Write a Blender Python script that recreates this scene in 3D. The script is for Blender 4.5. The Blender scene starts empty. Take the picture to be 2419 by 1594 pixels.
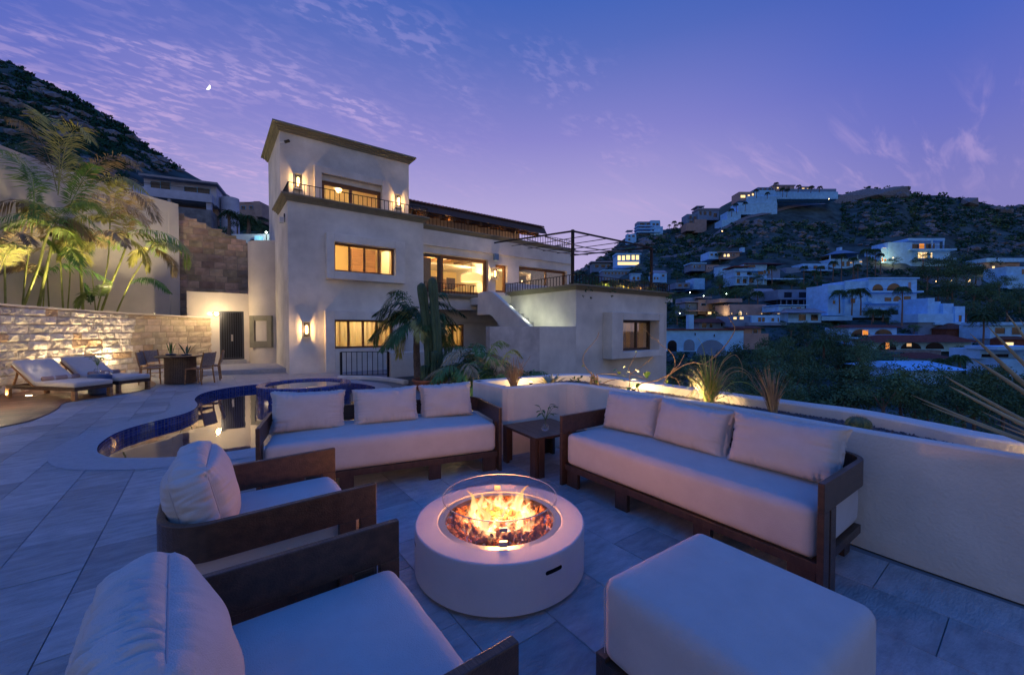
import bpy, bmesh, math, random
import numpy as np
from mathutils import Vector, Matrix, noise
C = bpy.context.scene.collection
SC = bpy.context.scene
rnd = random.Random(7)
R_ = math.radians

# ------------------------------------------------------------------ camera
PW, PH, FOC, HC = 2419.0, 1594.0, 950.0, 1.5
PITCH = math.atan2(PH / 2 - 775, FOC)
YAW = R_(53)
FW = Vector((math.cos(YAW) * math.cos(PITCH), math.sin(YAW) * math.cos(PITCH), -math.sin(PITCH)))
RT = Vector((math.sin(YAW), -math.cos(YAW), 0))
UPV = RT.cross(FW)
camd = bpy.data.cameras.new('camera'); cam = bpy.data.objects.new('camera', camd); C.objects.link(cam)
camd.sensor_width = 36; camd.lens = 36 * FOC / PW; camd.clip_start = .02; camd.clip_end = 4000
cam.matrix_world = Matrix(((RT.x, UPV.x, -FW.x, 0), (RT.y, UPV.y, -FW.y, 0), (RT.z, UPV.z, -FW.z, HC), (0, 0, 0, 1)))
SC.camera = cam
SC.view_settings.view_transform = 'Standard'
SC.view_settings.look = 'None'
SC.view_settings.exposure = 0.0
SC.cycles.transparent_max_bounces = 24
SC.cycles.volume_step_rate = .12
SC.cycles.volume_max_steps = 256
SC.view_settings.gamma = 1
SC.view_settings.use_curve_mapping = False

def ray(u, v): return FW + RT * ((u - PW / 2) / FOC) + UPV * ((PH / 2 - v) / FOC)
def G(u, v, z=0):
    d = ray(u, v); return Vector((0, 0, HC)) + d * ((z - HC) / d.z)
def PX(u, v, x): d = ray(u, v); return Vector((0, 0, HC)) + d * (x / d.x)
def PY(u, v, y): d = ray(u, v); return Vector((0, 0, HC)) + d * (y / d.y)
def PD(u, v, D): return Vector((0, 0, HC)) + ray(u, v) * D

# ------------------------------------------------------------------ world
def lin(r, g, b):
    f = lambda c: ((c / 255 + .055) / 1.055) ** 2.4 if c > 10 else c / 255 / 12.92
    return (f(r), f(g), f(b), 1)
W = bpy.data.worlds.new("World"); SC.world = W; W.use_nodes = True
def build_world():
    nt = W.node_tree; N = nt.nodes; L = nt.links
    for n in list(N): N.remove(n)
    out = N.new('ShaderNodeOutputWorld'); bg = N.new('ShaderNodeBackground'); L.new(bg.outputs[0], out.inputs[0])
    tc = N.new('ShaderNodeTexCoord'); sep = N.new('ShaderNodeSeparateXYZ'); L.new(tc.outputs['Generated'], sep.inputs[0])
    def M(op, a, b=None, c=None, clamp=False):
        n = N.new('ShaderNodeMath'); n.operation = op; n.use_clamp = clamp
        for i, x in enumerate((a, b, c)):
            if x is None: continue
            if isinstance(x, (int, float)): n.inputs[i].default_value = x
            else: L.new(x, n.inputs[i])
        return n.outputs[0]
    X, Y, Z = sep.outputs
    def ramp(fac, stops):
        r = N.new('ShaderNodeValToRGB'); L.new(fac, r.inputs[0]); e = r.color_ramp.elements
        while len(e) < len(stops): e.new(.5)
        for i, (p, c) in enumerate(stops): e[i].position = p; e[i].color = c
        return r.outputs[0]
    def mix(f, a, b):
        m = N.new('ShaderNodeMix'); m.data_type = 'RGBA'
        L.new(f, m.inputs[0]) if not isinstance(f, float) else setattr(m.inputs[0], 'default_value', f)
        L.new(a, m.inputs[6]) if not isinstance(a, tuple) else setattr(m.inputs[6], 'default_value', a)
        L.new(b, m.inputs[7]) if not isinstance(b, tuple) else setattr(m.inputs[7], 'default_value', b)
        return m.outputs[2]
    # glow side (above the house) and the bluer side away from the afterglow
    A = ramp(Z, [(0, lin(194, 178, 222)), (.15, lin(188, 174, 220)), (.28, lin(178, 166, 217)), (.42, lin(138, 134, 206)),
                 (.56, lin(88, 110, 190)), (.66, lin(54, 96, 184)), (1, lin(2, 108, 244))])
    B = ramp(Z, [(0, lin(144, 136, 192)), (.22, lin(132, 128, 194)), (.34, lin(106, 113, 196)), (.46, lin(78, 102, 192)),
                 (.6, lin(54, 88, 180)), (.75, lin(38, 92, 192)), (1, lin(2, 108, 244))])
    # azimuth factor: dot with the direction of the afterglow
    gx, gy = math.cos(R_(58)), math.sin(R_(58))
    hl = M('SQRT', M('ADD', M('MULTIPLY', X, X), M('MULTIPLY', Y, Y)))
    az = M('DIVIDE', M('ADD', M('MULTIPLY', X, gx), M('MULTIPLY', Y, gy)), M('MAXIMUM', hl, .001))
    mr = N.new('ShaderNodeMapRange'); mr.interpolation_type = 'SMOOTHSTEP'; L.new(az, mr.inputs[0]); mr.inputs[1].default_value = .60; mr.inputs[2].default_value = .99
    col = mix(mr.outputs[0], B, A)
    Cb = ramp(Z, [(0, lin(206, 184, 168)), (.16, lin(190, 172, 170)), (.36, lin(120, 144, 184)), (.6, lin(44, 116, 214)), (1, lin(2, 108, 244))])  # unseen sky behind the camera, warmed and brightened to light the walls
    mr2 = N.new('ShaderNodeMapRange'); mr2.interpolation_type = 'SMOOTHSTEP'; L.new(az, mr2.inputs[0]); mr2.inputs[1].default_value = .35; mr2.inputs[2].default_value = -.5
    col = mix(mr2.outputs[0], col, Cb)
    # physical dusk sky added thinly
    sk = N.new('ShaderNodeTexSky'); sk.sky_type = 'NISHITA'; sk.sun_disc = False; sk.sun_elevation = R_(-3); sk.sun_rotation = R_(26)
    ad = N.new('ShaderNodeMix'); ad.data_type = 'RGBA'; ad.blend_type = 'ADD'; ad.inputs[0].default_value = .01
    L.new(col, ad.inputs[6]); L.new(sk.outputs[0], ad.inputs[7]); col = ad.outputs[2]
    # clouds on a high plane
    den = M('ADD', M('MAXIMUM', Z, 0), .06)
    cx_ = M('DIVIDE', X, den); cy_ = M('DIVIDE', Y, den)
    cb = N.new('ShaderNodeCombineXYZ'); L.new(cx_, cb.inputs[0]); L.new(cy_, cb.inputs[1])
    def nz(scale, detail, rough, sx, sy, rot, dist=0, off=0):
        mp = N.new('ShaderNodeMapping'); mp.inputs['Scale'].default_value = (sx, sy, 1); mp.inputs['Rotation'].default_value = (0, 0, rot); mp.inputs['Location'].default_value = (off, off, 0)
        L.new(cb.outputs[0], mp.inputs[0])
        t = N.new('ShaderNodeTexNoise'); t.inputs['Scale'].default_value = scale; t.inputs['Detail'].default_value = detail; t.inputs['Roughness'].default_value = rough
        t.inputs['Distortion'].default_value = dist; L.new(mp.outputs[0], t.inputs[0]); return t.outputs[0]
    fine = nz(15.0, 4, .55, 1, 1.9, R_(-38), .25)
    med = nz(2.1, 3, .5, 1, 1.9, R_(-30), .4, 3.7)
    big = nz(.75, 2, .5, 1, 1.3, R_(-30), .2, 1.1)
    def smooth(x, a, b):
        m = N.new('ShaderNodeMapRange'); m.interpolation_type = 'SMOOTHSTEP'; L.new(x, m.inputs[0]); m.inputs[1].default_value = a; m.inputs[2].default_value = b; return m.outputs[0]
    dots = smooth(fine, .45, .62)
    patch = smooth(M('ADD', M('MULTIPLY', med, .6), M('MULTIPLY', big, .4)), .44, .6)
    # more cloud in the left half of the sky (towards +Y), thin streaks low in the right
    angL = smooth(M('DIVIDE', M('SUBTRACT', M('MULTIPLY', Y, .8), M('MULTIPLY', X, .6)), M('MAXIMUM', hl, .05)), .22, .75)
    cl = M('MULTIPLY', M('MULTIPLY', dots, M('ADD', M('MULTIPLY', patch, .75), .12)), angL)
    streak = smooth(nz(3.2, 4, .6, .5, 3.0, R_(-12), .5, 9.2), .48, .72)
    angR = M('MULTIPLY', smooth(M('SUBTRACT', X, M('MULTIPLY', Y, .62)), .22, .5), M('MULTIPLY', smooth(Z, .16, .3), smooth(Z, .42, .3)))
    cl2 = M('MULTIPLY', M('MULTIPLY', streak, angR), .4)
    mid = M('MULTIPLY', M('MULTIPLY', dots, smooth(med, .54, .66)), M('MULTIPLY', M('MULTIPLY', smooth(Z, .3, .4), smooth(az, .86, .97)), .6))
    soft = M('MULTIPLY', M('MULTIPLY', patch, angL), .22)
    tot = M('ADD', M('ADD', M('MULTIPLY', cl, .74), M('MULTIPLY', soft, .6)), M('MAXIMUM', cl2, M('MULTIPLY', mid, .5)), clamp=True)
    tot = M('MULTIPLY', M('MULTIPLY', tot, smooth(Z, .02, .14)), smooth(Z, .74, .4))
    ccol = ramp(Z, [(0, lin(206, 178, 220)), (.35, lin(200, 172, 222)), (.55, lin(168, 158, 222)), (.8, lin(130, 140, 215))])
    col = mix(tot, col, ccol)
    L.new(col, bg.inputs[0]); bg.inputs[1].default_value = 1.0
    # ground half seen by nothing but reflections: dark earth colour
    low = smooth(Z, -.03, .0)
    fin = mix(low, (.03, .035, .06, 1), col); L.new(fin, bg.inputs[0])
build_world()
sund = bpy.data.lights.new('afterglow', 'SUN'); sund.energy = .04; sund.angle = R_(40); sund.color = (1, .72, .78)
sun = bpy.data.objects.new('afterglow', sund); C.objects.link(sun)
sun.rotation_euler = Vector((math.cos(R_(64)), math.sin(R_(64)), .35)).to_track_quat('Z', 'Y').to_euler()

# ------------------------------------------------------------------ helpers
class MB:
    def __init__(s): s.v = []; s.f = []; s.uv = None
    def add(s, vs, fs):
        n = len(s.v); s.v += [tuple(p) for p in vs]; s.f += [tuple(i + n for i in f) for f in fs]; return s
    def box(s, x0, x1, y0, y1, z0, z1, rot=0, c=(0, 0)):
        vs = [(x, y, z) for z in (z0, z1) for y in (y0, y1) for x in (x0, x1)]
        if rot or c != (0, 0):
            cs, sn = math.cos(rot), math.sin(rot); vs = [(c[0] + x * cs - y * sn, c[1] + x * sn + y * cs, z) for x, y, z in vs]
        return s.add(vs, [(0, 2, 3, 1), (4, 5, 7, 6), (0, 1, 5, 4), (2, 6, 7, 3), (0, 4, 6, 2), (1, 3, 7, 5)])
    def beam(s, a, b, w, h, up=(0, 0, 1)):
        a, b = Vector(a), Vector(b); d = (b - a).normalized(); u = Vector(up)
        if abs(d.dot(u)) > .98: u = Vector((0, 1, 0))
        sd = d.cross(u).normalized(); u = sd.cross(d)
        vs = [p + sd * (i * w / 2) + u * (j * h / 2) for p in (a, b) for i, j in ((-1, -1), (1, -1), (1, 1), (-1, 1))]
        return s.add(vs, [(0, 1, 2, 3), (7, 6, 5, 4), (0, 4, 5, 1), (1, 5, 6, 2), (2, 6, 7, 3), (3, 7, 4, 0)])
    def tube(s, pts, r, n=6, cap=True):
        pts = [Vector(p) for p in pts]; k = len(pts); rr = r if isinstance(r, (list, tuple)) else [r] * k
        vs = []; u = None
        for i, p in enumerate(pts):
            d = (pts[min(i + 1, k - 1)] - pts[max(i - 1, 0)])
            d = d.normalized() if d.length > 1e-9 else Vector((0, 0, 1))
            if u is None: u = d.orthogonal().normalized()
            u = (u - d * u.dot(d)); u = u.normalized() if u.length > 1e-6 else d.orthogonal().normalized()
            w = d.cross(u)
            vs += [p + (u * math.cos(a) + w * math.sin(a)) * rr[i] for a in (2 * math.pi * j / n for j in range(n))]
        fs = [(i * n + j, i * n + (j + 1) % n, (i + 1) * n + (j + 1) % n, (i + 1) * n + j) for i in range(k - 1) for j in range(n)]
        if cap: fs += [tuple(range(n - 1, -1, -1)), tuple((k - 1) * n + j for j in range(n))]
        return s.add(vs, fs)
    def lathe(s, prof, c=(0, 0, 0), n=24, a0=0, a1=2 * math.pi):
        full = abs(a1 - a0 - 2 * math.pi) < 1e-6; m = n if full else n + 1
        vs = [(c[0] + r * math.cos(a0 + (a1 - a0) * j / n), c[1] + r * math.sin(a0 + (a1 - a0) * j / n), c[2] + z) for r, z in prof for j in range(m)]
        fs = []
        for i in range(len(prof) - 1):
            for j in range(n):
                k = (j + 1) % m
                fs.append((i * m + j, i * m + k, (i + 1) * m + k, (i + 1) * m + j))
        return s.add(vs, fs)
    def prism(s, poly, z0, z1):
        n = len(poly); vs = [(x, y, z0) for x, y in poly] + [(x, y, z1) for x, y in poly]
        return s.add(vs, [tuple(range(n - 1, -1, -1)), tuple(range(n, 2 * n))] + [(i, (i + 1) % n, n + (i + 1) % n, n + i) for i in range(n)])
    def grid(s, fn, nu, nv):
        vs = [fn(i / nu, j / nv) for j in range(nv + 1) for i in range(nu + 1)]
        return s.add(vs, [(j * (nu + 1) + i, j * (nu + 1) + i + 1, (j + 1) * (nu + 1) + i + 1, (j + 1) * (nu + 1) + i) for j in range(nv) for i in range(nu)])
    def xf(s, m): s.v = [tuple(m @ Vector(p)) for p in s.v]; return s
TM = {}
def obj(name, mb, mat, parent=None, smooth=False, bevel=0, world=True, **pr):
    me = mb if isinstance(mb, bpy.types.Mesh) else None
    if me is None:
        vs = mb.v
        if parent is not None and world and parent.name in TM:
            inv = TM[parent.name].inverted(); vs = [tuple(inv @ Vector(p)) for p in vs]
        me = bpy.data.meshes.new(name); me.from_pydata(vs, [], mb.f); me.validate(); me.update()
        if mat: me.materials.append(mat)
        if smooth: me.polygons.foreach_set('use_smooth', [True] * len(me.polygons))
    o = bpy.data.objects.new(name, me); C.objects.link(o)
    if parent is not None:
        o.parent = parent
        if parent.name in TM: TM[o.name] = TM[parent.name]
    if bevel:
        b = o.modifiers.new('bevel', 'BEVEL'); b.width = bevel; b.segments = 2; b.limit_method = 'ANGLE'; b.angle_limit = R_(40)
    for k, v in pr.items(): o[k] = v
    return o
def tag(o, label=None, cat=None, group=None, kind=None):
    for k, v in (('label', label), ('category', cat), ('group', group), ('kind', kind)):
        if v: o[k] = v
    return o
def thing(name, label, cat, loc=(0, 0, 0), rz=0, group=None):
    o = bpy.data.objects.new(name, None); C.objects.link(o); o.location = loc; o.rotation_euler = (0, 0, rz); o.empty_display_size = .1
    TM[o.name] = Matrix.Translation(Vector(loc)) @ Matrix.Rotation(rz, 4, 'Z'); tag(o, label, cat, group); return o
def copy_tree(o, loc=None, rz=None, label=None, parent=None):
    c = o.copy(); C.objects.link(c)
    if parent is not None: c.parent = parent
    for ch in [x for x in o.children]: copy_tree(ch, parent=c)
    if loc is not None: c.location = loc
    if rz is not None: c.rotation_euler = (0, 0, rz)
    if label: c['label'] = label
    return c

# ------------------------------------------------------------------ materials
MT = {}
def mat(name, col, rough=.8, nscale=0, namt=.0, bump=0, bscale=60, metal=0, stretch=(1, 1, 1), emit=None, es=0, rnd_v=0, spec=.3, rnd_h=0, sheen=0, detail=4, sub=0, coat=0, stain=0):
    m = bpy.data.materials.new(name); m.use_nodes = True; nt = m.node_tree; N = nt.nodes; L = nt.links; b = N['Principled BSDF']
    b.inputs['Roughness'].default_value = rough; b.inputs['Metallic'].default_value = metal; b.inputs['Specular IOR Level'].default_value = spec
    if coat: b.inputs['Coat Weight'].default_value = coat; b.inputs['Coat Roughness'].default_value = .2
    if sheen: b.inputs['Sheen Weight'].default_value = sheen
    b.inputs['Base Color'].default_value = (*col, 1)
    tc = N.new('ShaderNodeTexCoord'); mp = N.new('ShaderNodeMapping'); mp.inputs['Scale'].default_value = stretch
    L.new(tc.outputs['Object'], mp.inputs[0]); cur = None
    def hsv(src, fac_out, amt, base=None, ch='Value'):
        h = N.new('ShaderNodeHueSaturation')
        if src is None: h.inputs['Color'].default_value = (*col, 1)
        else: L.new(src, h.inputs['Color'])
        r = N.new('ShaderNodeMapRange'); L.new(fac_out, r.inputs[0])
        if ch == 'Value': r.inputs[3].default_value = 1 - amt; r.inputs[4].default_value = 1 + amt
        elif ch == 'Hue': r.inputs[3].default_value = .5 - amt; r.inputs[4].default_value = .5 + amt
        L.new(r.outputs[0], h.inputs[ch]); return h.outputs[0]
    oi = None
    if rnd_v or rnd_h or nscale:
        oi = N.new('ShaderNodeObjectInfo')
        off = N.new('ShaderNodeVectorMath'); off.operation = 'SCALE'; off.inputs[3].default_value = 37.0
        cmb = N.new('ShaderNodeCombineXYZ'); L.new(oi.outputs['Random'], cmb.inputs[0]); L.new(oi.outputs['Random'], cmb.inputs[1]); L.new(cmb.outputs[0], off.inputs[0])
        ad = N.new('ShaderNodeVectorMath'); ad.operation = 'ADD'; L.new(mp.outputs[0], ad.inputs[0]); L.new(off.outputs[0], ad.inputs[1]); vec = ad.outputs[0]
    else: vec = mp.outputs[0]
    if nscale:
        t = N.new('ShaderNodeTexNoise'); t.inputs['Scale'].default_value = nscale; t.inputs['Detail'].default_value = detail; t.inputs['Roughness'].default_value = .6
        L.new(vec, t.inputs[0])
        r0 = N.new('ShaderNodeMapRange'); L.new(t.outputs[0], r0.inputs[0]); r0.inputs[1].default_value = .3; r0.inputs[2].default_value = .7
        cur = hsv(cur, r0.outputs[0], namt)
    if rnd_v: cur = hsv(cur, oi.outputs['Random'], rnd_v)
    if rnd_h:
        wn = N.new('ShaderNodeTexWhiteNoise'); wn.noise_dimensions = '1D'; L.new(oi.outputs['Random'], wn.inputs['W']); cur = hsv(cur, wn.outputs[0], rnd_h, ch='Hue')
    if stain:
        t2 = N.new('ShaderNodeTexNoise'); t2.inputs['Scale'].default_value = .7; t2.inputs['Detail'].default_value = 7; t2.inputs['Roughness'].default_value = .62; L.new(tc.outputs['Object'], t2.inputs[0])
        r1 = N.new('ShaderNodeMapRange'); L.new(t2.outputs[0], r1.inputs[0]); r1.inputs[1].default_value = .35; r1.inputs[2].default_value = .68
        cur = hsv(cur, r1.outputs[0], stain)
    if cur: L.new(cur, b.inputs['Base Color'])
    if bump:
        t = N.new('ShaderNodeTexNoise'); t.inputs['Scale'].default_value = bscale; t.inputs['Detail'].default_value = 5; L.new(vec, t.inputs[0])
        bp = N.new('ShaderNodeBump'); bp.inputs['Strength'].default_value = min(1, bump); bp.inputs['Distance'].default_value = .02 if bump <= 1 else .02 * bump
        L.new(t.outputs[0], bp.inputs['Height']); L.new(bp.outputs[0], b.inputs['Normal'])
    if emit: b.inputs['Emission Color'].default_value = (*emit, 1); b.inputs['Emission Strength'].default_value = es
    MT[name] = m; return m
def glassmat(name, tint=(1, 1, 1), refl=.12, rough=.02, k_=.75):
    m = bpy.data.materials.new(name); m.use_nodes = True; nt = m.node_tree; N = nt.nodes; L = nt.links
    for n in list(N): N.remove(n)
    o = N.new('ShaderNodeOutputMaterial'); t = N.new('ShaderNodeBsdfTransparent'); g = N.new('ShaderNodeBsdfGlossy'); mx = N.new('ShaderNodeMixShader')
    t.inputs[0].default_value = (*tint, 1); g.inputs['Roughness'].default_value = rough
    lw = N.new('ShaderNodeLayerWeight'); lw.inputs[0].default_value = .35
    mm = N.new('ShaderNodeMath'); mm.operation = 'MULTIPLY_ADD'; mm.inputs[1].default_value = k_; mm.inputs[2].default_value = refl
    L.new(lw.outputs['Fresnel'], mm.inputs[0]); L.new(mm.outputs[0], mx.inputs[0]); L.new(t.outputs[0], mx.inputs[1]); L.new(g.outputs[0], mx.inputs[2]); L.new(mx.outputs[0], o.inputs[0])
    MT[name] = m; return m
def emis(name, col, s):
    m = bpy.data.materials.new(name); m.use_nodes = True; N = m.node_tree.nodes; L = m.node_tree.links
    for n in list(N): N.remove(n)
    o = N.new('ShaderNodeOutputMaterial'); e = N.new('ShaderNodeEmission'); e.inputs[0].default_value = (*col, 1); e.inputs[1].default_value = s; L.new(e.outputs[0], o.inputs[0]); MT[name] = m; return m
WARM = (1, .62, .27)
mat('plaster', (.68, .645, .55), .9, 1.3, .07, .3, 55, stain=.18, spec=.15)
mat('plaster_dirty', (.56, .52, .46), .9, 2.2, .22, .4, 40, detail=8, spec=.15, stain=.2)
mat('seat_canvas', (.45, .44, .42), .95, 6, .05, .3, 200)
mat('plaster_warm', (.66, .59, .49), .9, 1.3, .06, .35, 45, stain=.08, spec=.15)
mat('cornice', (.245, .23, .165), .85, 3, .12, .3, 60, spec=.2)
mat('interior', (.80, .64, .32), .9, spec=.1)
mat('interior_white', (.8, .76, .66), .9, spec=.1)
mat('wood_dark', (.055, .030, .018), .42, 3.5, .35, .25, 30, stretch=(6, 6, 1.2), spec=.45, coat=.15)
mat('wood_arm', (.060, .031, .017), .4, 2.2, .4, .25, 14, stretch=(1.5, 9, 12), spec=.5, coat=.2)
mat('wood_frame', (.20, .085, .03), .5, 3, .3, .2, 20, stretch=(1, 1, 6), spec=.4)
mat('teak', (.32, .17, .075), .55, 3, .3, .3, 20, stretch=(1, 1, 8), spec=.3)
mat('deck_wood', (.20, .10, .055), .45, 4, .3, .4, 22, stretch=(1, 12, 1), rnd_v=.3, spec=.45)
mat('beam_wood', (.24, .12, .05), .6, 3, .3, .2, 20, spec=.3)
mat('fabric', (.53, .50, .455), .95, 9, .05, .3, 260, sheen=.25, spec=.1)
mat('fabric_seam', (.42, .39, .38), .95, spec=.1)
mat('sling', (.26, .22, .19), .85, 30, .25, .6, 160, spec=.2)
mat('towel', (.38, .27, .25), .95, 12, .12, .6, 220, spec=.1)
mat('towel_band', (.52, .48, .47), .95, spec=.1)
mat('ceramic_blue', (.035, .085, .2), .35, spec=.5)
mat('tile_floor', (.36, .355, .335), .6, 9, .22, .6, 55, rnd_v=.2, spec=.35, stain=.1, stretch=(.6, 1.6, 1))
mat('grout', (.24, .23, .22), .9)
mat('coping', (.40, .385, .37), .7, 14, .1, .25, 150, spec=.3)
mat('pool_wall', (.014, .04, .22), .12, spec=.6)
mat('concrete_pit', (.52, .515, .505), .8, 3, .05, .06, 120, spec=.2, stain=.04)
mat('slot_shade', (.01, .01, .01), .8)
mat('steel', (.55, .52, .47), .35, metal=1)
mat('iron', (.02, .018, .018), .5, metal=.5)
mat('iron_blue', (.075, .08, .095), .45, metal=.5)
mat('lava', (.62, .25, .10), .9, 25, .5, .9, 60, rnd_v=.4)
mat('soil', (.10, .075, .05), .95, 20, .4, .8, 60)
mat('gravel', (.16, .15, .15), .9, 40, .4, .9, 90)
mat('terracotta', (.28, .10, .05), .8, 8, .2, .3, 60)
mat('roof_tile', (.24, .12, .085), .8, 8, .3, .3, 60, rnd_v=.3)
mat('stone_lime', (.60, .54, .44), .9, 5, .25, 2.0, 11, rnd_v=.22, rnd_h=.012, detail=8, spec=.15)
mat('stone_rust', (.50, .35, .21), .9, 7, .25, 1.2, 16, rnd_v=.2, detail=8, spec=.15)
mat('stone_smooth', (.52, .42, .29), .9, 4, .25, .5, 30, rnd_v=.25, rnd_h=.015, detail=8, spec=.15)
mat('stone_back', (.50, .36, .23), .9, 4, .3, .5, 24, rnd_v=.3, rnd_h=.02, detail=8, spec=.15)
mat('mortar', (.30, .25, .19), .95, 8, .2, .5, 50)
mat('leaf_dark', (.045, .105, .03), .6, 4, .4, rnd_v=.3, spec=.3)
mat('leaf_mid', (.10, .21, .045), .55, 4, .4, rnd_v=.3, spec=.35)
mat('leaf_bright', (.24, .34, .07), .5, 4, .35, rnd_v=.3, spec=.35)
mat('leaf_dry', (.38, .29, .15), .8, 5, .4, rnd_v=.35, spec=.15)
mat('leaf_yellow', (.44, .42, .11), .6, 5, .3, rnd_v=.3)
mat('agave', (.30, .29, .17), .5, 3, .25, rnd_v=.15, stretch=(1, 1, 3), spec=.35)
mat('bamboo', (.27, .29, .07), .5, 6, .35, rnd_v=.25, spec=.35)
mat('bark', (.16, .12, .09), .9, 12, .35, .8, 40)
mat('cactus', (.055, .10, .05), .6, 6, .2, .3, 60, rnd_v=.15)
mat('twig', (.30, .20, .11), .8, 9, .25)
mat('straw', (.42, .30, .14), .8, 9, .3)
mat('scrub', (.022, .082, .05), .9, .35, .5, spec=.1)
mat('tree_leaf', (.075, .15, .07), .8, 1.5, .45, rnd_v=.3, spec=.15)
mat('scrub_light', (.04, .10, .075), .9, .4, .4, spec=.1)
mat('rock', (.19, .20, .20), .95, 1.3, .35, 1.2, 4, spec=.1)
mat('hill_ground', (.062, .095, .085), .95, .12, .6, 1.0, 1.2, detail=9, spec=.05)
mat('road', (.20, .18, .17), .9, 1, .2)
mat('wall_white_bluelit', (.29, .64, .90), .9, .6, .08, stain=.12, spec=.1)  # white walls of far houses, blue dusk light put into the base colour
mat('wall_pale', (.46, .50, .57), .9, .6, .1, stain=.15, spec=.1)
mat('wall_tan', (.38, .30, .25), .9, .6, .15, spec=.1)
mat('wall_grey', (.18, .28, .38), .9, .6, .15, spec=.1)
mat('wall_brick', (.16, .07, .05), .9, 3, .3, spec=.1)
mat('roof_red', (.17, .06, .045), .85, 2, .3, spec=.1)
mat('roof_grey', (.30, .31, .33), .85, 2, .15, spec=.1)
mat('window_dark', (.012, .016, .022), .1, spec=.6)
mat('wicker', (.22, .15, .10), .75, 30, .3, .6, 90)
mat('curtain', (.55, .42, .22), .9, emit=(1, .60, .22), es=.0)
mat('lampshade', (.6, .45, .2), .9, emit=(1, .62, .25), es=1.0)
mat('white_gadget', (.6, .6, .6), .5)
emis('bulb', (1, .66, .30), 26); emis('bulb_soft', (1, .62, .27), 9); emis('bulb_cool', (.85, 1, .82), 22)
emis('win_lit', (1, .66, .30), 1.7); emis('win_lit_soft', (1, .58, .26), .75); emis('win_orange', (1, .33, .06), .9)
emis('moon', (1, .93, .82), 2.2); emis('spot_glow', (1, .72, .38), 30); emis('street_cool', (.8, 1, .8), 16); emis('street_warm', (1, .6, .25), 9)
glassmat('glass', (1, 1, 1), .02, .02, .5); glassmat('glass_clear', (.985, .99, .985), .0, .01, .14)
glassmat('lamp_glass', (1, .95, .85), .06)
LS = {'room_light': 1.6, 'uplight_light': 3.4, 'palm_light': 3.4, 'gate_lamp_light': .95, 'lantern_light': 1.3, 'fire_light': 1.45, 'planter_light': .8, 'garden_light': 6, 'terrace_light': 2, 'eave_light': 3, 'hill_light': 2, 'stair_light': .4}
def light(name, kind, loc, energy, col=WARM, size=.05, spot=None, aim=None, blend=.6):
    energy *= LS.get(name, 1)
    if name == 'room_light' and col[1] > .55: col = (1, .73, .35)
    l = bpy.data.lights.new(name, kind); l.energy = energy; l.color = col
    if kind in ('POINT', 'SPOT'): l.shadow_soft_size = size
    if kind == 'SPOT': l.spot_size = R_(spot or 80); l.spot_blend = blend
    if kind == 'AREA': l.size = size
    o = bpy.data.objects.new(name, l); C.objects.link(o); o.location = loc
    if aim is not None: o.rotation_euler = (Vector(loc) - Vector(aim)).to_track_quat('Z', 'Y').to_euler()
    return o
# ================================================================== GROUND AND TERRACE
XA, YA, YM, YT, XR, YR = 2.07, 14.73, 15.62, 16.26, 9.75, 9.4
def curve(pts, n=6, closed=False):
    pts = [Vector((*p, 0)) if len(p) == 2 else Vector(p) for p in pts]; out = []; k = len(pts)
    rng = range(k if closed else k - 1)
    for i in rng:
        p0 = pts[(i - 1) % k] if (closed or i > 0) else pts[0]; p1 = pts[i]; p2 = pts[(i + 1) % k]
        p3 = pts[(i + 2) % k] if (closed or i + 2 < k) else pts[-1]
        for j in range(n):
            t = j / n; t2 = t * t; t3 = t2 * t
            out.append(.5 * ((2 * p1) + (p2 - p0) * t + (2 * p0 - 5 * p1 + 4 * p2 - p3) * t2 + (3 * p1 - p0 - 3 * p2 + p3) * t3))
    if not closed: out.append(pts[-1])
    return out
POOL = curve([(-1.12, 7.0), (-1.15, 7.45), (-1.06, 8.05), (-.8, 8.52), (-.42, 8.98), (-.24, 9.45), (-.2, 10.05), (-.26, 10.8), (-.15, 11.6), (.16, 12.15), (.56, 12.47), (1.1, 12.62), (1.9, 12.5),
              (2.7, 12.0), (3.2, 11.2), (3.36, 10.4), (3.22, 9.85), (2.9, 9.1), (2.6, 8.2), (2.2, 7.2), (1.5, 6.3), (.45, 5.95), (-.3, 6.07), (-.85, 6.42), (-1.03, 6.7)], 5, True)
POOL = [(p.x, p.y) for p in POOL]
def offset(poly, d):
    n = len(poly); out = []
    for i in range(n):
        a = Vector(poly[i - 1]); b = Vector(poly[(i + 1) % n]); t = (b - a).normalized(); out.append((poly[i][0] - t.y * d * ORI, poly[i][1] + t.x * d * ORI))
    return out
area = sum(POOL[i][0] * POOL[(i + 1) % len(POOL)][1] - POOL[(i + 1) % len(POOL)][0] * POOL[i][1] for i in range(len(POOL)))
ORI = -1 if area > 0 else 1
COP = offset(POOL, .4)
def inside(p, poly):
    x, y = p; c = False; n = len(poly)
    for i in range(n):
        x1, y1 = poly[i]; x2, y2 = poly[(i + 1) % n]
        if (y1 > y) != (y2 > y) and x < (x2 - x1) * (y - y1) / (y2 - y1) + x1: c = not c
    return c
def near(p, poly):
    best = None
    for i in range(len(poly)):
        a = Vector(poly[i]); b = Vector(poly[(i + 1) % len(poly)]); ab = b - a; t = max(0, min(1, (Vector(p) - a).dot(ab) / max(ab.dot(ab), 1e-9)))
        q = a + ab * t; d = (Vector(p) - q).length
        if best is None or d < best[0]: best = (d, q, ab.normalized())
    return best
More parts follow.
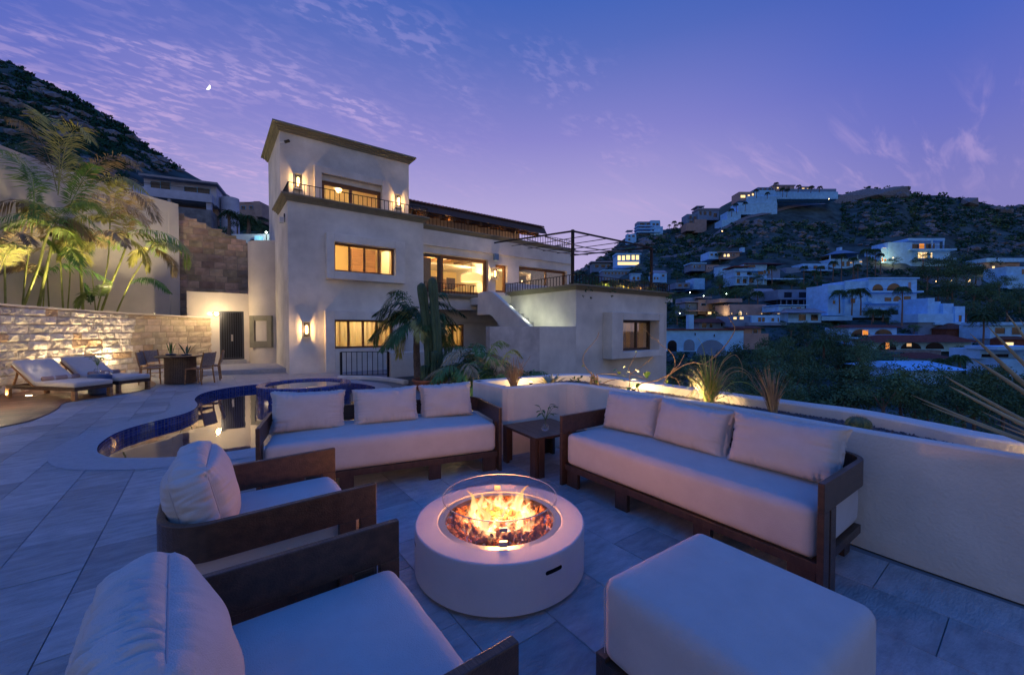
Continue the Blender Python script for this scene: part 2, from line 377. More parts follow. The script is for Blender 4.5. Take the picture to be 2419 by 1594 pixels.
def clip_half(poly, q, nrm):
    out = []
    for i in range(len(poly)):
        a = Vector(poly[i]); b = Vector(poly[(i + 1) % len(poly)]); da = (a - q).dot(nrm); db = (b - q).dot(nrm)
        if da >= 0: out.append(tuple(a))
        if (da > 0) != (db > 0) and abs(da - db) > 1e-9:
            t = da / (da - db); out.append(tuple(a + (b - a) * t))
    return out
# sub-base of the terrace (with the pool cut out), one sheet just below the tiles
DECKE = [(p.x, p.y) for p in curve([(-2.95, 8.6), (-2.53, 9.45), (-2.33, 9.79), (-2.26, 10.37), (-2.26, 11.06), (-2.33, 11.75), (-2.1, 12.15), (-1.52, 12.62), (-1.2, 13.4), (-1.16, 14.4), (-1.5, 16.0)], 5)]
FLOORP = [(-7, -1.6), (3.66, -1.6), (3.66, 3.66), (3.0, 3.75), (2.9, 4.6), (2.9, 6.4), (4.0, 8.6), (4.4, 12.15), (6.3, 12.15), (6.6, 15.3), (-2.4, 17.9), (-4.2, 14.6), (-4.6, 9.0), (-7, 6.0)]
def ring_fill(outer, inner, z, name, m, **k):
    bm = bmesh.new(); es = []
    for poly in (outer, inner):
        vs = [bm.verts.new((x, y, z)) for x, y in poly]; es += [bm.edges.new((vs[i], vs[(i + 1) % len(vs)])) for i in range(len(vs))]
    bmesh.ops.triangle_fill(bm, use_beauty=True, use_dissolve=False, edges=es)
    for f in bm.faces:
        if f.normal.z < 0: f.normal_flip()
    me = bpy.data.meshes.new(name); bm.to_mesh(me); bm.free(); me.materials.append(m); o = obj(name, me, None, **k); return o
floor = ring_fill(FLOORP, offset(POOL, .2), -.012, 'terrace_floor', MT['grout']); tag(floor, kind='structure', label='pale stone tiled terrace around the fire pit and the pool')
# tiles: individual slabs on a 0.413 x 0.6 half-bond
tiles = []
SX, SY, GAP = .4115, .603, .0045
for k in range(-15, 12):
    x0 = -.65 + SX * k
    for j in range(-4, 32):
        y0 = -1.6 + .066 + SY * j + (SY / 2 if k % 2 else 0)
        poly = [(x0 + GAP / 2, y0 + GAP / 2), (x0 + SX - GAP / 2, y0 + GAP / 2), (x0 + SX - GAP / 2, y0 + SY - GAP / 2), (x0 + GAP / 2, y0 + SY - GAP / 2)]
        c = (x0 + SX / 2, y0 + SY / 2)
        if not inside(c, FLOORP) and sum(inside(p, FLOORP) for p in poly) < 2: continue
        if c[0] > 3.6 or c[0] > 2.9 and c[1] > 3.9 and c[1] < 8: continue
        if sum(inside(p, COP) for p in poly + [c]) > 0 or near(c, COP)[0] < .36:
            d, q, t = near(c, COP); nrm = Vector((t.y, -t.x)) * (1 if ORI < 0 else -1)
            poly = clip_half(poly, q - nrm * .05, nrm)
            if len(poly) < 3: continue
            if sum(inside(p, POOL) for p in poly): continue
        # under the wooden deck?
        if inside(c, [(-9, 6)] + DECKE + [(-9, 18)]) and near(c, DECKE)[0] > .5 and c[0] < -2: continue
        if c[0] * FW.x + c[1] * FW.y < .2: continue
        d = Vector((c[0], c[1])).length; tiles.append((d, poly))
tiles.sort(key=lambda t: t[0])
far_t = MB()
for i, (d, poly) in enumerate(tiles):
    dz = rnd.uniform(-.0012, .0012)
    if i < 300:
        c = (sum(p[0] for p in poly) / len(poly), sum(p[1] for p in poly) / len(poly))
        m = MB(); m.prism([(x - c[0], y - c[1]) for x, y in poly], -.018, dz)
        o = obj('tile', m, MT['tile_floor'], floor, bevel=.0025); o.location = (c[0], c[1], 0)
    else: far_t.prism(poly, -.01, dz)
obj('tile_field', far_t, MT['tile_floor'], floor, kind='stuff')
cop = ring_fill(COP, POOL, .004, 'pool_coping', MT['coping'], parent=floor)
# pool basin, blue mosaic band and water
pool = thing('swimming_pool', 'curving swimming pool lined with dark blue mosaic tile behind the sofas', 'pool', (1, 9, 0))
wl = -.13
bm = MB(); P = POOL; n = len(P)
bm.add([(x, y, .004) for x, y in P] + [(x, y, -.9) for x, y in P], [(i, (i + 1) % n, n + (i + 1) % n, n + i) for i in range(n)]); bm.add([(x, y, -.9) for x, y in P], [tuple(range(n))])
obj('pool_wall', bm, MT['pool_wall'], pool, smooth=False)
# mosaic courses just under the coping
mo = MB(); IN = offset(POOL, -.012); perim = 0
for r_ in range(3):
    z1 = -.006 - r_ * .045; z0 = z1 - .041
    mo.add([(x, y, z1) for x, y in IN] + [(x, y, z0) for x, y in IN], [(i, (i + 1) % n, n + (i + 1) % n, n + i) for i in range(n)])
def mosaic(name, c1, c2, scale):
    m = bpy.data.materials.new(name); m.use_nodes = True; nt = m.node_tree; N = nt.nodes; L = nt.links; b = N['Principled BSDF']; b.inputs['Roughness'].default_value = .12
    tc = N.new('ShaderNodeTexCoord'); v = N.new('ShaderNodeTexVoronoi'); v.distance = 'CHEBYCHEV'; v.inputs['Randomness'].default_value = 0.0; v.inputs['Scale'].default_value = scale
    L.new(tc.outputs['Object'], v.inputs[0]); wn = N.new('ShaderNodeTexWhiteNoise'); L.new(v.outputs['Position'], wn.inputs[0])
    r = N.new('ShaderNodeValToRGB'); L.new(wn.outputs[0], r.inputs[0]); r.color_ramp.elements[0].color = (*c1, 1); r.color_ramp.elements[1].color = (*c2, 1)
    m2 = N.new('ShaderNodeMix'); m2.data_type = 'RGBA'; mr = N.new('ShaderNodeMapRange'); L.new(v.outputs['Distance'], mr.inputs[0]); mr.inputs[1].default_value = .43; mr.inputs[2].default_value = .47
    L.new(mr.outputs[0], m2.inputs[0]); L.new(r.outputs[0], m2.inputs[6]); m2.inputs[7].default_value = (.10, .13, .2, 1); L.new(m2.outputs[2], b.inputs['Base Color'])
    bp = N.new('ShaderNodeBump'); bp.inputs['Strength'].default_value = .4; bp.inputs['Distance'].default_value = .004; bp.invert = True; L.new(mr.outputs[0], bp.inputs['Height']); L.new(bp.outputs[0], b.inputs['Normal'])
    MT[name] = m
mosaic('mosaic_blue', (.006, .02, .14), (.02, .06, .34), 24)
obj('mosaic_band', mo, MT['mosaic_blue'], pool)
wm = bpy.data.materials.new('water'); wm.use_nodes = True; b = wm.node_tree.nodes['Principled BSDF']; b.inputs['Base Color'].default_value = (.006, .02, .06, 1); b.inputs['Roughness'].default_value = .03; b.inputs['IOR'].default_value = 1.33
b.inputs['Specular IOR Level'].default_value = 1.0; b.inputs['Coat Weight'].default_value = 1; b.inputs['Coat Roughness'].default_value = .02; b.inputs['Coat IOR'].default_value = 1.6
t = wm.node_tree.nodes.new('ShaderNodeTexNoise'); t.inputs['Scale'].default_value = 1.6; t.inputs['Detail'].default_value = 2; tc = wm.node_tree.nodes.new('ShaderNodeTexCoord'); wm.node_tree.links.new(tc.outputs['Object'], t.inputs[0])
bp = wm.node_tree.nodes.new('ShaderNodeBump'); bp.inputs['Strength'].default_value = .05; bp.inputs['Distance'].default_value = .05; wm.node_tree.links.new(t.outputs[0], bp.inputs['Height']); wm.node_tree.links.new(bp.outputs[0], b.inputs['Normal']); wm.node_tree.links.new(bp.outputs[0], b.inputs['Coat Normal'])
w = MB(); w.add([(x, y, wl) for x, y in offset(POOL, -.006)], [tuple(range(n))]) 
wo = obj('pool_water', w, wm); tag(wo, kind='structure', label='still dark water of the curving pool')
if wo.data.polygons[0].normal.z < 0: wo.data.flip_normals()
# raised round spa
spa = thing('round_spa', 'raised round spa clad in dark blue mosaic at the back of the pool', 'hot tub', (1.8, 10.45, 0))
m = MB().lathe([(.99, -.9), (.99, .2), (.975, .215), (.84, .215), (.82, .2), (.82, -.4)], (1.8, 10.45, 0), 64); obj('spa_wall', m, MT['mosaic_blue'], spa)
m = MB().lathe([(0.0, .172), (.825, .172)], (1.8, 10.45, 0), 48); o = obj('spa_water', m, wm, spa, smooth=True)
for s in (-1.0, .72):
    q = (1.8 + .93 * math.cos(s * 2.2 + .6), 10.45 + .93 * math.sin(s * 2.2 + .6))
    obj('spillway', MB().box(-.09, .09, -.05, .05, .218, .232, 0, q), MT['steel'], spa)
# small raised curb right of the spa
cb = curve([(3.05, 12.55), (3.6, 12.0), (4.05, 11.1), (4.2, 10.3)], 5); m = MB()
for a, b_ in zip(cb, cb[1:]): m.beam((a.x, a.y, .05), (b_.x, b_.y, .05), .16, .1)
tag(obj('garden_curb', m, MT['plaster'], bevel=.01), 'low curved pale curb between the spa and the cactus pot', 'curb')
# house-side platform, one step up
STEP = [(-2.0, 16.9), (-.25, 15.95), (2.07, 15.47), (2.07, 18.7), (-2.6, 19.6)]
st = obj('step_platform', MB().prism(STEP, -.1, .15), MT['coping'], bevel=.01); tag(st, kind='structure', label='raised landing one step up in front of the gate')
# wooden deck, planks running along X
deck = thing('wooden_deck', 'brown plank deck with a wavy edge under the sun loungers', 'deck', (-2.5, 11, 0))
def edge_x(y):
    best = None
    for (x1, y1), (x2, y2) in zip(DECKE, DECKE[1:]):
        if min(y1, y2) - 1e-6 <= y <= max(y1, y2) + 1e-6 and abs(y2 - y1) > 1e-6:
            x = x1 + (x2 - x1) * (y - y1) / (y2 - y1); best = x if best is None else max(best, x)
    return best
y = 8.62; ins = []
while y < 15.9:
    xa, xb = edge_x(y), edge_x(min(y + .128, 15.98))
    if xa is not None and xb is not None:
        xl = -4.9; L_ = (xa + xb) / 2 - xl; cuts = [xl] + ([xl + L_ * rnd.uniform(.3, .7)] if rnd.random() < .6 else [])
        for i_, c0 in enumerate(cuts):
            last = i_ == len(cuts) - 1
            e0, e1 = (xa, xb) if last else (cuts[i_ + 1] - .003, cuts[i_ + 1] - .003)
            obj('plank', MB().prism([(c0, y), (e0, y), (e1, y + .128), (c0, y + .128)], .002, .014 + rnd.uniform(0, .002)), MT['deck_wood'], deck)
    y += .134

# ================================================================== STONE WALLS
def path_len(p): return [0] + list(np.cumsum([(Vector(b) - Vector(a)).length for a, b in zip(p, p[1:])]))
def path_at(p, cum, s):
    s = max(0, min(s, cum[-1] - 1e-6))
    for i in range(len(cum) - 1):
        if s <= cum[i + 1]:
            t = (s - cum[i]) / (cum[i + 1] - cum[i]); a, b = Vector(p[i]), Vector(p[i + 1]); return a + (b - a) * t, (b - a).normalized()
def stone_block(fn, s0, s1, z0, z1, depth, rough, nx, nz_, seed):
    """block whose front follows fn(s, z, out) ; returns MB"""
    m = MB(); vs = []; fs = []; rr_ = random.Random(seed); tx, tz = rr_.uniform(-1, 1), rr_.uniform(-1, 1)
    for j in range(nz_ + 1):
        for i in range(nx + 1):
            s = s0 + (s1 - s0) * i / nx; z = z0 + (z1 - z0) * j / nz_
            e = min(i, nx - i, j, nz_ - j)
            o = depth * (.25 if e == 0 else 1) + (((noise.noise(Vector((s * 7 + seed, z * 7, seed * .37))) + .5 * noise.noise(Vector((s * 19 + seed, z * 19, 3)))) + .5 * tx * (i / nx - .5) + .5 * tz * (j / nz_ - .5)) * rough if e > 0 else 0)
            vs.append(fn(s, z, o))
    for j in range(nz_):
        for i in range(nx): a = j * (nx + 1) + i; fs.append((a, a + 1, a + nx + 2, a + nx + 1))
    k = len(vs); c4 = [fn(s0, z0, -.02), fn(s1, z0, -.02), fn(s1, z1, -.02), fn(s0, z1, -.02)]; vs += c4
    bt = list(range(nx + 1)); tp = list(range(nz_ * (nx + 1), (nz_ + 1) * (nx + 1))); lf = [j * (nx + 1) for j in range(nz_ + 1)]; rt = [j * (nx + 1) + nx for j in range(nz_ + 1)]
    fs += [tuple(reversed(bt)) + (k, k + 1), tuple(tp) + (k + 2, k + 3), tuple(lf) + (k + 3, k), tuple(reversed(rt)) + (k + 1, k + 2)]
    m.add(vs, fs); return m
def stone_wall(root, path, ztop, zbase, course, wmin, wmax, rough_fn, mats, nmax=300, backing=True, side=1, limit=None):
    cum = path_len(path); Ltot = cum[-1]
    def fn(s, z, o):
        p, t = path_at(path, cum, s); return (p.x + t.y * side * o, p.y - t.x * side * o, z)
    cnt = 0; z = zbase; row = 0; extra = MB()
    zmax = max(ztop(s_ * Ltot / 20) for s_ in range(21))
    while z < zmax - .02:
        h = course * rnd.uniform(.85, 1.15); s = -rnd.uniform(0, wmax * .6)
        while s < Ltot:
            w_ = rnd.uniform(wmin, wmax); s0 = max(0, s) + .006; s1 = min(Ltot, s + w_) - .006; s += w_
            if s1 - s0 < .05: continue
            zt = min(z + h, ztop((s0 + s1) / 2)); 
            if zt - z < .05: continue
            rf = rough_fn((s0 + s1) / 2); nx, nzz = (8, 5) if rf > .02 else (2, 2)
            mb = stone_block(fn, s0, s1, z + .006, zt - .006, .028 + rf * rnd.uniform(0, .6), rf, nx, nzz, rnd.uniform(0, 99))
            mm = mats(rf)
            if cnt < nmax: obj('stone', mb, MT[mm], root)
            else: extra.add(mb.v, mb.f)
            cnt += 1
        z += h
    if extra.v: obj('stone_field', extra, MT['stone_smooth'], root, kind='stuff')
    return fn, Ltot
def wall_strip(path, ztop, zbase, thick, side=1):
    """solid wall along a path, front on the path, body behind it"""
    m = MB(); cum = path_len(path); N_ = max(2, int(cum[-1] / .3)); vs = []
    for i in range(N_ + 1):
        s = cum[-1] * i / N_; p, t = path_at(path, cum, s); q = (p.x - t.y * side * thick, p.y + t.x * side * thick); zt = ztop(s)
        vs += [(p.x, p.y, zbase), (p.x, p.y, zt), (q[0], q[1], zt), (q[0], q[1], zbase)]
    fs = []
    for i in range(N_):
        a = i * 4; b = a + 4; fs += [(a, b, b + 1, a + 1), (a + 1, b + 1, b + 2, a + 2), (a + 2, b + 2, b + 3, a + 3)]
    fs += [(0, 1, 2, 3), (N_ * 4 + 3, N_ * 4 + 2, N_ * 4 + 1, N_ * 4)]
    return m.add(vs, fs)
WP = [(p.x, p.y) for p in curve([(-3.9, 11.4), (-3.95, 12.9), (-3.62, 14.2), (-3.2, 15.0), (-2.57, 16.2), (-1.62, 17.25), (-.7, 18.3), (.33, 18.86)], 4)]
cum = path_len(WP); WL = cum[-1]
ztp = lambda s: 2.1 - .2 * (s / WL)
sw = thing('stone_retaining_wall', 'curved retaining wall of rough pale limestone blocks behind the sun loungers', 'stone wall', (-3, 14, 0))
obj('backing', wall_strip(WP, lambda s: ztp(s) - .03, -.1, .3), MT['mortar'], sw)
def rf(s): u = s / WL; return .06 if u < .62 else (.03 if u < .68 else .006)
def smat(r): return 'stone_rust' if rnd.random() < .07 else ('stone_lime' if r > .02 else 'stone_smooth')
stone_wall(sw, WP, lambda s: ztp(s) - .05, 0, .2, .26, .55, rf, smat, 300)
cpm = MB()
for i in range(40):
    a, _ = path_at(WP, cum, WL * i / 40); b, _ = path_at(WP, cum, WL * (i + 1) / 40); t = (b - a).normalized(); nn = Vector((t.y, -t.x))
    a2, b2 = a - nn * .1, b - nn * .1
    cpm.beam((a2.x, a2.y, ztp(WL * i / 40) - .015), (b2.x, b2.y, ztp(WL * (i + 1) / 40) - .015), .32, .045)
obj('wall_cap', cpm, MT['plaster_warm'], sw)
# planter soil and tall plaster boundary wall behind it
BP = [(p.x, p.y) for p in curve([(-5.9, 10.6), (-6.0, 12.8), (-5.5, 15.0), (-4.5, 16.9), (-3.2, 18.4), (-1.9, 19.35), (-.86, 19.9)], 4)]
so = MB(); 
fr = [path_at(WP, cum, WL * i / 24)[0] for i in range(25)]; cb_ = path_len(BP); bk = [path_at(BP, cb_, cb_[-1] * i / 24)[0] for i in range(25)]
vs = [(p.x, p.y, 1.82) for p in fr] + [(p.x, p.y, 1.86) for p in bk]; so.add(vs, [(i, i + 1, 26 + i, 25 + i) for i in range(24)])
tag(obj('planter_soil', so, MT['soil']), kind='structure', label='dark soil of the raised palm planter')
def btop(s):
    u = s / cb_[-1]; return 6.75 - .55 * u
bw = wall_strip(BP, btop, 0, .25)
tag(obj('boundary_wall', bw, MT['plaster_warm']), 'tall smooth plaster boundary wall behind the row of areca palms', 'wall')
# tall sloping stone wall at the back
bsw = thing('sloping_stone_wall', 'tall brown stone wall with a sloping top behind the gate wall', 'stone wall', (.5, 20.3, 0))
SP = [(-1.2, 20.3), (2.06, 20.3)]
def stop(s):
    x = -1.2 + s; u = pixu(x, 20.3); v = 498 + (u - 415) * .44; return PY(u, v, 20.3).z
def pixu(x, y):
    d = Vector((x, y, 0)); f_ = d.dot(Vector((FW.x, FW.y, 0)).normalized()); return PW / 2 + FOC * d.dot(RT) / f_
obj('backing', wall_strip(SP, lambda s: stop(s) - .02, -.1, .3), MT['mortar'], bsw)
stone_wall(bsw, SP, stop, .2, .26, .3, .55, lambda s: .005, lambda r: 'stone_back', 300)
# plaster pier that ends the boundary wall
obj_p = tag(obj('plaster_pier', MB().box(-1.36, -1.12, 19.75, 20.25, 0, PY(408, 497, 20).z), MT['plaster_warm']), 'narrow plaster pier between the palms and the sloping stone wall', 'pier')

# gate wall, gate, cylinder
YG = 18.72
zt_g = PY(516, 691, YG).z
gx0, gx1 = PY(519, 800, YG).x, PY(577, 800, YG).x; gzt = PY(545, 735, YG).z; gzb = PY(545, 849, YG).z
gw = thing('gate_wall', 'low plaster wall around the dark metal gate', 'wall', (0, YG, .15))
xl = PY(441, 690, YG).x
m = MB().box(xl, gx0, YG, YG + .25, 0, zt_g).box(gx1, 2.0, YG, YG + .25, 0, zt_g).box(gx0, gx1, YG, YG + .25, gzt, zt_g); obj('wall', m, MT['plaster_warm'], gw)
obj('threshold', MB().box(gx0 - .05, gx1 + .05, YG - .25, YG + .1, .15, gzb - .01), MT['coping'], gw)
gt = thing('metal_gate', 'dark grey metal gate with vertical bars beside the stone wall', 'gate', ((gx0 + gx1) / 2, YG + .1, gzb))
m = MB().box(gx0, gx0 + .06, YG + .05, YG + .1, gzb, gzt).box(gx1 - .06, gx1, YG + .05, YG + .1, gzb, gzt).box(gx0 + .06, gx1 - .06, YG + .05, YG + .1, gzt - .06, gzt).box(gx0 + .06, gx1 - .06, YG + .05, YG + .1, gzb, gzb + .07)
obj('gate_frame', m, MT['iron_blue'], gt)
obj('gate_panel', MB().box(gx0 + .06, gx1 - .06, YG + .1, YG + .12, gzb, gzt), MT['iron_blue'], gt)
for i in range(9):
    x = gx0 + .06 + (gx1 - gx0 - .12) * (i + .5) / 9; obj('gate_bar', MB().box(x - .012, x + .012, YG + .03, YG + .06, gzb + .07, gzt - .06), MT['iron'], gt)
obj('handle', MB().box((gx0 + gx1) / 2 - .03, (gx0 + gx1) / 2 + .03, YG, YG + .03, gzb + .7, gzb + .95), MT['steel'], gt)
cc = (2.12, 18.75); cr = .87; zc = PD(620, 579, 16.2).z
cy = thing('round_stair_turret', 'smooth half round plaster turret with a small framed window beside the gate', 'turret', (*cc, 0))
obj('turret_wall', MB().lathe([(cr, 0), (cr, zc), (cr - .25, zc), (cr - .25, zc - .3)], (*cc, 0), 64), MT['plaster_warm'], cy, smooth=False)
obj('turret_roof', MB().lathe([(0.0, zc - .1), (cr - .2, zc - .1)], (*cc, 0), 32), MT['plaster_warm'], cy)
# small window box on the turret facing the terrace
fdir = Vector((math.cos(R_(-118)), math.sin(R_(-118)), 0)); fs_ = Vector((-fdir.y, fdir.x, 0)); fc = Vector((*cc, 0)) + fdir * (cr - .08)
D_ = 16.3; zb0 = PD(615, 818, D_).z; zb1 = PD(615, 747, D_).z
rd_ = ray(616, 783); rd_ = Vector((rd_.x, rd_.y, 0)).normalized(); oc_ = -Vector((*cc, 0)); bq = rd_.dot(oc_); tq = -bq - math.sqrt(bq * bq - (oc_.dot(oc_) - cr * cr)); fc = rd_ * tq; fdir = (fc - Vector((*cc, 0))).normalized(); fs_ = Vector((-fdir.y, fdir.x, 0)); fc = fc - fdir * .02
def lb(m, a0, a1, b0, b1, z0, z1):
    vs = [tuple(fc + fs_ * a + fdir * b + Vector((0, 0, z))) for z in (z0, z1) for b in (b0, b1) for a in (a0, a1)]
    m.add(vs, [(0, 2, 3, 1), (4, 5, 7, 6), (0, 1, 5, 4), (2, 6, 7, 3), (0, 4, 6, 2), (1, 3, 7, 5)])
hw = .42; wi = .24; zi0, zi1 = zb0 + .24, zb1 - .2
m = MB(); lb(m, -hw, -wi, -.5, .05, zb0, zb1); lb(m, wi, hw, -.5, .05, zb0, zb1); lb(m, -wi, wi, -.5, .05, zb0, zi0); lb(m, -wi, wi, -.5, .05, zi1, zb1)
obj('window_box', m, MT['cornice'], cy, bevel=.01)
m = MB(); lb(m, -wi, -wi + .07, -.09, -.01, zi0, zi1); lb(m, wi - .07, wi, -.09, -.01, zi0, zi1); lb(m, -wi + .07, wi - .07, -.09, -.01, zi1 - .07, zi1); lb(m, -wi + .07, wi - .07, -.09, -.01, zi0, zi0 + .07); fr_ = obj('window_frame', m, MT['wood_frame'], cy)
m = MB(); lb(m, -wi + .07, wi - .07, -.06, -.05, zi0 + .07, zi1 - .07); obj('pane', m, MT['interior_white'], fr_)
# gate lamp
gl = PY(511, 741, YG - .3)
gla = thing('gate_lamp', 'bright wall lamp on a small bracket to the left of the metal gate', 'wall lamp', gl)
obj('bracket', MB().box(gl.x - .32, gl.x - .12, YG - .03, YG, gl.z - .04, gl.z + .06).beam((gl.x - .15, YG, gl.z + .03), gl + Vector((0, 0, .03)), .02, .02), MT['steel'], gla)
obj('bulb', MB().lathe([(0.001, -.07), (.05, -.045), (.07, 0), (.05, .045), (0.001, .07)], gl, 12), MT['bulb'], gla, smooth=True)
light('gate_lamp_light', 'POINT', gl + Vector((0, -.42, 0)), 55, (1, .74, .42), .05)
# uplights of the deck
for i, (u_, v_, D2) in enumerate(((68, 934, 0), (268, 876, 0))):
    p = G(u_, v_, .02) if i == 0 else Vector((-2.2, 15.9, .02))
    a = thing('deck_uplight', ('round recessed uplight in the deck under the near sun lounger', 'round recessed uplight in the deck behind the far sun lounger')[i], 'uplight', p, group='uplights at the foot of the stone wall')
    obj('rim', MB().lathe([(.05, 0), (.06, .0), (.06, -.02), (.05, -.02)], p, 20), MT['steel'], a); obj('lens', MB().lathe([(0, 0.001), (.05, 0.001)], p, 20), MT['spot_glow'], a)
wpos = [G(60, 905, .05), Vector((-3.3, 13.6, .05)), Vector((-2.25, 15.95, .05)), Vector((-3.6, 12.2, .05))]
for p, e in ((Vector((-3.45, 13.3, .06)), 60), (Vector((-2.28, 15.9, .06)), 60), (Vector((-3.6, 11.9, .06)), 40), (Vector((-3.0, 14.7, .06)), 34)):
    light('uplight_spill', 'POINT', p + Vector((.45, -.3, .5)), e * .32, (1, .76, .46), .08)
    light('uplight_light', 'SPOT', p, e * 1.0, (1, .74, .44), .03, 130, p + Vector((-.12, .08, 1)), .95)
# uplights in the palm planter
for i in range(5):
    s = WL * (.2 + .15 * i); p, t = path_at(WP, cum, s); q = Vector((p.x - t.y * .42, p.y + t.x * .42, 1.9))
    a = thing('palm_uplight', 'small black spike spotlight at the foot of the palms, number %s from the left' % ('one', 'two', 'three', 'four', 'five')[i], 'spotlight', q, group='spotlights in the palm planter')
    obj('lamp_body', MB().tube([q, q + Vector((0, 0, .09))], .035, 10), MT['iron'], a); obj('lens', MB().lathe([(0, .092), (.03, .092)], q, 12), MT['spot_glow'], a)
    light('palm_light', 'SPOT', q + Vector((0, 0, .12)), 70, (1, .80, .46), .03, 100, q + Vector((-t.y * .02, t.x * .02, 1.6)), .8)
# ================================================================== HOUSE
house = thing('main_house', 'large white plaster villa with a square tower, balconies and lit windows', 'house', (6, 15, 0))
def wall_holes(m, plane, c, a0, a1, z0, z1, holes, th):
    """wall in plane Y=c or X=c from a0..a1, thickness th behind, rectangular holes (a0,a1,z0,z1)"""
    xs = sorted({a0, a1, *[h[0] for h in holes], *[h[1] for h in holes]}); zs = sorted({z0, z1, *[h[2] for h in holes], *[h[3] for h in holes]})
    xs = [x for x in xs if a0 <= x <= a1]; zs = [z for z in zs if z0 <= z <= z1]
    for i in range(len(xs) - 1):
        # merge vertical runs
        run = None
        for j in range(len(zs)):
            solid = j < len(zs) - 1 and not any(h[0] <= (xs[i] + xs[i + 1]) / 2 <= h[1] and h[2] <= (zs[j] + zs[j + 1]) / 2 <= h[3] for h in holes)
            if solid and run is None: run = zs[j]
            if not solid and run is not None:
                if plane == 'Y': m.box(xs[i], xs[i + 1], c, c + th, run, zs[j])
                else: m.box(c, c + th, xs[i], xs[i + 1], run, zs[j])
                run = None
    return m
def part(n, m, mt, par=house, **k): return obj(n, m, MT[mt], par, **k)
def cornice(m, x0, x1, y0, y1, zb, zt, pr):
    """moulded cornice as a flaring frustum ring, convex box footprint"""
    n = 4
    for i in range(n):
        a = i / n; b = (i + 1) / n; e = pr * (.15 + .85 * b ** 1.6)
        m.box(x0 - e, x1 + e, y0 - e, y1 + e, zb + (zt - zb) * a, zb + (zt - zb) * b)
def frame_win(par, x0, x1, z0, z1, y, fr=.07, dep=.09, mull=(), fm='wood_frame', nm='window'):
    f = MB().box(x0, x0 + fr, y, y + dep, z0, z1).box(x1 - fr, x1, y, y + dep, z0, z1).box(x0 + fr, x1 - fr, y, y + dep, z1 - fr, z1).box(x0 + fr, x1 - fr, y, y + dep, z0, z0 + fr)
    w_ = obj(nm, f, MT[fm], par)
    xs = [x0 + fr] + [x0 + (x1 - x0) * t for t in mull] + [x1 - fr]
    for t in mull:
        x = x0 + (x1 - x0) * t; obj('mullion', MB().box(x - fr * .45, x + fr * .45, y + .01, y + dep - .01, z0 + fr, z1 - fr), MT[fm], w_)
    for i in range(len(xs) - 1):
        a = xs[i] + (fr * .45 if i else 0); b = xs[i + 1] - (fr * .45 if i < len(xs) - 2 else 0)
        obj('pane', MB().box(a, b, y + dep * .5 - .003, y + dep * .5 + .003, z0 + fr, z1 - fr), MT['glass'], w_)
    return w_
def room(par, x0, x1, y0, y1, z0, z1, mt='interior', open_front=True):
    m = MB(); t = .05
    m.box(x0, x1, y1, y1 + t, z0, z1).box(x0 - t, x0, y0, y1, z0, z1).box(x1, x1 + t, y0, y1, z0, z1).box(x0, x1, y0, y1, z1, z1 + t).box(x0, x1, y0, y1, z0 - t, z0)
    return obj('room', m, MT[mt], par)
def curtains(par, x0, x1, z0, z1, y, nm='curtain'):
    n = int((x1 - x0) / .025); m = MB(); vs = []
    for i in range(n + 1):
        x = x0 + (x1 - x0) * i / n; yy = y + .025 * math.sin(i * .9) + .012 * math.sin(i * .37 + 1); vs += [(x, yy, z0), (x, yy, z1)]
    m.add(vs, [(2 * i, 2 * i + 2, 2 * i + 3, 2 * i + 1) for i in range(n)]); return obj(nm, m, MT['curtain_lit'], par, smooth=True)
mm = bpy.data.materials.new('curtain_lit'); mm.use_nodes = True; N = mm.node_tree.nodes; L = mm.node_tree.links
for n_ in list(N): N.remove(n_)
o_ = N.new('ShaderNodeOutputMaterial'); tr = N.new('ShaderNodeBsdfTranslucent'); df = N.new('ShaderNodeBsdfDiffuse'); mx = N.new('ShaderNodeMixShader')
tr.inputs[0].default_value = (.6, .52, .36, 1); df.inputs[0].default_value = (.5, .45, .34, 1); mx.inputs[0].default_value = .4; L.new(tr.outputs[0], mx.inputs[1]); L.new(df.outputs[0], mx.inputs[2]); L.new(mx.outputs[0], o_.inputs[0]); MT['curtain_lit'] = mm
rail_n = 0
def railing(name, label, pts, zb, h, step=.13, par=None, group='iron railings of the house'):
    """pts: list of (x,y). children: rail, baluster..."""
    r = thing(name, label, 'railing', (pts[0][0], pts[0][1], zb), group=group)
    m = MB()
    for a, b in zip(pts, pts[1:]): m.beam((a[0], a[1], zb + h), (b[0], b[1], zb + h), .035, .02)
    obj('top_rail', m, MT['iron'], r)
    base = None
    for a, b in zip(pts, pts[1:]):
        a = Vector(a); b = Vector(b); n = max(1, int((b - a).length / step))
        for i in range(n + 1):
            p = a + (b - a) * i / n
            if base is None: base = MB().box(-.009, .009, -.009, .009, 0, h); o = obj('baluster', base, MT['iron'], r, world=False); me = o.data; base = o
            else: o = base.copy(); C.objects.link(o); o.parent = r
            o.location = (p.x - pts[0][0], p.y - pts[0][1], 0)
    return r
